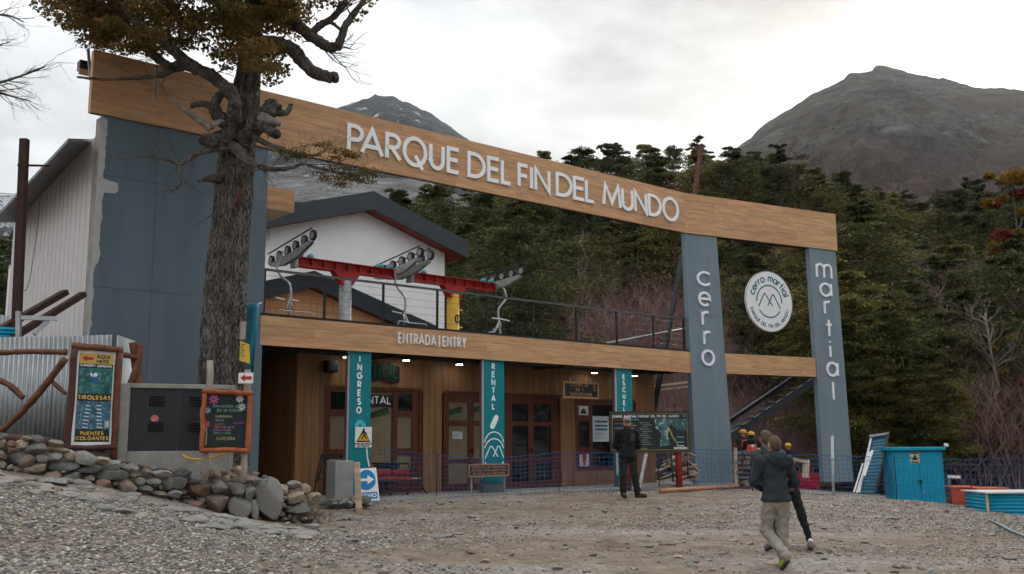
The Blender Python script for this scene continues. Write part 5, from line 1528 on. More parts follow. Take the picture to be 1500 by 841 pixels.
# crown
R = np.random.default_rng(77)
cl = []
def crown(px0, px1, py0, py1, n, dep, sz=(.30, .55), flat=.30):
    for _ in range(n):
        cl.append((R.uniform(px0, px1), R.uniform(py0, py1), R.uniform(*dep), R.uniform(*sz), flat))
bound = [(60, -15), (80, 22), (100, 45), (118, 66), (150, 74), (185, 86), (222, 86), (250, 78), (290, 70), (320, 92), (350, 112), (380, 112), (400, 112), (420, 88), (432, 50), (440, 0), (445, -40)]
bx_ = [b[0] for b in bound]; by_ = [b[1] for b in bound]
for _ in range(640):
    x = R.uniform(70, 440); yb = np.interp(x, bx_, by_)
    y = yb - 8 - R.random() ** 1.0 * (yb + 230)
    if y > -10 and 240 < x < 330 and R.random() < .35: continue
    cl.append((x, y, R.uniform(-2.4, 2.0), R.uniform(.22, .48), .34))
for x, y, s in ((400, 118, .2), (388, 122, .18), (412, 104, .2), (440, 20, .25), (450, 8, .28), (470, 2, .3), (445, 44, .16), (530, 18, .16), (524, 30, .12), (500, 4, .22), (428, 70, .15), (540, 2, .2), (448, 60, .10)):
    cl.append((x, y, R.uniform(-.2, .5), s, .5))
low_ = [(416, 222, .12), (430, 226, .16), (445, 228, .12), (472, 214, .09), (480, 210, .08), (466, 212, .07), (497, 222, .14), (510, 226, .13), (520, 229, .10), (490, 232, .09), (486, 246, .12), (500, 258, .16), (514, 262, .16), (498, 270, .13),
        (520, 256, .13), (535, 252, .14), (548, 256, .10), (545, 266, .09), (470, 254, .10), (478, 262, .10), (530, 264, .10), (506, 246, .12)]
PT = []
for x, y, d, s, fl_ in cl:
    c = np.array(at(x, y, YT + d)); k = int(150 * (s / .35) ** 2)
    q = R.normal(size=(k, 3)); q *= R.random((k, 1)) ** .42 / np.linalg.norm(q, axis=1)[:, None] * s
    PT.append(c + q * np.array([1, 1, fl_]))
PL = []
for x, y, s in low_:
    c = np.array(at(x, y, YT - 1.2)); k = int(120 * (s / .12) ** 2)
    q = R.normal(size=(k, 3)) * s * .62
    PL.append(c + q * np.array([1.15, 1, .38]))
PT = np.concatenate(PT)
V, Q = leaf_quads(PT, .25, .078, R, .7)
np_mesh('crown', V - np.array(bt0), Q, m_aut, False, bt)
V, Q = leaf_quads(np.concatenate(PL), .3, .045, R, .65)
np_mesh('low_leaves', V - np.array(bt0), Q, m_aut, False, bt)
# bare tree reaching in at the left edge
lt0 = at(-120, 640, 24); lt0.z = gz(lt0.x, 24)
lt = Thing('bare_tree', 'leafless tree whose fine branches reach in at the upper left edge', 'tree', lt0)
rr = random.Random(90); q = MB(lt0)
q.tube(smooth_path([lt0, at(-118, 480, 24), at(-112, 300, 24), at(-100, 120, 24), at(-90, -60, 24)], 4), [.22 - .011 * k for k in range(17)], 8)
q.build('trunk', m_bark2, lt, True)
q = MB(lt0)
def lbr(pts, r):
    P = smooth_path([at(a, b, 24) for a, b in pts], 4)
    rd = [r * (1 - .75 * k / (len(P) - 1)) for k in range(len(P))]
    q.tube(P, rd, 5, caps=False)
    for k in range(3, len(P) - 1):
        for _ in range(1):
            d = (P[k + 1] - P[k]).normalized() + Vector((rr.gauss(0, .3), rr.gauss(0, .5), rr.gauss(0, .45)))
            twig_tree(q, P[k], d, rr.uniform(.35, .6), rd[k] * .5, 2, rr, 0, .45, (2, 2), 3)
lbr([(-110, 180), (-60, 140), (-20, 125), (10, 118), (40, 108), (66, 98)], .06)
lbr([(-108, 200), (-50, 150), (-10, 135), (20, 142), (45, 148)], .05)
lbr([(-100, 90), (-60, 50), (-20, 25), (10, 22), (35, 32)], .05)
lbr([(-104, 130), (-60, 90), (-15, 70), (15, 62)], .04)
q.build('branches', m_bark2, lt)
# ------------------------------------------------------------------ earth bank with its dry stone wall
WX = [-160, -60, 0, 150, 300, 440, 480, 505]; WYd = [13.9, 14.25, 14.5, 15.0, 16.0, 17.0, 17.35, 17.7]
def wallY(px): return float(np.interp(px, WX, WYd))
TX = [-160, 0, 60, 100, 170, 220, 300, 400, 440, 462, 500]; TY = [622, 648, 654, 660, 676, 688, 696, 706, 720, 752, 790]
m_soil = mat('bank_soil', (.060, .046, .035), .95, scale=6, col2=(.125, .10, .08), bump=.5, bscale=25)
V = []; cols_ = np.linspace(-160, 504, 90); rows_ = 16
for px in cols_:
    Y = wallY(px) + .14
    base = at(px, np.interp(px, [-160, 0, 150, 300, 440, 505], [668, 695, 720, 752, 776, 772]), Y)
    base.z = min(base.z, gz(base.x, base.y)) - .25
    top = at(px, np.interp(px, TX, TY) + 4, Y)
    endf = np.clip((420 - px) / 70, 0, 1)
    backY = 19.6 if px > 130 else 17.6
    for r in range(rows_):
        f = r / (rows_ - 1)
        if f < .3:
            p = base.lerp(top, f / .3) + Vector((0, .10 * f / .3, 0))
        else:
            g = (f - .3) / .7
            Yb = top.y + .1 + g * (backY - top.y) * (.08 + .92 * endf)
            p = Vector((top.x * Yb / top.y, Yb, top.z + .22 * min(1, g * 2) * endf - (1 - endf) * g * .6))
        n = fbm(np.array([p.x * 1.0]), np.array([p.y + p.z]), 3.0, 3)[0] * .035
        V.append((p.x, p.y + n * .5, p.z + n))
nc = len(cols_)
ii = np.arange(nc * rows_).reshape(nc, rows_)
q = np.stack([ii[:-1, :-1], ii[1:, :-1], ii[1:, 1:], ii[:-1, 1:]], -1).reshape(-1, 4)
bank = np_mesh('bank', np.array(V), q, m_soil, True)
tag(bank, 'earth bank held by the stone wall below the signs', kind='structure')
def bankz(px, Y):
    t = at(px, np.interp(px, TX, TY) + 4, wallY(px) + .14)
    return t.z + .2

def stone_mesh(seed, sub=3, rough=.16, flat=False):
    bm = bmesh.new(); bmesh.ops.create_icosphere(bm, subdivisions=sub, radius=1)
    R = np.random.default_rng(seed)
    co = np.array([v.co[:] for v in bm.verts])
    # a few flattening planes make a boulder, noise makes it uneven
    for _ in range(R.integers(7, 12)):
        n = R.normal(size=3); n /= np.linalg.norm(n)
        d = R.uniform(.45, .80)
        s = co @ n - d
        co -= np.outer(np.maximum(s, 0) * .94, n)
    co *= (1 + rough * fbm(co[:, 0] * 1.3 + seed * 3.1 + co[:, 2], co[:, 1] * 1.3 + co[:, 2] * .7, 1.1, 3))[:, None]
    ext = np.abs(co).max(0); co /= ext
    for v, c in zip(bm.verts, co): v.co = c
    me = bpy.data.meshes.new('stone'); bm.to_mesh(me); bm.free()
    me.polygons.foreach_set('use_smooth', [True] * len(me.polygons))
    me.set_sharp_from_angle(angle=math.radians(24))
    return me
SM = {}
def st_mat(n, c, c2, sp=None):
    return mat('stone_' + n, c, .85, col2=c2, scale=3.2, detail=8, rnd=.16, hue=.01, bump=.35, bscale=16, speck=sp or (.30, .29, .27), speck_scale=20, speck_amt=.45, spec=.25)
SM['g'] = st_mat('grey', (.14, .138, .128), (.31, .30, .275)); SM['d'] = st_mat('dark', (.072, .075, .074), (.19, .188, .178), (.22, .22, .2))
SM['b'] = st_mat('brown', (.135, .10, .076), (.29, .225, .17)); SM['t'] = st_mat('tan', (.24, .185, .132), (.46, .37, .27)); SM['r'] = st_mat('reddish', (.13, .064, .045), (.25, .14, .095))
SM['T'] = st_mat('pinkgranite', (.16, .12, .10), (.27, .20, .16), (.35, .33, .3)); SM['G'] = mat('stone_granite', (.16, .155, .145), .85, col2=(.29, .28, .26), scale=14, detail=4, rnd=.08, bump=.4, bscale=30, speck=(.05, .05, .05), speck_scale=55, speck_amt=.55)
stone_protos = {k: [] for k in SM}
for k, m in SM.items():
    for s in range(5):
        me = stone_mesh(hash(k) % 50 + s * 13 if False else ord(k) + s * 13); me.materials.append(m); stone_protos[k].append(me)
def put_stone(name, me, loc, scale, rot, parent):
    o = bpy.data.objects.new(name, me); COL.objects.link(o)
    po = parent.e if isinstance(parent, Thing) else parent
    o.parent = po
    o.location = Vector(loc) - (po.location if po else Vector((0, 0, 0)))
    o.scale = scale; o.rotation_euler = rot
    return o
sw_ = Thing('stone_wall', 'dry stone retaining wall of rounded boulders below the signs', 'wall', at(250, 735, 15.7))
S7 = [(20, 60, 60, 80, 't'), (0, 150, 110, 70, 'b'), (90, 60, 100, 50, 'r'), (185, 75, 110, 90, 't'), (320, 110, 230, 95, 'd'), (480, 50, 150, 65, 'b'), (145, 180, 160, 95, 'd'), (225, 225, 160, 120, 'b'), (95, 115, 70, 45, 'b'),
      (365, 190, 110, 60, 'g'), (480, 185, 130, 75, 'g'), (520, 115, 180, 60, 'b'), (610, 165, 110, 90, 't'), (745, 190, 190, 115, 'g'), (880, 215, 170, 70, 't'), (345, 270, 160, 85, 't'), (555, 260, 250, 80, 'd'), (780, 285, 190, 75, 'd'),
      (985, 255, 210, 85, 'g'), (1160, 275, 150, 70, 'g'), (480, 345, 150, 85, 'b'), (640, 365, 185, 140, 'g'), (785, 365, 95, 70, 'b'), (570, 310, 60, 35, 't'), (990, 345, 300, 95, 'd'), (895, 430, 180, 95, 'r'), (1100, 460, 190, 140, 'b'),
      (1010, 410, 70, 40, 'b'), (1165, 340, 70, 35, 't'), (1280, 320, 100, 85, 'b'), (1420, 330, 155, 65, 'g'), (1220, 395, 105, 70, 'g'), (1340, 400, 130, 55, 'g'), (1465, 410, 120, 110, 'd'), (1270, 460, 160, 65, 'd'), (1390, 500, 150, 65, 'b'),
      (1250, 530, 110, 65, 'r'), (1390, 555, 150, 45, 'd'), (1450, 590, 110, 80, 'r'), (15, 250, 60, 60, 'g'), (90, 265, 50, 40, 't'), (250, 300, 120, 50, 'b'), (150, 300, 110, 50, 'g'), (300, 20, 140, 60, 'd'), (230, 20, 90, 50, 'b'), (20, 0, 120, 60, 'd')]
S8 = [(105, 190, 150, 75, 'd'), (235, 240, 210, 120, 'g'), (60, 285, 150, 120, 'd'), (225, 350, 250, 110, 'r'), (435, 315, 155, 110, 'g'), (380, 190, 110, 80, 'b'), (390, 260, 80, 60, 'b'), (490, 235, 80, 60, 't'), (630, 175, 110, 75, 't'),
      (635, 245, 200, 75, 'b'), (770, 270, 150, 80, 'g'), (580, 350, 130, 130, 'g'), (680, 375, 120, 110, 'g'), (40, 390, 120, 75, 'g'), (265, 435, 80, 60, 'g'), (125, 450, 65, 35, 'd'), (190, 495, 180, 90, 'r'), (30, 470, 110, 75, 'b'),
      (400, 455, 195, 170, 'T'), (600, 510, 185, 180, 'G'), (730, 530, 75, 150, 'g'), (870, 435, 215, 335, 'G'), (755, 350, 40, 80, 'b'), (710, 440, 80, 35, 'g'), (990, 345, 120, 95, 't'), (1085, 305, 110, 70, 'g'), (1175, 335, 95, 80, 't'),
      (985, 430, 70, 55, 'g'), (1105, 405, 160, 110, 't'), (1245, 420, 140, 100, 't'), (1130, 510, 215, 95, 'G'), (995, 480, 40, 40, 'g'), (740, 205, 70, 30, 't'), (545, 175, 50, 30, 'b'), (470, 185, 90, 50, 'b'), (300, 180, 70, 40, 'd'), (830, 235, 60, 35, 'd')]
RS = random.Random(31)
allst = [(x / 6, 640 + y / 6, w / 6, h / 6, k) for x, y, w, h, k in S7] + [(250 + x / 6, 660 + y / 6, w / 6, h / 6, k) for x, y, w, h, k in S8]
for x, y, w, h, k in allst:
    Y = wallY(x); s = Y / 1476
    p = at(x, y, Y + RS.uniform(-.04, .03))
    put_stone('stone', RS.choice(stone_protos[k]), p, (w * s * .58, min(w, h * 1.5) * s * .46, h * s * .61), (RS.uniform(-.1, .1), RS.uniform(-.10, .10) if w < h * 1.8 else 0, RS.choice((0, math.pi)) + RS.uniform(-.25, .25)), sw_)
# smaller stones wedged between, and those on top
for _ in range(150):
    x = RS.uniform(-10, 470); t = np.interp(x, TX, TY); b = np.interp(x, [0, 150, 300, 440, 480], [690, 714, 747, 772, 770])
    y = RS.uniform(t + 3, b); Y = wallY(x) + .09; s = Y / 1476 * RS.uniform(3, 6.5)
    put_stone('stone', RS.choice(stone_protos[RS.choice('ggdbbt')]), at(x, y, Y), (s * RS.uniform(1, 1.6), s, s * .8), (RS.uniform(-.3, .3), RS.uniform(-.3, .3), RS.uniform(0, 6)), sw_)
for _ in range(70):
    x = RS.uniform(170, 470); t = np.interp(x, TX, TY); Y = wallY(x) + RS.uniform(.15, .7); s = Y / 1476 * RS.uniform(1.5, 4.5)
    z = at(x, t + 4, wallY(x) + .14).z + .06
    X = at(x, t, Y).x
    put_stone('stone', RS.choice(stone_protos[RS.choice('ggdbt')]), (X, Y, z), (s * 1.3, s, s * .8), (RS.uniform(-.3, .3), RS.uniform(-.3, .3), RS.uniform(0, 6)), sw_)
# flat stones set along the foot of the wall
SM['p'] = st_mat('paving', (.17, .165, .155), (.30, .29, .27)); SM['q'] = st_mat('mortar', (.22, .19, .165), (.34, .30, .265))
for k in 'pq':
    stone_protos[k] = []
    for s in range(5):
        me = stone_mesh(900 + ord(k) + s, rough=.22); me.materials.append(SM[k]); stone_protos[k].append(me)
fx = [0, 60, 150, 250, 330, 400, 470]; fy0 = [688, 694, 712, 738, 755, 770, 778]; fy1 = [712, 722, 744, 762, 774, 782, 784]
for i in range(75):
    x = RS.uniform(-15, 455); f = RS.random()
    y = np.interp(x, fx, fy0) + 3 + f * (np.interp(x, fx, fy1) - np.interp(x, fx, fy0))
    p = on_ground(x, y); s = p.y / 1476
    put_stone('paving_stone', RS.choice(stone_protos[RS.choice('ppqqg')]), p + Vector((0, 0, .0)), (s * RS.uniform(10, 26), s * RS.uniform(10, 20), .06), (RS.uniform(-.05, .05), RS.uniform(-.05, .12), RS.uniform(-.5, .5)), ground)
# the grey driftwood-like slabs and loose rocks of the yard
for x, y, w, h, k in ((405, 778, 44, 9, 'g'), (440, 786, 36, 8, 'q'), (456, 770, 28, 15, 'g'), (437, 766, 8, 6, 't'), (487, 755, 9, 5, 't'), (553, 767, 20, 7, 'q'), (518, 760, 24, 8, 'g'), (535, 753, 16, 6, 'b'), (615, 760, 17, 4, 't'), (672, 781, 22, 6, 'q'), (700, 792, 18, 6, 'b'),
                      (836, 763, 10, 4, 't'), (976, 766, 10, 3, 't'), (1060, 807, 14, 8, 'b'), (1058, 810, 16, 7, 'q'), (640, 800, 14, 5, 'g'), (628, 805, 12, 5, 'b'), (812, 800, 12, 6, 'b'), (1010, 782, 10, 4, 'g'), (590, 762, 12, 4, 'g'), (762, 735, 10, 3, 'd'), (1440, 806, 12, 4, 'g'), (1310, 795, 12, 4, 't'), (1395, 770, 14, 4, 'b'),
                      (497, 762, 12, 5, 't'), (505, 778, 14, 5, 'g'), (575, 785, 10, 4, 't'), (940, 800, 12, 4, 'g'), (880, 815, 16, 5, 'g'), (740, 818, 12, 4, 't'), (1240, 812, 14, 4, 'q'), (1190, 765, 9, 3, 't')):
    p = on_ground(x, y + h * .3); s = p.y / 1476
    put_stone('rock', RS.choice(stone_protos[k]), p + Vector((0, 0, h * s * .15)), (w * s * .5, max(w, h) * s * .35, h * s * .55), (0, 0, RS.uniform(-.4, .4)), ground)
for _ in range(170):
    x = RS.uniform(420, 1500); y = 735 + RS.random() ** 1.2 * 105
    if x > 1250: y = max(y, 750)
    p = on_ground(x, y); s = RS.uniform(.035, .075)
    put_stone('rock', RS.choice(stone_protos[RS.choice('ggbtq')]), p + Vector((0, 0, s * .2)), (s * RS.uniform(.9, 1.5), s, s * .6), (RS.uniform(-.2, .2), RS.uniform(-.2, .2), RS.uniform(0, 6)), ground)

# gravel: many thousands of small stones
def pebbles():
    R = np.random.default_rng(12)
    t = (1 + 5 ** .5) / 2
    ico = np.array([(-1, t, 0), (1, t, 0), (-1, -t, 0), (1, -t, 0), (0, -1, t), (0, 1, t), (0, -1, -t), (0, 1, -t), (t, 0, -1), (t, 0, 1), (-t, 0, -1), (-t, 0, 1)]) / math.hypot(1, t)
    icf = np.array([(0, 11, 5), (0, 5, 1), (0, 1, 7), (0, 7, 10), (0, 10, 11), (1, 5, 9), (5, 11, 4), (11, 10, 2), (10, 7, 6), (7, 1, 8), (3, 9, 4), (3, 4, 2), (3, 2, 6), (3, 6, 8), (3, 8, 9), (4, 9, 5), (2, 4, 11), (6, 2, 10), (8, 6, 7), (9, 8, 1)])
    P = []; S = []
    def patch(n, xr, yr, smin, smax, dens):
        x = R.uniform(*xr, n); y = R.uniform(*yr, n)
        px = 750 + F_PX * x / y * .99
        keep = (px > -60) & (px < 1560) & (R.random(n) < dens(x, y))
        x, y = x[keep], y[keep]
        P.append(np.stack([x, y], 1)); S.append(smin + (smax - smin) * R.random(len(x)) ** 2.4)
    footx = lambda y: np.interp(y, [13.5, 14.5, 15, 16, 17], [-9.0, -7.2, -6.0, -4.7, -3.4])
    left = lambda x, y: np.clip((-1.6 - x + (y - 9) * .04 + .9 * fbm(x, y, .5, 3)) / 1.2, 0, 1) * np.clip((x - footx(y + 1.15)) / .5, 0, 1)
    patch(66000, (-8.5, 0.5), (8.5, 16.5), .008, .031, left)
    rest = lambda x, y: np.clip(.12 + 1.1 * fbm(x * .3 + y * .12, y, .8, 4) + .50 * np.clip((x - 4.5) / 4, 0, 1), .04, 1) * np.clip((x + 4) / 3, 0, 1)
    patch(64000, (-4.5, 9.5), (11.8, 19), .007, .026, rest)
    patch(38000, (-3.5, 13), (19, 27), .010, .028, rest)
    P = np.concatenate(P); S = np.concatenate(S)
    Z = ground_np(P[:, 0], P[:, 1])
    n = len(P)
    a = R.uniform(0, 6.28, n); ca, sa = np.cos(a), np.sin(a)
    sx = S * R.uniform(.8, 1.5, n); sy = S * R.uniform(.7, 1.1, n); szz = S * R.uniform(.35, .75, n)
    loc = ico[None] * (1 + .22 * R.normal(size=(n, 12, 1)))
    X = loc[:, :, 0] * sx[:, None]; Yv = loc[:, :, 1] * sy[:, None]; Zv = loc[:, :, 2] * szz[:, None]
    Vx = X * ca[:, None] - Yv * sa[:, None] + P[:, 0, None]; Vy = X * sa[:, None] + Yv * ca[:, None] + P[:, 1, None]
    Vz = Zv + (Z + szz * .25)[:, None]
    V = np.stack([Vx, Vy, Vz], -1).reshape(-1, 3)
    Fc = (icf[None] + (np.arange(n) * 12)[:, None, None]).reshape(-1, 3)
    m = bpy.data.materials.new('gravel_stones'); m.use_nodes = True
    nt = m.node_tree; N = nt.nodes; L = nt.links; bs = N['Principled BSDF']; bs.inputs['Roughness'].default_value = .9; bs.inputs['Specular IOR Level'].default_value = .2
    at_ = N.new('ShaderNodeAttribute'); at_.attribute_name = 'tone'
    r = N.new('ShaderNodeValToRGB'); e = r.color_ramp.elements
    e[0].position, e[0].color = 0, (.080, .082, .084, 1); e[1].position, e[1].color = 1, (.54, .515, .48, 1)
    for p, c in ((.25, (.155, .148, .14)), (.5, (.23, .214, .194)), (.65, (.275, .217, .17)), (.82, (.36, .325, .283))):
        k = e.new(p); k.color = (*c, 1)
    L.new(at_.outputs['Fac'], r.inputs['Fac']); L.new(r.outputs['Color'], bs.inputs['Base Color'])
    o = np_mesh('gravel', V, Fc, m, False)
    tone = np.repeat(R.random(n).astype(np.float32), 12)
    at2 = o.data.attributes.new('tone', 'FLOAT', 'POINT'); at2.data.foreach_set('value', tone)
    tag(o, 'loose grey gravel lying over the whole yard', 'gravel', kind='stuff')
    return n
n_pebbles = pebbles()
# small grass tufts at the end of the stone wall
R = np.random.default_rng(8); gv = []; 
for _ in range(1500):
    px = R.normal(452, 17); py = R.normal(757, 5)
    p = on_ground(px, py, 15, 22) if _ % 15 == 0 else p
    b = np.array(p) + np.array([R.normal(0, .06), R.normal(0, .05), -.02]); h = R.uniform(.03, .10); a = R.uniform(0, 6.28)
    d = np.array([math.cos(a), math.sin(a), 0]) * .006; tip = b + np.array([R.normal(0, .03), R.normal(0, .03), h])
    gv += [b - d, b + d, tip]
gr = np_mesh('grass', np.array(gv), np.arange(len(gv)).reshape(-1, 3), mat('dry_grass', (.045, .05, .018), .8, col2=(.12, .085, .035), scale=6))
tag(gr, 'short olive grass at the end of the stone wall', 'grass', kind='stuff')

# ------------------------------------------------------------------ fences, signs and cabinet on the bank
m_corr = mat('corrugated_iron', (.40, .42, .43), .38, metal=.55, var=.10, scale=3)
def corrugated(t, name, p0, p1, z0a, z1a, z0b, z1b, pitch, amp, m, horizontal=False):
    p0 = Vector(p0); p1 = Vector(p1); d = (p1 - p0); L_ = Vector((d.x, d.y, 0)).length; dx = Vector((d.x, d.y, 0)).normalized(); nn = Vector((dx.y, -dx.x, 0))
    V = []; 
    if not horizontal:
        n = int(L_ / pitch * 8)
        for i in range(n + 1):
            f = i / n; o = nn * amp * math.sin(2 * math.pi * f * L_ / pitch)
            b = p0 + dx * L_ * f + o
            V += [(b.x, b.y, z0a + (z0b - z0a) * f), (b.x, b.y, z1a + (z1b - z1a) * f)]
    else:
        H = z1a - z0a; n = int(H / pitch * 8)
        for i in range(n + 1):
            f = i / n; o = nn * amp * math.sin(2 * math.pi * f * H / pitch)
            a = p0 + o; b = p0 + dx * L_ + o
            V += [(a.x, a.y, z0a + H * f), (b.x, b.y, z0b + (z1b - z0b) * f)]
    F_ = [(2 * i, 2 * i + 2, 2 * i + 3, 2 * i + 1) for i in range(n)]
    q = MB(t.e.location); q.add(V, F_); o = q.build(name, m, t, True)
    o.modifiers.new('thick', 'SOLIDIFY').thickness = .003
    return o
cf = Thing('corrugated_fence', 'corrugated iron fence panel behind the log rails', 'fence', at(70, 640, 16.2))
a, b = at(-60, 620, 16.2), at(78, 620, 16.25); c = at(157, 620, 16.3)
zt = lambda px, py, Y: at(px, py, Y).z
corrugated(cf, 'sheet', a, b, 1.3, zt(-60, 495, 16.2), 1.3, zt(78, 492.5, 16.25), .078, .019, m_corr)
corrugated(cf, 'sheet', b + Vector((-.02, -.012, 0)), c, 1.3, zt(78, 493, 16.25), 1.3, zt(157, 490.5, 16.3), .078, .019, m_corr)
cf2 = Thing('corrugated_fence', 'bright narrow corrugated sheet turned away beside the fork post', 'fence', at(180, 600, 16.5))
corrugated(cf2, 'sheet', at(166, 600, 16.35), at(195, 600, 17.6), 1.2, zt(166, 491, 16.35), 1.2, zt(195, 501, 17.6), .078, .019, m_corr)
YF = 15.75
lf = Thing('log_fence', 'rustic fence of varnished logs in front of the corrugated iron', 'fence', at(60, 645, YF))
def log(t, pts, r, m, name, Y=YF, seed=0):
    P = smooth_path([at(p[0], p[1], Y + (p[2] if len(p) > 2 else 0)) for p in pts], 6)
    rr = random.Random(seed); q = MB(t.e.location); rad = [r * (1 + rr.uniform(-.10, .10)) for _ in P]
    q.tube(P, rad, 12, wob=.03, seed=seed); return q.build(name, m, t, True)
log(lf, [(-60, 516), (0, 516.5), (40, 515), (98, 516)], .046, m_log, 'rail', seed=1)
log(lf, [(172, 519, .5), (188, 521, .6), (204, 525, .7)], .045, m_log, 'rail', seed=2)
log(lf, [(-40, 668), (20, 615), (60, 572), (96, 525)], .055, m_log, 'brace', Y=YF - .06, seed=3)
log(lf, [(72, 555), (84, 566), (96, 577)], .035, m_log, 'brace', Y=YF - .03, seed=4)
log(lf, [(-20, 552), (10, 562), (34, 583)], .045, m_log, 'brace', Y=YF - .12, seed=5)
log(lf, [(196, 502, .75), (199, 530, .75), (203, 565, .75)], .075, m_log, 'post', seed=6)
log(lf, [(205, 505, .72), (203, 530, .70), (190, 565, .66)], .06, m_log, 'post', seed=7)
log(lf, [(-30, 640, -.5), (20, 643, -.5), (70, 650, -.5)], .07, m_logdark, 'ground_log', Y=15.2, seed=8)

class Board:
    """a flat sign: fractions of its face to frame coordinates"""
    def __init__(s, t, fr, u0, u1, z0, z1, v): s.t, s.fr, s.u0, s.u1, s.z0, s.z1, s.v = t, fr, u0, u1, z0, z1, v
    def U(s, f): return s.u0 + (s.u1 - s.u0) * f
    def Z(s, f): return s.z1 + (s.z0 - s.z1) * f
    def rect(s, x0, y0, x1, y1, m, name, lift=.004, parent=None):
        return s.t.mb().box(s.U(x0), s.U(x1), s.v - lift, s.v - lift + .003, s.Z(y1), s.Z(y0)).build(name, m, parent or s.t)
    def text(s, st, cx, y0, y1, wfrac, m, tf=.16, lift=.008, name='lettering', parent=None, slant=0):
        h = (s.z1 - s.z0) * (y1 - y0); t = h * tf
        w = text_width(st, h, t); xs = (s.u1 - s.u0) * wfrac / w
        q = s.t.mb(); pl = (lambda X, Y, D: (X + (Y - s.Z(y1)) * slant, D, Y))
        text(q, st, s.U(cx), s.Z(y1), h, min(t, t * 1.0), s.v - lift, s.v - lift + .003, pl, align='c', xs=xs)
        return q.build(name, m, parent or s.t)
    def poly(s, pts, m, name, lift=.008):
        return s.t.mb().prism([(s.U(x), s.Z(y)) for x, y in pts], s.v - lift, s.v - lift + .003).build(name, m, s.t)
def frame_at(px, py, Y, ang): 
    p = at(px, py, Y); return Frame(p.x, p.y, ang)
m_pal = mat('sign_yellow', (.60, .38, .09), .5, var=.05); m_signdark = mat('sign_dark', (.015, .025, .028), .5)
m_photo1 = mat('photo_canopy', (.004, .05, .055), .4, col2=(.05, .22, .20), scale=7, detail=8, speck=(.25, .35, .30), speck_scale=14, speck_amt=.35)
m_photo2 = mat('photo_bridge', (.01, .045, .08), .4, col2=(.06, .20, .28), scale=9, detail=8, stretch=(3, 1, .7), speck=(.35, .42, .45), speck_scale=18, speck_amt=.4)
S1 = frame_at(102, 650, 15.3, 44)
ts = Thing('poster_sign', 'tall log-framed poster sign with zipline photo and yellow arrow panel', 'sign', (0, 0, at(102, 655, 15.3).z), S1)
u1 = S1.u(165, 585); ztp = S1.z(108, 512); zbt = S1.z(102, 653)
bd = Board(ts, S1, .03, u1, zbt, ztp, 0)
ts.mb().box(.0, u1 + .02, 0, .03, zbt - .02, ztp + .02).build('panel', m_white, ts)
bd.rect(.06, .03, .96, .14, m_pal, 'arrow_panel'); bd.rect(.06, .14, .96, .96, m_signdark, 'poster')
bd.poly([(.12, .085), (.26, .05), (.26, .07), (.42, .07), (.42, .10), (.26, .10), (.26, .12)], mat('arrow_red', (.45, .03, .035), .5), 'arrow')
bd.text('AQUI', .68, .042, .082, .34, m_signdark, .2); bd.text('HERE', .68, .092, .130, .34, m_signdark, .2)
bd.text('CANOPY USHUAIA', .51, .147, .172, .84, m_letter, .22)
bd.rect(.07, .185, .95, .455, m_photo1, 'photo', .006); bd.rect(.07, .535, .95, .83, m_photo2, 'photo', .006)
bd.text('TIROLESAS', .51, .472, .52, .84, m_pal, .24); bd.text('PUENTES', .50, .85, .892, .60, m_pal, .24); bd.text('COLGANTES', .51, .902, .944, .82, m_pal, .24)
q = ts.mb(); q.disc((bd.U(.50), bd.Z(.255)), .032, -.011, -.008, 14); q.build('helmet_print', m_white, ts)
bd.poly([(.42, .27), (.56, .28), (.60, .34), (.50, .36), (.44, .33)], mat('print_blue', (.03, .10, .32), .5), 'figure_print', .011)
bd.poly([(.34, .245), (.40, .235), (.45, .28), (.40, .275)], m_white, 'figure_print', .012)
for k in range(7):
    y = .575 + k * .038
    bd.poly([(.30 - k * .012, y), (.42 - k * .006, y + .008), (.42 - k * .006, y + .016), (.30 - k * .012, y + .010)], m_white, 'rung_print', .010)
    bd.poly([(.58 + k * .006, y), (.70 + k * .010, y + .004), (.70 + k * .010, y + .012), (.58 + k * .006, y + .010)], m_white, 'rung_print', .010)
bd.rect(.82, .74, .93, .81, mat('print_pale', (.45, .50, .50), .5), 'stamp_print', .010)
def framelog(t, fr, a, b, r, m, seed, name='frame_log'):
    n = 9; rr = random.Random(seed)
    P = [Vector(a).lerp(Vector(b), k / (n - 1)) + Vector((rr.gauss(0, .006), 0, rr.gauss(0, .006))) for k in range(n)]
    q = t.mb(); q.tube(P, [r * (1 + rr.uniform(-.1, .1)) for _ in P], 12, wob=.03, seed=seed); return q.build(name, m, t, True)
framelog(ts, S1, (-.045, -.02, zbt - .25), (-.02, -.02, ztp + .07), .055, m_logdark, 1); framelog(ts, S1, (u1 + .05, -.02, zbt - .25), (u1 + .06, -.02, ztp + .02), .055, m_log, 2)
framelog(ts, S1, (-.07, -.03, ztp + .05), (u1 + .1, -.03, ztp + .045), .05, m_log, 3); framelog(ts, S1, (-.05, -.04, zbt - .035), (u1 + .07, -.04, zbt - .035), .045, m_logdark, 4)
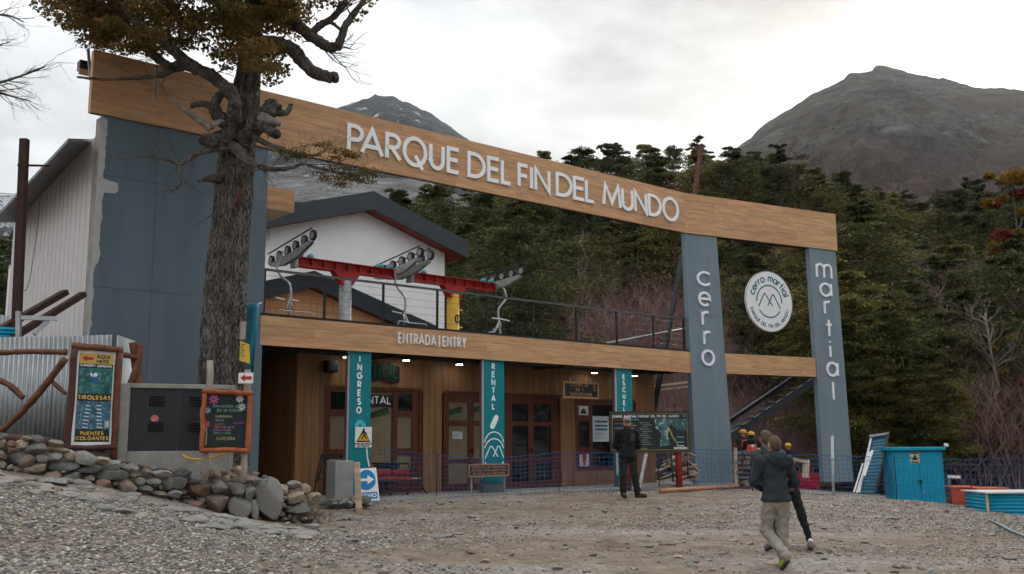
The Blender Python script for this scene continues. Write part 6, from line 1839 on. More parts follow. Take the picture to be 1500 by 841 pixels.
# electric cabinet
S2 = frame_at(173, 668, 16.05, 66)
cb = Thing('electric_cabinet', 'dark metal cabinet with louvres and red sticker in a concrete surround', 'cabinet', (0, 0, S2.z(173, 672)), S2)
uE = S2.u(343, 620); zt_, zb_ = S2.z(173, 561), S2.z(173, 671)
t = .13
for nm, bx in (('side', (0, t, 0, .45, zb_ - .4, zt_)), ('side', (uE - t * .6, uE, 0, .45, zb_ - .4, zt_)), ('lintel', (t + .001, uE - t * .6 - .001, 0, .45, zt_ - .075, zt_)), ('plinth', (t + .001, uE - t * .6 - .001, 0, .45, zb_ - .4, zb_ + .10))):
    cb.mb().box(*bx).build(nm, m_concrete, cb, bevel=.008)
m_cab = mat('cabinet_paint', (.012, .014, .018), .42, var=.12, scale=2, spec=.5)
um = S2.u(261, 620)
for k, (a, b) in enumerate(((t + .005, um - .004), (um + .004, uE - t * .6 - .005))):
    d_ = cb.mb().box(a, b, .05, .08, zb_ + .105, zt_ - .08).build('door', m_cab, cb)
    for zc in (zt_ - .36, zb_ + .42):
        for j in range(4):
            x = a + (b - a) * .55 if k == 0 else a + (b - a) * .35
            q = cb.mb(); z = zc + j * .045
            q.add([(x - .12, .05, z), (x + .12, .05, z), (x + .12, .022, z + .012), (x - .12, .022, z + .012), (x - .12, .05, z + .030), (x + .12, .05, z + .030)], [(0, 1, 2, 3), (3, 2, 5, 4), (0, 3, 4), (1, 5, 2)])
            q.build('louvre', m_cab, d_)
    if k == 0:
        q = cb.mb(); q.disc((a + (b - a) * .52, (zt_ + zb_) / 2 + .03), .06, .042, .049, 24); q.build('sticker', mat('sticker_red', (.50, .07, .06), .5, col2=(.6, .25, .22), scale=30), d_)
yh = Thing('yellow_hose', 'yellow hose drooping along the cabinet plinth', 'hose', at(300, 668, 15.85))
q = MB(yh.e.location); q.tube(smooth_path([at(267, 666, 15.95), at(275, 671, 15.95), at(290, 673, 15.95), at(310, 671, 15.95), at(332, 663, 15.95), at(340, 661, 16.0)], 5), .016, 8); q.build('hose', mat('hose_yellow', (.62, .36, .02), .45), yh, True)
# chalk board
S3 = frame_at(298, 660, 15.6, 74)
ch = Thing('chalk_board', 'cafe chalkboard menu in an orange log frame on weathered posts', 'sign', (0, 0, S3.z(298, 700)), S3)
u1 = S3.u(361, 615); ztp = S3.z(298, 577); zbt = S3.z(298, 656)
bd = Board(ch, S3, 0, u1, zbt, ztp, 0)
ch.mb().box(-.01, u1 + .01, 0, .025, zbt - .01, ztp + .01).build('panel', mat('chalk_black', (.016, .022, .022), .7, var=.25, scale=4), ch)
for k, (a, b) in enumerate((((-.03, -.01, zbt - .06), (-.02, -.01, ztp + .06)), ((u1 + .03, -.01, zbt - .07), (u1 + .04, -.01, ztp + .04)), ((-.06, -.02, ztp + .04), (u1 + .08, -.02, ztp + .02)), ((-.06, -.02, zbt - .035), (u1 + .06, -.02, zbt - .045)))):
    framelog(ch, S3, a, b, .04, m_logred, 20 + k)
for x, za, zb2 in ((.03, zbt - .55, S3.z(300, 527)), (u1 - .02, zbt - .55, S3.z(357, 542))):
    framelog(ch, S3, (x, .06, za), (x + .02, .06, zb2), .05, m_greypost, 30 + int(x * 10), 'post')
cm = lambda n, c: mat('chalk_' + n, c, .9, var=.25, scale=30)
cg, cy, cpk, cw, cbl = cm('green', (.16, .36, .27)), cm('yellow', (.45, .42, .22)), cm('pink', (.42, .10, .24)), cm('white', (.50, .52, .56)), cm('blue', (.20, .34, .50))
bd.text('Bienvenidos al', .48, .19, .255, .55, cg, .10, slant=.15); bd.text('Bar de Montana', .58, .27, .335, .55, cg, .10, slant=.15)
for s, y, w, x, m in (('HAMBURGUESAS', .40, .38, .45, cy), ('PIZZAS', .47, .20, .36, cbl), ('SOPAS', .545, .22, .36, cm('orange', (.45, .16, .06))), ('TORTAS DE FRUTAS', .60, .46, .47, cm('violet', (.35, .22, .36))), ('COCINA CASERA', .655, .40, .42, cm('violet', (.3, .2, .3))), ('VINOS Y CAFES', .71, .40, .42, cg), ('HELADOS', .52, .26, .82, cpk), ('CAFETERIA', .80, .42, .52, cy)):
    bd.text(s, x, y, y + (.06 if s == 'CAFETERIA' else .042), w, m, .12)
def flower(cx, cy_, r, m):
    q = ch.mb()
    for k in range(8):
        a = 2 * math.pi * k / 8
        ribbon(q, [(bd.U(cx) + math.cos(a) * r * .2, bd.Z(cy_) + math.sin(a) * r * .2), (bd.U(cx) + math.cos(a) * r, bd.Z(cy_) + math.sin(a) * r)], r * .16, -.009 - .0006 * k, -.004, lambda X, Y, D: (X, D, Y))
    q.build('flower_drawing', m, ch)
flower(.20, .10, .075, cpk); flower(.82, .09, .06, cw); flower(.88, .245, .06, cw); flower(.04, .56, .055, cpk); flower(.06, .31, .05, cbl)
q = ch.mb(); ribbon(q, [(bd.U(.05), bd.Z(.95)), (bd.U(.06), bd.Z(.75)), (bd.U(.05), bd.Z(.62))], .008, -.008, -.004, lambda X, Y, D: (X, D, Y)); q.build('stem_drawing', cg, ch)
# arrow plate, yellow notice, wooden tablet, flag
ap = Thing('arrow_plate', 'small white plate with red arrow pointing left above the chalkboard', 'sign', at(360, 562, 15.5))
a = at(349, 561.5, 15.5); b = at(371, 546, 15.5)
q = MB(ap.e.location); q.box(a.x, b.x, 15.5, 15.512, a.z, b.z); q.build('plate', m_white, ap)
w = b.x - a.x; h = b.z - a.z
q = MB(ap.e.location); q.prism([(a.x + w * x, a.z + h * y) for x, y in ((.12, .5), (.45, .15), (.45, .34), (.9, .34), (.9, .66), (.45, .66), (.45, .85))], 15.494, 15.499); q.build('arrow', MATS['arrow_red'], ap)
yn = Thing('yellow_notice', 'yellow notice sheet nailed to the big trunk', 'notice', at(357, 530, 17.8))
a = at(350.5, 530, 17.75); b = at(363, 500, 17.75)
q = MB(yn.e.location); q.hexa([(a.x, 17.75, a.z + .02), (b.x, 17.95, a.z - .02), (b.x, 17.96, a.z - .02), (a.x, 17.76, a.z + .02), (a.x, 17.75, b.z + .01), (b.x - .03, 17.95, b.z - .03), (b.x - .03, 17.96, b.z - .03), (a.x, 17.76, b.z + .01)]); q.build('sheet', mat('notice_yellow', (.60, .42, .05), .6, var=.06), yn)
q = MB(yn.e.location)
for k in range(7):
    z = b.z - .06 - k * .035; q.box(a.x + .02, b.x - .045 - (k % 3) * .02, 17.745 + 0, 17.749, z, z + .012)
q.build('printing', m_black, yn)
wt2 = Thing('wooden_tablet', 'small grey weathered board nailed to the trunk above the yellow notice', 'board', at(355, 497, 17.8))
a = at(350.5, 497, 17.78); b = at(360, 471, 17.78); q = MB(wt2.e.location); q.box(a.x, b.x, 17.78, 17.80, a.z, b.z); q.build('board', m_greypost, wt2)
fb = Thing('teal_banner', 'teal cloth banner hanging between trunk and slate wall', 'banner', at(370, 560, 19.2))
V = []; n = 14
for i in range(n):
    f = i / (n - 1)
    for k in range(6):
        g = k / 5; px = 359 + (21 - 9 * f) * g; py = 449 + 100 * f - 6 * g * (1 - f)
        V.append(at(px, py, 19.3 + .07 * math.sin(g * 7 + f * 3)))
q = MB(fb.e.location); q.add(V, [(i * 6 + k, i * 6 + k + 1, i * 6 + k + 7, i * 6 + k + 6) for i in range(n - 1) for k in range(5)]); o = q.build('cloth', mat('banner_teal', (.01, .16, .24), .6, var=.08), fb, True)
o.modifiers.new('thick', 'SOLIDIFY').thickness = .004
q = MB(fb.e.location); q.tube([at(378, 446, 19.35), at(384, 443, 20.6)], .008, 5); q.build('cord', m_white, fb)
# steelwork at the far left
rp = Thing('rusty_post', 'tall rusty steel post with short crossbar in front of the white siding', 'post', at(22, 560, 17.2))
q = MB(rp.e.location); q.bar(at(18, 620, 17.2), at(36, 204, 17.2), .13); q.build('post', m_rust, rp)
q = MB(rp.e.location); q.bar(at(26, 242, 17.1), at(72, 243, 17.6), .035); q.build('crossbar', m_rust, rp)
for k, (a, b, lb) in enumerate((((-30, 500), (96, 428), 'upper dark steel channel jutting out beside the rusty post'), ((-10, 512), (122, 431), 'lower dark steel channel jutting out toward the slate wall'))):
    t = Thing('steel_channel', lb, 'beam', at(a[0], a[1], 16.7))
    q = MB(t.e.location); q.bar(at(*a, 16.7), at(*b, 18.2), .16, .10); q.build('channel', m_rust, t)
gb_ = Thing('steel_bracket', 'grey galvanized bracket with diagonal brace under the steel channels', 'bracket', at(40, 490, 16.9))
q = MB(gb_.e.location); q.bar(at(26, 465, 16.6), at(85, 467, 16.9), .07); q.build('arm', m_steel, gb_)
q = MB(gb_.e.location); q.bar(at(50, 490, 16.7), at(70, 470, 16.85), .07); q.build('brace', m_steel, gb_)
q = MB(gb_.e.location); q.bar(at(27, 456, 16.58), at(27, 495, 16.58), .07); q.build('upright', m_steel, gb_)
br = Thing('blue_tank_roof', 'blue corrugated metal lid at the left edge above the iron fence', 'roof', at(10, 495, 16.9))
corrugated(br, 'sheet', at(-60, 485, 16.8), at(30, 485, 17.0), at(0, 494, 16.9).z, at(0, 477, 16.9).z, at(0, 494, 16.9).z, at(0, 479, 16.9).z, .07, .012, m_blueshed, True)
cs = Thing('corrugated_sheet', 'tilted pale corrugated sheet behind the rusty post', 'sheet', at(5, 470, 18))
q = MB(cs.e.location); V = []
for i in range(40):
    f = i / 39; o = .012 * math.sin(i * 1.57)
    V += [at(-40 + f * 56, 462 + 10 * f - 8, 18 + o * 3), at(-40 + f * 56, 478 + 2 * f, 17.6 + o * 3)]
for i in range(39): q.add([V[2 * i], V[2 * i + 2], V[2 * i + 3], V[2 * i + 1]], [(0, 1, 2, 3)])
q.build('sheet', m_corr, cs).modifiers.new('thick', 'SOLIDIFY').thickness = .004
wr = Thing('loose_cable', 'thin black cable hanging in a loop on the white siding', 'cable', at(35, 424, 17.6))
q = MB(wr.e.location); q.tube(smooth_path([at(62, 245, 17.6), at(58, 300, 17.6), at(50, 370, 17.6), at(42, 415, 17.6), at(36, 426, 17.6), at(31, 420, 17.6), at(29, 400, 17.6)], 5), .006, 5); q.build('cable', m_black, wr)
# ------------------------------------------------------------------ things on and in front of the porch
# concrete stub with a timber stake
gs = on_ground(506, 746)
S4 = frame_at(490, 740, gs.y, 55)
cbk = Thing('concrete_stub', 'grey concrete block with rubble foot beside the detour sign', 'block', (0, 0, S4.z(490, 742)), S4)
uE = S4.u(518, 700); z0, z1 = S4.z(490, 744), S4.z(490, 675)
cbk.mb().box(0, uE, 0, .42, z0 - .05, z1).build('block', mat('smooth_concrete', (.27, .27, .265), .8, var=.14, scale=3, bump=.1), cbk, bevel=.012)
for k in range(9):
    RS_ = random.Random(k)
    o = put_stone('rubble', stone_protos[RS_.choice('gdb')][k % 5], (0, 0, 0), (.12 + RS_.random() * .06, .10, .09), (0, 0, RS_.uniform(0, 6)), cbk.e)
    o.location = (-.18 + k * .11, -.03 - RS_.random() * .05, .03 + RS_.random() * .09)
stk = Thing('timber_stake', 'pale rough timber stake standing beside the concrete block', 'stake', gs + Vector((.3, -.3, 0)))
q = MB(stk.e.location); q.bar(at(526, 752, gs.y - .35), at(522.5, 677, gs.y - .3), .115, .06); q.build('stake', m_timber, stk, bevel=.006)
# detour sign
yd = 20.9
ds = Thing('detour_sign', 'white and blue arrow sign lettered DESVIO leaning beside the first column', 'sign', at(540, 733, yd))
P4 = [at(519, 735, yd), at(556, 733, yd), at(551, 685, yd + .3), at(522, 687, yd + .3)]
ds_x = (P4[1] - P4[0]); ds_y = (P4[3] - P4[0])
def dpl(fx_, fy_, lift):
    p = P4[0].lerp(P4[1], fx_); q_ = P4[3].lerp(P4[2], fx_); r_ = p.lerp(q_, fy_)
    n_ = ds_x.cross(ds_y).normalized()
    if n_.y > 0: n_ = -n_
    return r_ + n_ * lift
def dpoly(pts, lift, m, name):
    q = MB(ds.e.location); n = len(pts)
    q.add([dpl(x, y, lift) for x, y in pts] + [dpl(x, y, lift - .005) for x, y in pts], [tuple(range(n)), tuple(reversed(range(n, 2 * n)))] + [(i, i + n, (i + 1) % n + n, (i + 1) % n) for i in range(n)])
    q.build(name, m, ds)
q = MB(ds.e.location); q.add([dpl(0, 0, .0), dpl(1, 0, 0), dpl(1, 1, 0), dpl(0, 1, 0)] + [dpl(0, 0, -.02), dpl(1, 0, -.02), dpl(1, 1, -.02), dpl(0, 1, -.02)], [(0, 1, 2, 3), (7, 6, 5, 4), (0, 4, 5, 1), (1, 5, 6, 2), (2, 6, 7, 3), (3, 7, 4, 0)]); q.build('panel', m_white, ds)
m_signblue = mat('sign_blue', (.01, .20, .48), .45, var=.04)
dpoly([(.5 + .42 * math.cos(a * math.pi / 16), .64 + .31 * math.sin(a * math.pi / 16)) for a in range(32)], .006, m_signblue, 'disc')
dpoly([(.16, .60), (.55, .60), (.55, .50), (.86, .64), (.55, .78), (.55, .68), (.16, .68)], .012, m_white, 'arrow')
dpoly([(.06, .06), (.94, .06), (.94, .26), (.06, .26)], .006, m_signblue, 'name_panel')
q = MB(ds.e.location); w = text_width('DESVIO', 1, .2)
text(q, 'DESVIO', 0, 0, 1, .2, 0, 1, lambda X, Y, D: dpl(.10 + .80 * X / w, .10 + .12 * Y, .012 - .005 * min(1, max(0, D))), xs=1.0); q.build('lettering', m_letter, ds)
for x in (.1, .9):
    q = MB(ds.e.location); a = dpl(x, .95, -.03); g = Vector((a.x, a.y + .45, gz(a.x, a.y + .45))); q.bar(a, g, .025); q.build('strut', m_steeldull, ds)

# red bench made from a lift chair
bn = Thing('red_bench', 'red and black bench against the timber wall', 'bench', (A.u(585, 722, .75), .75, Z0), A)
def AV(px, py, v): u_, z_ = A.uz(px, py, v); return (u_, v, z_)
m_redpad = mat('red_pad', (.32, .035, .028), .6, var=.2, scale=6)
for k, (x0, x1) in enumerate(((552, 573), (575, 590), (592, 600))):
    a = AV(x0, 695.5, 1.05); b = AV(x1, 688, 1.05); bn.mb().box(a[0], b[0], 1.03, 1.08, a[2], b[2]).build('back_pad', m_redpad, bn, bevel=.008)
    a = AV(x0, 702, .70); b = AV(x1 + 1, 698.5, .70); bn.mb().box(a[0], b[0], .62, 1.02, b[2] - .07, b[2]).build('seat_pad', m_redpad, bn, bevel=.008)
q = bn.mb()
q.tube([AV(545, 679, 1.08), AV(598, 679, 1.08), AV(602, 697, .7), AV(614, 698, .62), AV(614, 706, .62), AV(548, 706, .62)], .022, 8); q.tube([AV(548, 706, 1.0), AV(612, 706, 1.0)], .02, 8)
q.build('frame', m_blacksteel, bn, True)
for x0, x1, xb in ((606, 596, 0), (613, 625, 0), (556, 548, 0), (563, 573, 0)):
    q = bn.mb(); a = AV(x0, 705, .8); b = AV(x1, 722, .8); q.tube([a, (b[0], .8, Z0)], .022, 8); q.build('leg', m_blacksteel, bn, True)
q = bn.mb(); a = AV(601, 701.5, .72); b = AV(614, 698.5, .72); q.box(a[0], b[0], .64, .98, b[2] - .05, b[2] - .01); q.build('arm_board', m_timber, bn)
a = AV(548, 687, 1.12); b = AV(585, 680, 1.12); q = bn.mb(); q.box(a[0], b[0], 1.10, 1.13, a[2], b[2]); q.build('back_board', m_black, bn)
# black wire rack
rk = Thing('wire_rack', 'black welded wire rack standing left of the concrete block', 'rack', (A.u(482, 724, .7), .7, Z0), A)
q = rk.mb(); q.tube([AV(471, 666.5, .7), AV(500, 665.5, .7)], .018, 6); q.tube([AV(474, 671, .9), AV(502, 670, .9)], .018, 6); q.tube([AV(471, 666.5, .7), AV(474, 671, .9)], .015, 6); q.tube([AV(500, 665.5, .7), AV(502, 670, .9)], .015, 6); q.build('top_frame', m_blacksteel, rk, True)
for pts in ([(471, 667), (465, 692), (459, 719)], [(475, 668), (480, 690), (483, 722)], [(478, 672), (489, 700), (484, 723)], [(499, 667), (508, 692), (514, 722)], [(474, 671), (466, 704)]):
    q = rk.mb(); P = [AV(x, y, .75) for x, y in pts]
    if pts[-1][1] > 715: P[-1] = (P[-1][0], .75, Z0)
    q.tube(P, .016, 6); q.build('leg', m_blacksteel, rk, True)
for y, x0, x1 in ((680, 468, 478), (692, 464, 481), (704, 461, 482), (684, 476, 500), (698, 481, 506)):
    q = rk.mb(); q.tube([AV(x0, y, .76), AV(x1, y - 3, .76)], .010, 5); q.build('cross_wire', m_blacksteel, rk, True)

# blue net along the yard
NX = [556, 640, 700, 760, 818, 900, 1000, 1080, 1160, 1219, 1300, 1400, 1500, 1570]; NYt = [658, 667, 671, 669, 662, 664, 657, 661, 666, 667, 670, 673, 672, 672]
NYd = [23.2, 23.7, 24.1, 24.5, 24.9, 25.6, 26.4, 26.6, 26.5, 26.2, 24.4, 24.2, 23.8, 23.6]
nf = Thing('safety_net', 'blue plastic safety net strung across the yard in front of the porch', 'fence', at(1000, 720, 26.4))
m_net = mat('blue_net', (.015, .12, .33), .6, var=.1)
q = MB(nf.e.location); pxs = []; x = 556.0
while x < 1570:
    pxs.append(x); x += .115 * 1476 / np.interp(x, NX, NYd)
cols_ = []
for x in pxs:
    Y = float(np.interp(x, NX, NYd)); top = at(x, float(np.interp(x, NX, NYt)), Y); zg_ = gz(top.x, Y) + .02
    if zg_ > top.z - .3: zg_ = top.z - .3
    cols_.append((top, zg_))
nr = 10; rr = random.Random(3)
grid = [[Vector((t_.x + rr.gauss(0, .008), t_.y + .05 * math.sin(i * .13 + r) + rr.gauss(0, .01), t_.z + (zg_ - t_.z) * r / (nr - 1) + rr.gauss(0, .008))) for r in range(nr)] for i, (t_, zg_) in enumerate(cols_)]
for r in range(nr):
    q.tube([g[r] for g in grid], .0085 if r == 0 else .0045, 3, caps=False)
for g in grid: q.tube(g, .004, 3, caps=False)
q.build('mesh', m_net, nf)
for x in (640, 818, 1100, 1310, 1420):
    Y = float(np.interp(x, NX, NYd)) + .03; t_ = at(x, float(np.interp(x, NX, NYt)) - 2, Y); q = MB(nf.e.location); q.tube([(t_.x, Y, gz(t_.x, Y) - .1), (t_.x, Y, t_.z)], .012, 6); q.build('post', m_rust, nf, True)
# white plastic pipe used as a post
pv = Thing('plastic_post', 'white plastic pipe standing upright in front of the martial column', 'post', at(1220, 716, 25.8))
q = MB(pv.e.location); b = at(1220, 716, 25.8); b.z = gz(b.x, b.y) - .1; q.tube([b, at(1219, 638, 25.8)], .036, 12); q.build('pipe', MATS['smooth_concrete'] if False else mat('grey_plastic', (.48, .49, .50), .5), pv, True)
q = MB(pv.e.location); q.tube([at(1219.5, 674, 25.8), at(1219.5, 669, 25.8)], .046, 12); q.build('coupling', MATS['grey_plastic'], pv, True)

# map board
S5 = frame_at(893, 664, 25.9, 91.5)
mbd = Thing('map_board', 'wide dark map board with white title on red posts behind the man in black', 'sign', (1.0, 0, gz(S5.o.x + 1, S5.o.y)), S5)
u0, zb_ = S5.uz(894, 663.5); u1, zt_ = S5.uz(1010, 602)
mbd.mb().box(u0, u1, 0, .05, zb_, zt_).build('panel', mat('board_dark', (.018, .026, .026), .45, var=.2, scale=3), mbd)
bd = Board(mbd, S5, u0, u1, zb_, zt_, 0)
for r_ in ((0, 0, 1, .05), (0, .95, 1, 1), (0, .05, .025, .95), (.975, .05, 1, .95)): bd.rect(*r_, mat('board_frame', (.06, .052, .045), .7, var=.2), 'frame_strip', .02)
m_gold = mat('gold_line', (.35, .26, .09), .5)
for r_ in ((.03, .06, .97, .072), (.03, .925, .97, .937), (.03, .072, .036, .925), (.964, .072, .97, .925)): bd.rect(*r_, m_gold, 'gold_line', .006)
bd.text('CERRO MARTIAL', .185, .095, .155, .28, m_letter, .24); bd.text('PARQUE DEL FIN DEL MUNDO', .61, .095, .15, .50, m_letter, .15)
m_map = mat('map_print', (.012, .055, .055), .5, col2=(.10, .22, .22), scale=6, detail=8, speck=(.50, .58, .58), speck_scale=9, speck_amt=.75)
bd.poly([(.56, .18), (.80, .17), (.74, .40), (.72, .60), (.75, .82), (.62, .84), (.64, .55), (.57, .40)], m_map, 'map_image', .006)
bd.poly([(.80, .18), (.955, .2), (.955, .5), (.84, .45), (.77, .32)], mat('map_print_dark', (.012, .045, .05), .5, col2=(.06, .16, .18), scale=8, speck=(.3, .4, .42), speck_scale=12, speck_amt=.5), 'map_image', .0062)
q = mbd.mb(); ribbon(q, [(bd.U(.74), bd.Z(.42)), (bd.U(.78), bd.Z(.62)), (bd.U(.86), bd.Z(.86))], .02, -.010, -.0065, lambda X, Y, D: (X, D, Y)); q.build('route_line', m_gold, mbd)
for y in (.62, .74, .83): bd.rect(.83, y, .92, y + .02, m_cyan if y < .8 else m_white, 'map_legend', .009)
bd.rect(.79, .87, .955, .915, mat('pale_strip', (.5, .55, .57), .5), 'logo_strip', .007); bd.rect(.915, .09, .945, .15, m_signblue, 'logo', .007)
q = mbd.mb()
for k in range(11):
    y = .27 + k * .052; a, b = bd.U(.40), bd.U(.40 + .13 * (.75 + .25 * math.sin(k * 2.1))); q.box(a, b, -.009, -.006, bd.Z(y + .022), bd.Z(y))
o = q.build('list_lines', mat('list_grey', (.16, .19, .20), .5), mbd); tag(o, kind='stuff')
q = mbd.mb()
for k in range(4): q.box(bd.U(.375), bd.U(.39), -.009, -.006, bd.Z(.30 + k * .15), bd.Z(.26 + k * .15))
o = q.build('list_marks', m_gold, mbd); tag(o, kind='stuff')
for k in range(5): bd.rect(.06, .28 + k * .11, .30, .31 + k * .11, MATS['list_grey'] if k else MATS['print_teal'], 'list_block', .007)
bd.text('MAPA', .42, .88, .92, .08, m_gold, .2); bd.rect(.26, .33, .33, .355, m_gold, 'list_heading', .009); bd.rect(.28, .45, .34, .475, m_gold, 'list_heading', .009)
bd.text('MAPA DE', .10, .185, .225, .13, m_red, .24); bd.text('AVENTURA', .28, .185, .225, .17, m_cyan, .24)
for x in (919, 994.5):
    u_ = S5.u(x, 690, .10); g = S5.w(u_, .10, 0); q = mbd.mb(); q.tube([(u_, .10, gz(g.x, g.y) - .15), (u_, .10, zt_ - .1)], .085, 14); q.build('post', mat('red_post', (.28, .03, .022), .55, var=.25, scale=4), mbd, True)
    q = mbd.mb(); q.tube([(u_, .10, gz(g.x, g.y) - .1), (u_, .10, gz(g.x, g.y) + .14)], .088, 14); q.build('post_foot', m_rust, mbd, True)
q = mbd.mb(); a = S5.uz(947, 664, .02); b = S5.uz(937, 716, -.35); q.bar((a[0], .02, a[1]), (b[0], -.35, b[1]), .08, .05); q.build('brace', m_steel, mbd)

# ------------------------------------------------------------------ building site beyond the gate
RB = random.Random(14)
pk = [(962, 690, 1012, 668), (965, 700, 1018, 680), (968, 682, 1004, 660), (985, 703, 1020, 692), (972, 694, 1016, 690), (992, 662, 1022, 690), (1000, 660, 1016, 668), (970, 705, 1000, 698), (975, 676, 1020, 699), (990, 706, 1022, 701)]
for k, (x0, y0, x1, y1) in enumerate(sorted(pk, key=lambda a: a[1] + a[3])):
    t = Thing('loose_plank', f'raw timber plank, {ordn(k)} from the top in the heap beside the cerro column', 'plank', at(x0, y0, 29.2), group='planks heaped beside the cerro column')
    q = MB(t.e.location); q.bar(at(x0, y0, 28.9 + RB.uniform(-.2, .2)), at(x1, y1, 29.6 + RB.uniform(0, .4)), RB.uniform(.12, .2), .035); q.build('plank', m_timber, t)
rb = Thing('steel_rack', 'black tubular frame standing in front of the plank heap', 'frame', at(975, 710, 28.2))
for a, b in (((963, 664), (966, 712)), ((983, 663), (986, 706)), ((1006, 662), (1008, 700)), ((963, 700), (988, 690)), ((964, 682), (985, 672))):
    q = MB(rb.e.location); q.tube([at(*a, 28.2), at(*b, 28.2)], .02, 6); q.build('bar', m_blacksteel, rb, True)
# stack of broken bricks and blocks
bk = Thing('block_stack', 'stack of old timber blocks in front of the two workers', 'stack', at(1098, 712, 28.3))
zgb = gz(bk.e.location.x, 28.3)
for r in range(7):
    for k in range(4):
        a = at(1077 + k * 10.3 + (3 if r % 2 else 0) + RB.uniform(-1, 1), 709 - r * 7.2, 28.3 + RB.uniform(-.08, .08))
        w_ = RB.uniform(.17, .24)
        q = MB(bk.e.location); q.box(a.x, a.x + w_ * .93, a.y - .1, a.y + .35, a.z, a.z + .105 + RB.uniform(-.02, .02)); q.build('block', mat('old_block', (.17, .125, .10), .85, var=.3, scale=6, rnd=.3, hue=.01), bk)
for x in (1078, 1112):
    q = MB(bk.e.location); a = at(x, 712, 28.2); b = at(x - 1, 656, 28.2); q.bar(a, b, .09); q.build('upright', m_timber, bk)
# copper-coloured pipe on the ground
cp = Thing('copper_pipe', 'long orange-brown pipe lying on the gravel at the foot of the gate', 'pipe', on_ground(1110, 714))
P = []
for x, y in ((967, 721), (1000, 719), (1060, 715), (1115, 711.5), (1160, 711), (1210, 710.5), (1248, 709)):
    p = on_ground(x, y + 2); p.z = gz(p.x, p.y) + .06; P.append(p)
q = MB(cp.e.location); q.tube(smooth_path(P, 3), .052, 12); q.build('pipe', mat('pipe_copper', (.40, .19, .10), .5, var=.12, scale=3), cp, True)
# red crate
rc = Thing('red_crate', 'red ribbed plastic crate standing right of the walking men', 'crate', on_ground(1184, 716))
p = rc.e.location; S6 = Frame(p.x, p.y, 84); w2 = .36
V8 = [(-w2 * .9, -.2, 0), (w2 * .9, -.2, 0), (w2 * .9, .25, 0), (-w2 * .9, .25, 0), (-w2, -.24, .52), (w2, -.24, .52), (w2, .3, .52), (-w2, .3, .52)]
m_crate = mat('crate_red', (.70, .03, .05), .4, var=.12)
rc.e.rotation_euler = (0, 0, S6.rz)
q = MB(); q.hexa(V8); q.build('body', m_crate, rc)
for k in range(9):
    z = .03 + k * .055; f = .9 + .1 * z / .52; q = MB(); q.box(-w2 * f - .012, w2 * f + .012, -.212 - .04 * z / .52, -.17, z, z + .028); q.build('rib', m_crate, rc)
# timbers sticking up behind the crate
for k, (a, b, lb) in enumerate((((1180, 700), (1181, 674), 'short upright timber end behind the red crate'), ((1160, 672), (1182, 677), 'flat timber end lying behind the walking men'))):
    t = Thing('timber_offcut', lb, 'timber', at(*a, 27.6)); q = MB(t.e.location); q.bar(at(*a, 27.6), at(*b, 27.7), .17 if k == 0 else .12, .08); q.build('timber', m_timber, t)
# louvred panel and ladder leaning together
lp = Thing('slatted_panel', 'blue-grey slatted metal panel leaning left of the blue shed', 'panel', at(1265, 722, 25.4))
A0, A1, A2, A3 = at(1258, 722, 25.2), at(1282, 722, 25.0), at(1300, 636, 25.9), at(1276, 640, 26.1)
for k in range(17):
    f0 = k / 17; f1 = (k + .8) / 17
    q = MB(lp.e.location); c = [A0.lerp(A3, f0), A1.lerp(A2, f0), A1.lerp(A2, f1), A0.lerp(A3, f1)]; d = Vector((0, .03, -.02))
    q.hexa([c[0], c[1], c[1] + d, c[0] + d, c[3], c[2], c[2] + d, c[3] + d]); q.build('slat', mat('slat_blue', (.03, .12, .17), .5, metal=.2, var=.2, rnd=.1), lp)
for a, b, m in ((A0, A3, m_steel), (A1, A2 + Vector((.02, 0, .05)), m_blacksteel)):
    q = MB(lp.e.location); q.bar(a + Vector((0, -.04, 0)), b + Vector((0, -.04, 0)), .05); q.build('side_rail', m, lp)
q = MB(lp.e.location); q.bar(A3 + Vector((-.05, -.05, .02)), A2 + Vector((.02, -.05, .02)), .09, .06); q.build('top_rail', m_steel, lp)
ld = Thing('leaning_boards', 'pair of pale narrow boards propped against the slatted panel', 'board', at(1253, 721, 25))
for a, b, wd in (((1251, 721), (1264, 679), .03), ((1255, 722), (1274, 662), .035), ((1266, 697), (1278, 660), .055)):
    q = MB(ld.e.location); q.bar(at(*a, 24.9), at(*b, 25.2), wd, .03); q.build('board', m_white, ld)

# blue shed
S7_ = frame_at(1311, 725, 25.2, 84)
sh = Thing('blue_shed', 'small bright blue metal shed with double doors at the edge of the gravel', 'shed', (1.0, 0, 0), S7_)
uA, uB = 0.0, S7_.u(1382, 690); zt_ = S7_.z(1345, 660); zg = gz(S7_.o.x + .6, S7_.o.y) - .3
sh.e.location.z = zg; sh.base = Vector((1.0, 0, zg))
sh.mb().box(uA + .02, uB - .02, .02, .55, zg, zt_).build('body', m_blueshed, sh)
um = S7_.u(1347, 690)
for a, b in ((uA + .03, um - .006), (um + .006, uB - .03)):
    sh.mb().box(a, b, -.012, .019, zg + .1, zt_ - .03).build('door', m_blueshed, sh, bevel=.006)
for a, b in ((uA, uA + .028), (uB - .028, uB)): sh.mb().box(a, b, -.004, .05, zg, zt_).build('corner_post', m_blueshed, sh)
sh.mb().box(uA - .06, uB + .05, -.10, .65, zt_ + .002, zt_ + .085).build('roof', m_blueshed, sh, bevel=.01)
sh.mb().box(um - .05, um + .03, -.05, -.013, zt_ - .80, zt_ - .73).build('padlock', m_blacksteel, sh)
sh.mb().box(um + .03, um + .09, -.03, -.013, zt_ - 1.06, zt_ - 1.0).build('latch', m_steel, sh)
a = S7_.uz(1333.5, 679); b = S7_.uz(1345.5, 662)
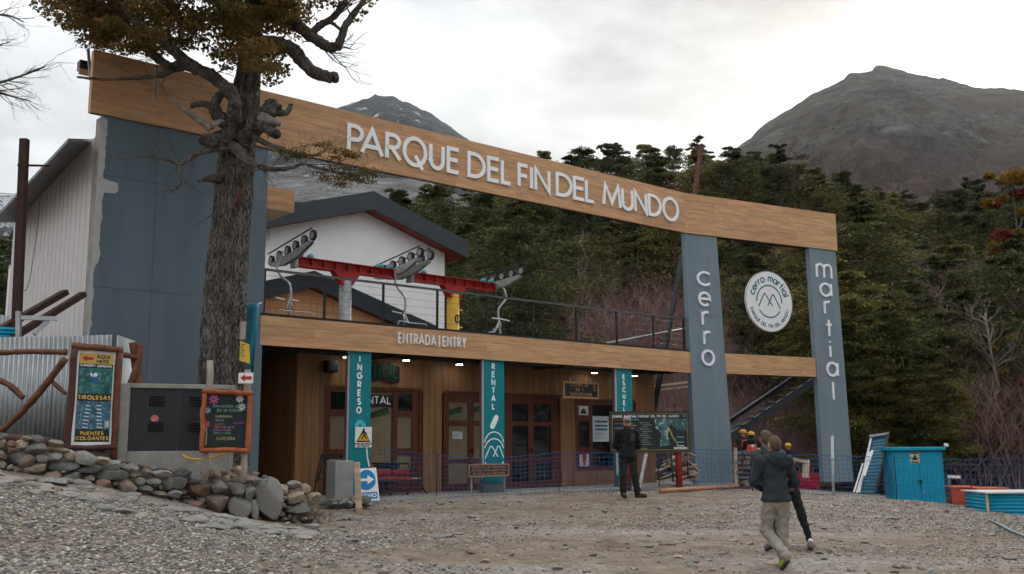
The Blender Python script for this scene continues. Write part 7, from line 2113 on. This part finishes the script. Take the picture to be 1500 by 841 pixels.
sh.mb().box(a[0], b[0], -.018, -.013, a[1], b[1]).build('warning_label', mat('label_yellow', (.55, .50, .22), .5), sh)
cx = (a[0] + b[0]) / 2; h_ = b[1] - a[1]
q = sh.mb(); q.prism([(cx - .08, a[1] + h_ * .3), (cx + .08, a[1] + h_ * .3), (cx, a[1] + h_ * .78)], -.022, -.0185); q.build('warning_triangle', m_black, sh)
q = sh.mb(); q.box(a[0] + .02, b[0] - .02, -.022, -.0185, a[1] + h_ * .84, b[1] - h_ * .05); q.box(a[0] + .02, b[0] - .02, -.022, -.0185, a[1] + h_ * .06, a[1] + h_ * .16); q.build('warning_bars', m_black, sh)
q = sh.mb(); a = S7_.uz(1386, 652, .3); q.disc((a[0], a[1]), .045, .26, .34, 14); q.build('lamp', m_white, sh)

# orange tubs, blue corrugated bin and other things past the net at the right
for k, (x0, x1, y0, y1, Y, lb) in enumerate(((1393, 1432, 715, 738, 25.5, 'orange plastic tub behind the net, nearer the shed'), (1434, 1475, 717, 742, 25.0, 'orange plastic tub half hidden by the corrugated bin'))):
    a = at(x0, y1, Y); b = at(x1, y0, Y); t = Thing('orange_tub', lb, 'tub', (a.x + .3, Y, a.z - .2), group='orange tubs behind the net')
    q = MB(t.e.location); z0 = a.z - .25; z1 = b.z
    q.hexa([(a.x + .06, Y, z0), (b.x - .06, Y, z0), (b.x - .06, Y + .6, z0), (a.x + .06, Y + .6, z0), (a.x, Y - .05, z1), (b.x, Y - .05, z1), (b.x, Y + .65, z1), (a.x, Y + .65, z1)]); q.build('body', m_orange, t)
    q = MB(t.e.location); q.box(a.x - .03, b.x + .03, Y - .08, Y + .68, z1 + .001, z1 + .04); q.build('rim', m_orange, t, bevel=.008)
bb = Thing('corrugated_bin', 'low bin of blue corrugated sheet with pale lid at the right edge', 'bin', at(1470, 755, 21.5))
Yb = 21.5; a = at(1446, 745, Yb); c = at(1575, 760, Yb); zt_ = at(1446, 723, Yb).z; zg = gz(a.x + .8, Yb) - .15
corrugated(bb, 'front_sheet', (a.x, Yb, 0), (c.x, Yb - .1, 0), zg, zt_, zg, zt_, .075, .012, m_blueshed, True)
corrugated(bb, 'side_sheet', (a.x - .01, Yb + 1.0, 0), (a.x - .01, Yb + .01, 0), zg, zt_, zg, zt_, .075, .012, m_blueshed, True)
q = MB(bb.e.location); q.box(a.x - .05, c.x, Yb - .12, Yb + 1.1, zt_ + .002, zt_ + .03); q.build('lid', mat('lid_pale', (.50, .50, .50), .55, metal=.2, var=.12), bb)
for dx in (.0, .72): 
    q = MB(bb.e.location); q.box(a.x + dx - .02, a.x + dx + .03, Yb - .035, Yb - .014, zg, zt_); q.build('corner_batten', m_timber if dx == 0 else MATS['slat_blue'], bb)
hz = Thing('blue_hose', 'pale blue plastic hose lying on the gravel at the right edge', 'hose', on_ground(1480, 778))
P = []
for x, y in ((1449, 763), (1455, 767), (1466, 772), (1480, 780), (1500, 788), (1530, 800)):
    p = on_ground(x, y); p.z = gz(p.x, p.y) + .03; P.append(p)
q = MB(hz.e.location); q.tube(smooth_path(P, 5), .022, 8); q.build('hose', mat('hose_blue', (.16, .24, .28), .5), hz, True)
sg = Thing('small_rail', 'short white board on a thin stake behind the net right of the shed', 'board', at(1390, 728, 25.6))
q = MB(sg.e.location); q.bar(at(1388, 698, 25.6), at(1407, 699, 25.6), .03, .07); q.build('board', m_white, sg)
q = MB(sg.e.location); q.bar(at(1391, 730, 25.62), at(1390, 700, 25.62), .05); q.build('stake', m_greypost, sg)
# ------------------------------------------------------------------ people
def surface_nets(vol, org, h):
    s = vol < 0
    c = [s[i:s.shape[0] - 1 + i, j:s.shape[1] - 1 + j, k:s.shape[2] - 1 + k] for i in (0, 1) for j in (0, 1) for k in (0, 1)]
    cnt = sum(x.astype(int) for x in c)
    act = (cnt > 0) & (cnt < 8)
    ids = -np.ones(act.shape, int); I = np.argwhere(act); ids[act] = np.arange(len(I))
    acc = np.zeros((len(I), 3)); n = np.zeros(len(I))
    cor = [(i, j, k) for i in (0, 1) for j in (0, 1) for k in (0, 1)]
    for a in cor:
        for ax in range(3):
            if a[ax]: continue
            b = list(a); b[ax] = 1
            va = vol[I[:, 0] + a[0], I[:, 1] + a[1], I[:, 2] + a[2]]; vb = vol[I[:, 0] + b[0], I[:, 1] + b[1], I[:, 2] + b[2]]
            m = (va < 0) != (vb < 0); t = va / np.where(m, va - vb, 1)
            p = np.tile(np.array(a, float), (len(I), 1)); p[:, ax] = t
            acc[m] += p[m]; n[m] += 1
    V = (I + acc / n[:, None]) * h + org
    Fq = []
    for ax in range(3):
        sl0 = [slice(None)] * 3; sl1 = [slice(None)] * 3; sl0[ax] = slice(0, -1); sl1[ax] = slice(1, None)
        ch = s[tuple(sl0)] != s[tuple(sl1)]
        E_ = np.argwhere(ch); flip = s[tuple(sl0)][ch]
        o = [i for i in range(3) if i != ax]
        ok = (E_[:, o[0]] > 0) & (E_[:, o[1]] > 0) & (E_[:, o[0]] < vol.shape[o[0]] - 1) & (E_[:, o[1]] < vol.shape[o[1]] - 1)
        E_ = E_[ok]; flip = flip[ok]
        def g(da, db):
            q = E_.copy(); q[:, o[0]] += da; q[:, o[1]] += db; return ids[q[:, 0], q[:, 1], q[:, 2]]
        Q = np.stack([g(-1, -1), g(0, -1), g(0, 0), g(-1, 0)], 1)
        if ax == 1: flip = ~flip
        Q[~flip] = Q[~flip][:, ::-1]
        Fq.append(Q)
    return V, np.concatenate(Fq)
def sdf_part(name, prims, m, parent, h=.016, k=.03, wr=0.0, cut=None):
    """prims: ('c', p0, p1, r0, r1, ysquash) tapered limb, ('e', centre, radii) ellipsoid; smooth union meshed as one skin"""
    lo = np.full(3, 1e9); hi = -lo
    for p in prims:
        if p[0] == 'c':
            r = max(p[3], p[4]) + .03
            for q in (p[1], p[2]): lo = np.minimum(lo, np.array(q) - r); hi = np.maximum(hi, np.array(q) + r)
        else:
            lo = np.minimum(lo, np.array(p[1]) - np.array(p[2]) - .03); hi = np.maximum(hi, np.array(p[1]) + np.array(p[2]) + .03)
    lo -= 2 * h; hi += 2 * h
    ax = [np.arange(lo[i], hi[i] + h, h) for i in range(3)]
    G = np.stack(np.meshgrid(*ax, indexing='ij'), -1).astype(np.float32)
    d = None
    for p in prims:
        if p[0] == 'c':
            a = np.array(p[1], np.float32); b = np.array(p[2], np.float32); sq = p[5] if len(p) > 5 else 1.0
            S = np.array([1, 1 / sq, 1], np.float32); Gs = (G - a) * S; ab = (b - a) * S
            t = np.clip((Gs @ ab) / max(1e-9, ab @ ab), 0, 1)
            e = np.linalg.norm(Gs - t[..., None] * ab, axis=-1) - (p[3] + (p[4] - p[3]) * t)
        else:
            r = np.array(p[2], np.float32); e = (np.linalg.norm((G - np.array(p[1], np.float32)) / r, axis=-1) - 1) * r.min()
        if d is None: d = e
        else:
            hh = np.clip(.5 + .5 * (d - e) / k, 0, 1); d = d * (1 - hh) + e * hh - k * hh * (1 - hh)
    if wr:
        wx = G[..., 0] + .05 * np.sin(G[..., 2] * 13 + G[..., 1] * 9); wz = G[..., 2] + .06 * np.sin(G[..., 0] * 15 - G[..., 1] * 11)
        d = d + wr * (np.sin(wz * 52 + 3 * np.sin(wx * 19)) * .45 + np.sin(wz * 27 - wx * 37 + 2 * np.sin(G[..., 1] * 20)) * .6 + np.abs(np.sin(wz * 19 + wx * 23)) * .8 - .4)
    if cut: 
        for n_, c_ in cut: d = np.maximum(d, G @ np.array(n_, float) - c_)
    V, Q = surface_nets(d, lo, h)
    return np_mesh(name, V, Q, m, True, parent)
m_skin = mat('skin', (.42, .24, .17), .55, var=.06)
def head_prims(c, f):
    """c: head centre, f: unit facing direction in x,y"""
    c = np.array(c); f = np.array([f[0], f[1], 0.0]); s = np.array([-f[1], f[0], 0])
    return [('e', c + f * 0.0 + np.array([0, 0, .02]), (.078, .095 if abs(f[1]) > .5 else .085, .11)), ('e', c + f * .035 - np.array([0, 0, .05]), (.058, .065, .07)),
            ('e', c + f * .098 - np.array([0, 0, .012]), (.017, .022, .024)), ('e', c + s * .08 + np.array([0, 0, -.005]), (.016, .022, .032)), ('e', c - s * .08 + np.array([0, 0, -.005]), (.016, .022, .032))]
def hand(w, d, side):
    """palm with five fingers, hanging from wrist w along d"""
    w = np.array(w, float); d = np.array(d, float); d /= np.linalg.norm(d); s = np.cross(d, [0, 1, 0]); s /= max(1e-6, np.linalg.norm(s))
    pr = [('c', w, w + d * .08, .03, .036, .6)]
    for k, (o, L) in enumerate(((-.030, .066), (-.010, .078), (.010, .074), (.030, .058))):
        b = w + d * .085 + s * o; m_ = b + d * L * .55; pr += [('c', b, m_, .0115, .011), ('c', m_, m_ + d * L * .4 + np.array([0, -.02, 0]), .011, .010)]
    pr += [('c', w + d * .03 + s * .03 * side, w + d * .07 + s * .058 * side, .013, .011), ('c', w + d * .07 + s * .058 * side, w + d * .10 + s * .056 * side, .011, .010)]
    return pr
def person(label, loc, rz, J, scale=1.0, m_top=None, m_leg=None, m_shoe=None, m_hair=None, face=(0, -1), hood=False, hair='short', res=.016, parts=('top', 'legs', 'shoes', 'hair'), bare_ankle=False):
    t = Thing('person', label, 'person', loc)
    t.e.rotation_euler = (0, 0, rz); t.e.scale = (scale,) * 3
    f = np.array([face[0], face[1], 0.0])
    h = np.array(J['head'], float); nk = np.array(J['neck'], float); ch = np.array(J['chest'], float); pv_ = np.array(J['pelvis'], float)
    body = head_prims(h, face) + [('c', nk - np.array([0, 0, .06]), h - np.array([0, 0, .05]), .055, .052), ('c', ch, pv_, .11, .105, .7), ('c', J['shL'], J['shR'], .06, .06)]
    for s in 'LR':
        body += [('c', J['sh' + s], J['el' + s], .045, .036), ('c', J['el' + s], J['wr' + s], .036, .026), ('c', J['hip' + s], J['kn' + s], .075, .052), ('c', J['kn' + s], J['an' + s], .050, .034), ('c', J['an' + s], J['toe' + s], .034, .028)]
        body += hand(J['wr' + s], np.array(J['wr' + s]) - np.array(J['el' + s]), 1 if s == 'L' else -1)
        body += [('c', ch + np.array([0, 0, .05]), J['sh' + s], .06, .05), ('c', pv_, J['hip' + s], .09, .08)]
    sdf_part('body', body, m_skin, t, max(.0135, res - .003), .02)
    for e_ in (-1, 1):
        sx = np.array([-f[1], f[0], 0]) * e_ * .032; q = MB(); c = h + f * .086 + sx + np.array([0, 0, .012]); bm_ = bmesh.new(); bmesh.ops.create_icosphere(bm_, subdivisions=2, radius=.012)
        q.add([tuple(np.array(v.co) + c) for v in bm_.verts], [[v.index for v in fc.verts] for fc in bm_.faces]); bm_.free(); q.build('eye', m_black, t, True)
    if 'top' in parts:
        top = [('c', ch + np.array([0, 0, .06]), pv_ + np.array([0, 0, .06]), .165, .165, .72), ('c', pv_ + np.array([0, 0, .10]), pv_ - np.array([0, 0, .10]), .17, .172, .78), ('c', pv_ + np.array([-.06, 0, -.06]), pv_ + np.array([.06, 0, -.06]), .152, .152, .92), ('c', J['shL'], J['shR'], .082, .082), ('c', nk - np.array([0, 0, .06]), nk + np.array([0, 0, .02]), .085, .07)]
        for s in 'LR': top += [('c', J['sh' + s], J['el' + s], .080, .062), ('c', J['el' + s], J['wr' + s], .062, .046)]
        if hood: top += [('e', nk + np.array([0, 0, .0]) - f * .085, (.125, .085, .075)), ('e', nk + np.array([0, 0, -.07]) - f * .12, (.10, .06, .09))]
        sdf_part('jacket', top, m_top, t, res, .045, .008, [((0, 0, -1), -(pv_[2] - J.get('hem', .08)))])
    if 'legs' in parts:
        lg = [('c', pv_ + np.array([0, 0, .05]), pv_ - np.array([0, 0, .04]), .148, .152, .75)]
        for s in 'LR': lg += [('c', J['hip' + s], J['kn' + s], J.get('th', .098), J.get('kr', .078)), ('c', J['kn' + s], J['an' + s], J.get('kr', .078), J.get('ar', .066))]
        sdf_part('trousers', lg, m_leg, t, res, .035, J.get('wr', .008))
    if 'shoes' in parts:
        for s in 'LR':
            a = np.array(J['an' + s], float); b = np.array(J['toe' + s], float); d = (b - a); d /= np.linalg.norm(d)
            sdf_part('shoe', [('c', a + np.array([0, 0, -.0]), a - d * .02 + np.array([0, 0, -.035]), .052, .05), ('c', a - d * .01 + np.array([0, 0, -.035]), b, .05, .044)], m_shoe, t, .013, .02)
            up = np.array([0, 0, 1.0]); 
            sdf_part('sole', [('c', a - d * .035 + np.array([0, 0, -.075]), b + np.array([0, 0, -.036]), .038, .034)], mat('sole_rubber', (.05, .05, .05), .8), t, .013, .02)
    if 'hair' in parts:
        sdf_part('hair', [('e', h + np.array([0, 0, .040]) - f * .018, (.090, .104, .100)), ('e', h - f * .055 + np.array([0, 0, .005]), (.076, .060, .095))], m_hair, t, .012, .02, .004,
                 [((face[0], face[1], -.75), float(np.dot(h, [face[0], face[1], -.75])) + .010)])
    return t
m_blackfleece = mat('black_fleece', (.010, .011, .013), .9, var=.25, scale=14, bump=.3, bscale=80)
m_darktrous = mat('dark_trousers', (.017, .015, .014), .85, var=.25, scale=8)
m_boot = mat('brown_boot', (.045, .028, .018), .7, var=.2)
# man in black, hands behind his back, facing the camera
g = on_ground(921, 729); 
J = dict(head=(.0, -.02, 1.64), neck=(0, 0, 1.50), chest=(0, 0, 1.30), pelvis=(.0, .02, .95), shL=(-.185, 0, 1.43), shR=(.185, 0, 1.43), elL=(-.27, .08, 1.15), elR=(.27, .09, 1.15), wrL=(-.10, .20, .99), wrR=(.10, .21, 1.01),
         hipL=(-.09, .02, .92), hipR=(.09, .02, .92), knL=(-.115, -.02, .50), knR=(.14, -.02, .51), anL=(-.115, .0, .10), anR=(.20, -.02, .10), toeL=(-.10, -.17, .045), toeR=(.36, -.10, .045), kr=.080, ar=.074, th=.100)
man = person('man in black fleece and cap standing with hands behind his back', g, 0.0, J, .965, m_blackfleece, m_darktrous, m_boot, mat('dark_hair', (.03, .02, .015), .8))
sdf_part('cap', [('e', (0, -.015, 1.725), (.098, .112, .062))], mat('cap_grey', (.26, .23, .20), .8, var=.2, scale=20), man, .012, .02, 0, [((0, 0, -1), -1.69)])
sdf_part('cap_brim', [('e', (0, -.13, 1.700), (.075, .075, .016))], mat('cap_brim', (.10, .085, .07), .8), man, .010, .01)
sdf_part('beard', [('e', (0, -.058, 1.575), (.066, .058, .052))], mat('beard', (.06, .03, .02), .9), man, .012, .02, .003)
sdf_part('glasses', [('e', (-.036, -.104, 1.655), (.030, .012, .020)), ('e', (.036, -.104, 1.655), (.030, .012, .020)), ('c', (-.02, -.108, 1.66), (.02, -.108, 1.66), .007, .007)], mat('orange_lens', (.45, .08, .01), .15), man, .009, .01)
q = MB(); q.box(.05, .16, -.142, -.125, 1.24, 1.42); q.build('chest_pocket', mat('pocket_grey', (.045, .04, .038), .8), man, bevel=.006)
# walking man in grey hoodie and khaki trousers, seen from behind
m_hood = mat('hoodie', (.026, .033, .040), .9, var=.18, scale=6, bump=.3, bscale=60)
m_khaki = mat('khaki', (.27, .245, .205), .85, var=.14, scale=6, bump=.2, bscale=12)
m_lime = mat('lime_shoe', (.30, .36, .04), .6, var=.15)
g = on_ground(1141, 833)
J = dict(head=(.01, .02, 1.66), neck=(0, .0, 1.51), chest=(0, 0, 1.31), pelvis=(.0, -.01, .96), shL=(-.19, 0, 1.44), shR=(.19, 0, 1.44), elL=(-.29, .02, 1.17), elR=(.29, .04, 1.16), wrL=(-.14, .20, 1.06), wrR=(.14, .20, 1.06),
         hipL=(-.09, -.01, .92), hipR=(.09, -.01, .92), knL=(-.12, .10, .50), knR=(.09, .06, .50), anL=(.04, -.26, .19), anR=(.085, .04, .11), toeL=(.00, -.16, .06), toeR=(.09, .21, .045), th=.100, kr=.084, ar=.074, wr=.010, hem=.06)
walker = person('young man in dark grey hoodie and khaki trousers walking away from the camera', g, .0, J, .95, m_hood, m_khaki, m_lime, mat('light_brown_hair', (.105, .066, .042), .8, var=.3, scale=30), face=(-.45, .89), hood=True)
# companion, mostly hidden behind him
g2 = on_ground(1170, 806)
J = dict(head=(-.43, .02, 1.70), neck=(-.41, .0, 1.55), chest=(-.36, 0, 1.33), pelvis=(-.22, 0, .97), shL=(-.58, .02, 1.46), shR=(-.22, .02, 1.46), elL=(-.60, .05, 1.18), elR=(-.06, .05, 1.18), wrL=(-.48, .22, 1.05), wrR=(-.14, .22, 1.05),
         hipL=(-.26, 0, .93), hipR=(-.04, 0, .93), knL=(-.36, .16, .52), knR=(.07, -.02, .52), anL=(-.42, -.18, .16), anR=(.17, -.06, .11), toeL=(-.50, -.02, .06), toeR=(.22, .10, .045), th=.09, kr=.068, ar=.044)
comp = person('companion in black leggings walking half hidden behind the hooded man', g2, 0.0, J, .94, mat('grey_top', (.06, .06, .062), .9), mat('black_leggings', (.010, .010, .012), .8), mat('grey_shoe', (.17, .15, .15), .7), mat('ash_hair', (.10, .07, .05), .8, var=.3, scale=30), face=(0, 1), hood=True)
for s, a in (('L', (-.42, -.18, .16)), ('R', (.17, -.06, .11))):
    sdf_part('sock', [('c', (a[0], a[1], a[2] + .02), (a[0] - .005, a[1], a[2] + .05), .043, .043)], m_white, comp, .012, .02)
# three site workers in helmets
m_vest = mat('orange_vest', (.75, .085, .03), .6, var=.08); m_navy = mat('navy_jacket', (.012, .014, .02), .9, var=.2)
def worker(label, px, py_top, Y, facing, vest, tilt=0):
    p = at(px, py_top, Y); gzz = gz(p.x, Y); sc = (p.z - gzz) / 1.80
    J = dict(head=(0, .0, 1.63), neck=(0, 0, 1.49), chest=(0, 0, 1.29), pelvis=(0, 0, .95), shL=(-.19, 0, 1.42), shR=(.19, 0, 1.42), elL=(-.26, facing * .12, 1.16), elR=(.26, facing * .12, 1.16), wrL=(-.15, facing * .32, 1.06), wrR=(.15, facing * .32, 1.06),
             hipL=(-.09, 0, .92), hipR=(.09, 0, .92), knL=(-.10, .02, .5), knR=(.10, .02, .5), anL=(-.11, 0, .1), anR=(.11, 0, .1), toeL=(-.11, facing * .17, .045), toeR=(.11, facing * .17, .045))
    t = person(label, (p.x, Y, gzz), tilt, J, sc, m_navy, m_darktrous, m_boot, MATS['dark_hair'], face=(0, facing), hood=True, res=.02)
    f_ = facing
    sdf_part('helmet', [('e', (0, 0, 1.715), (.118, .138, .092))], vest[1], t, .012, .02, 0, [((0, 0, -1), -1.69)])
    sdf_part('helmet_brim', [('e', (0, f_ * .02, 1.692), (.128, .165, .014))], vest[1], t, .010, .01)
    if vest[0]:
        sdf_part('vest', [('c', (0, 0, 1.36), (0, 0, 1.0), .176, .180, .76), ('c', (-.13, 0, 1.42), (.13, 0, 1.42), .086, .086)], m_vest, t, .016, .03, .003, [((0, 0, -1), -.92), ((0, 0, 1), 1.46)])
        q = MB(); q.prism([(0, 1.28), (.07, 1.35), (0, 1.42), (-.07, 1.35)], -f_ * .155 - .008, -f_ * .155 + .008); q.build('vest_patch', m_white, t)
    return t
m_hely = mat('helmet_yellow', (.62, .40, .03), .4, var=.06); m_helo = mat('helmet_orange', (.58, .26, .02), .4, var=.06)
worker('site worker in orange-yellow helmet behind the block stack at the column', 1088, 629, 30.2, -1, (True, m_helo), .5)
worker('site worker in yellow helmet and orange vest with white patch, back turned', 1100, 632, 29.7, 1, (True, m_hely))
worker('site worker in yellow helmet and dark jacket right of the walking men', 1154, 649, 29.5, -1, (False, m_hely))
# ------------------------------------------------------------------ thin haze over the whole valley
hzb = MB(); hzb.box(-1900, 1900, -300, 2150, -60, 640)
HAZE = 0.000075
hm = bpy.data.materials.new('haze'); hm.use_nodes = True
hn = hm.node_tree.nodes; hl = hm.node_tree.links
hn.remove(hn['Principled BSDF'])
pvn = hn.new('ShaderNodeVolumePrincipled'); pvn.inputs['Density'].default_value = HAZE; pvn.inputs['Anisotropy'].default_value = 0.6
pvn.inputs['Color'].default_value = (.93, .95, .97, 1)
hl.new(pvn.outputs[0], hn['Material Output'].inputs['Volume'])
haze = hzb.build('haze', hm)
tag(haze, 'thin pale haze in the valley air', 'haze', kind='stuff')
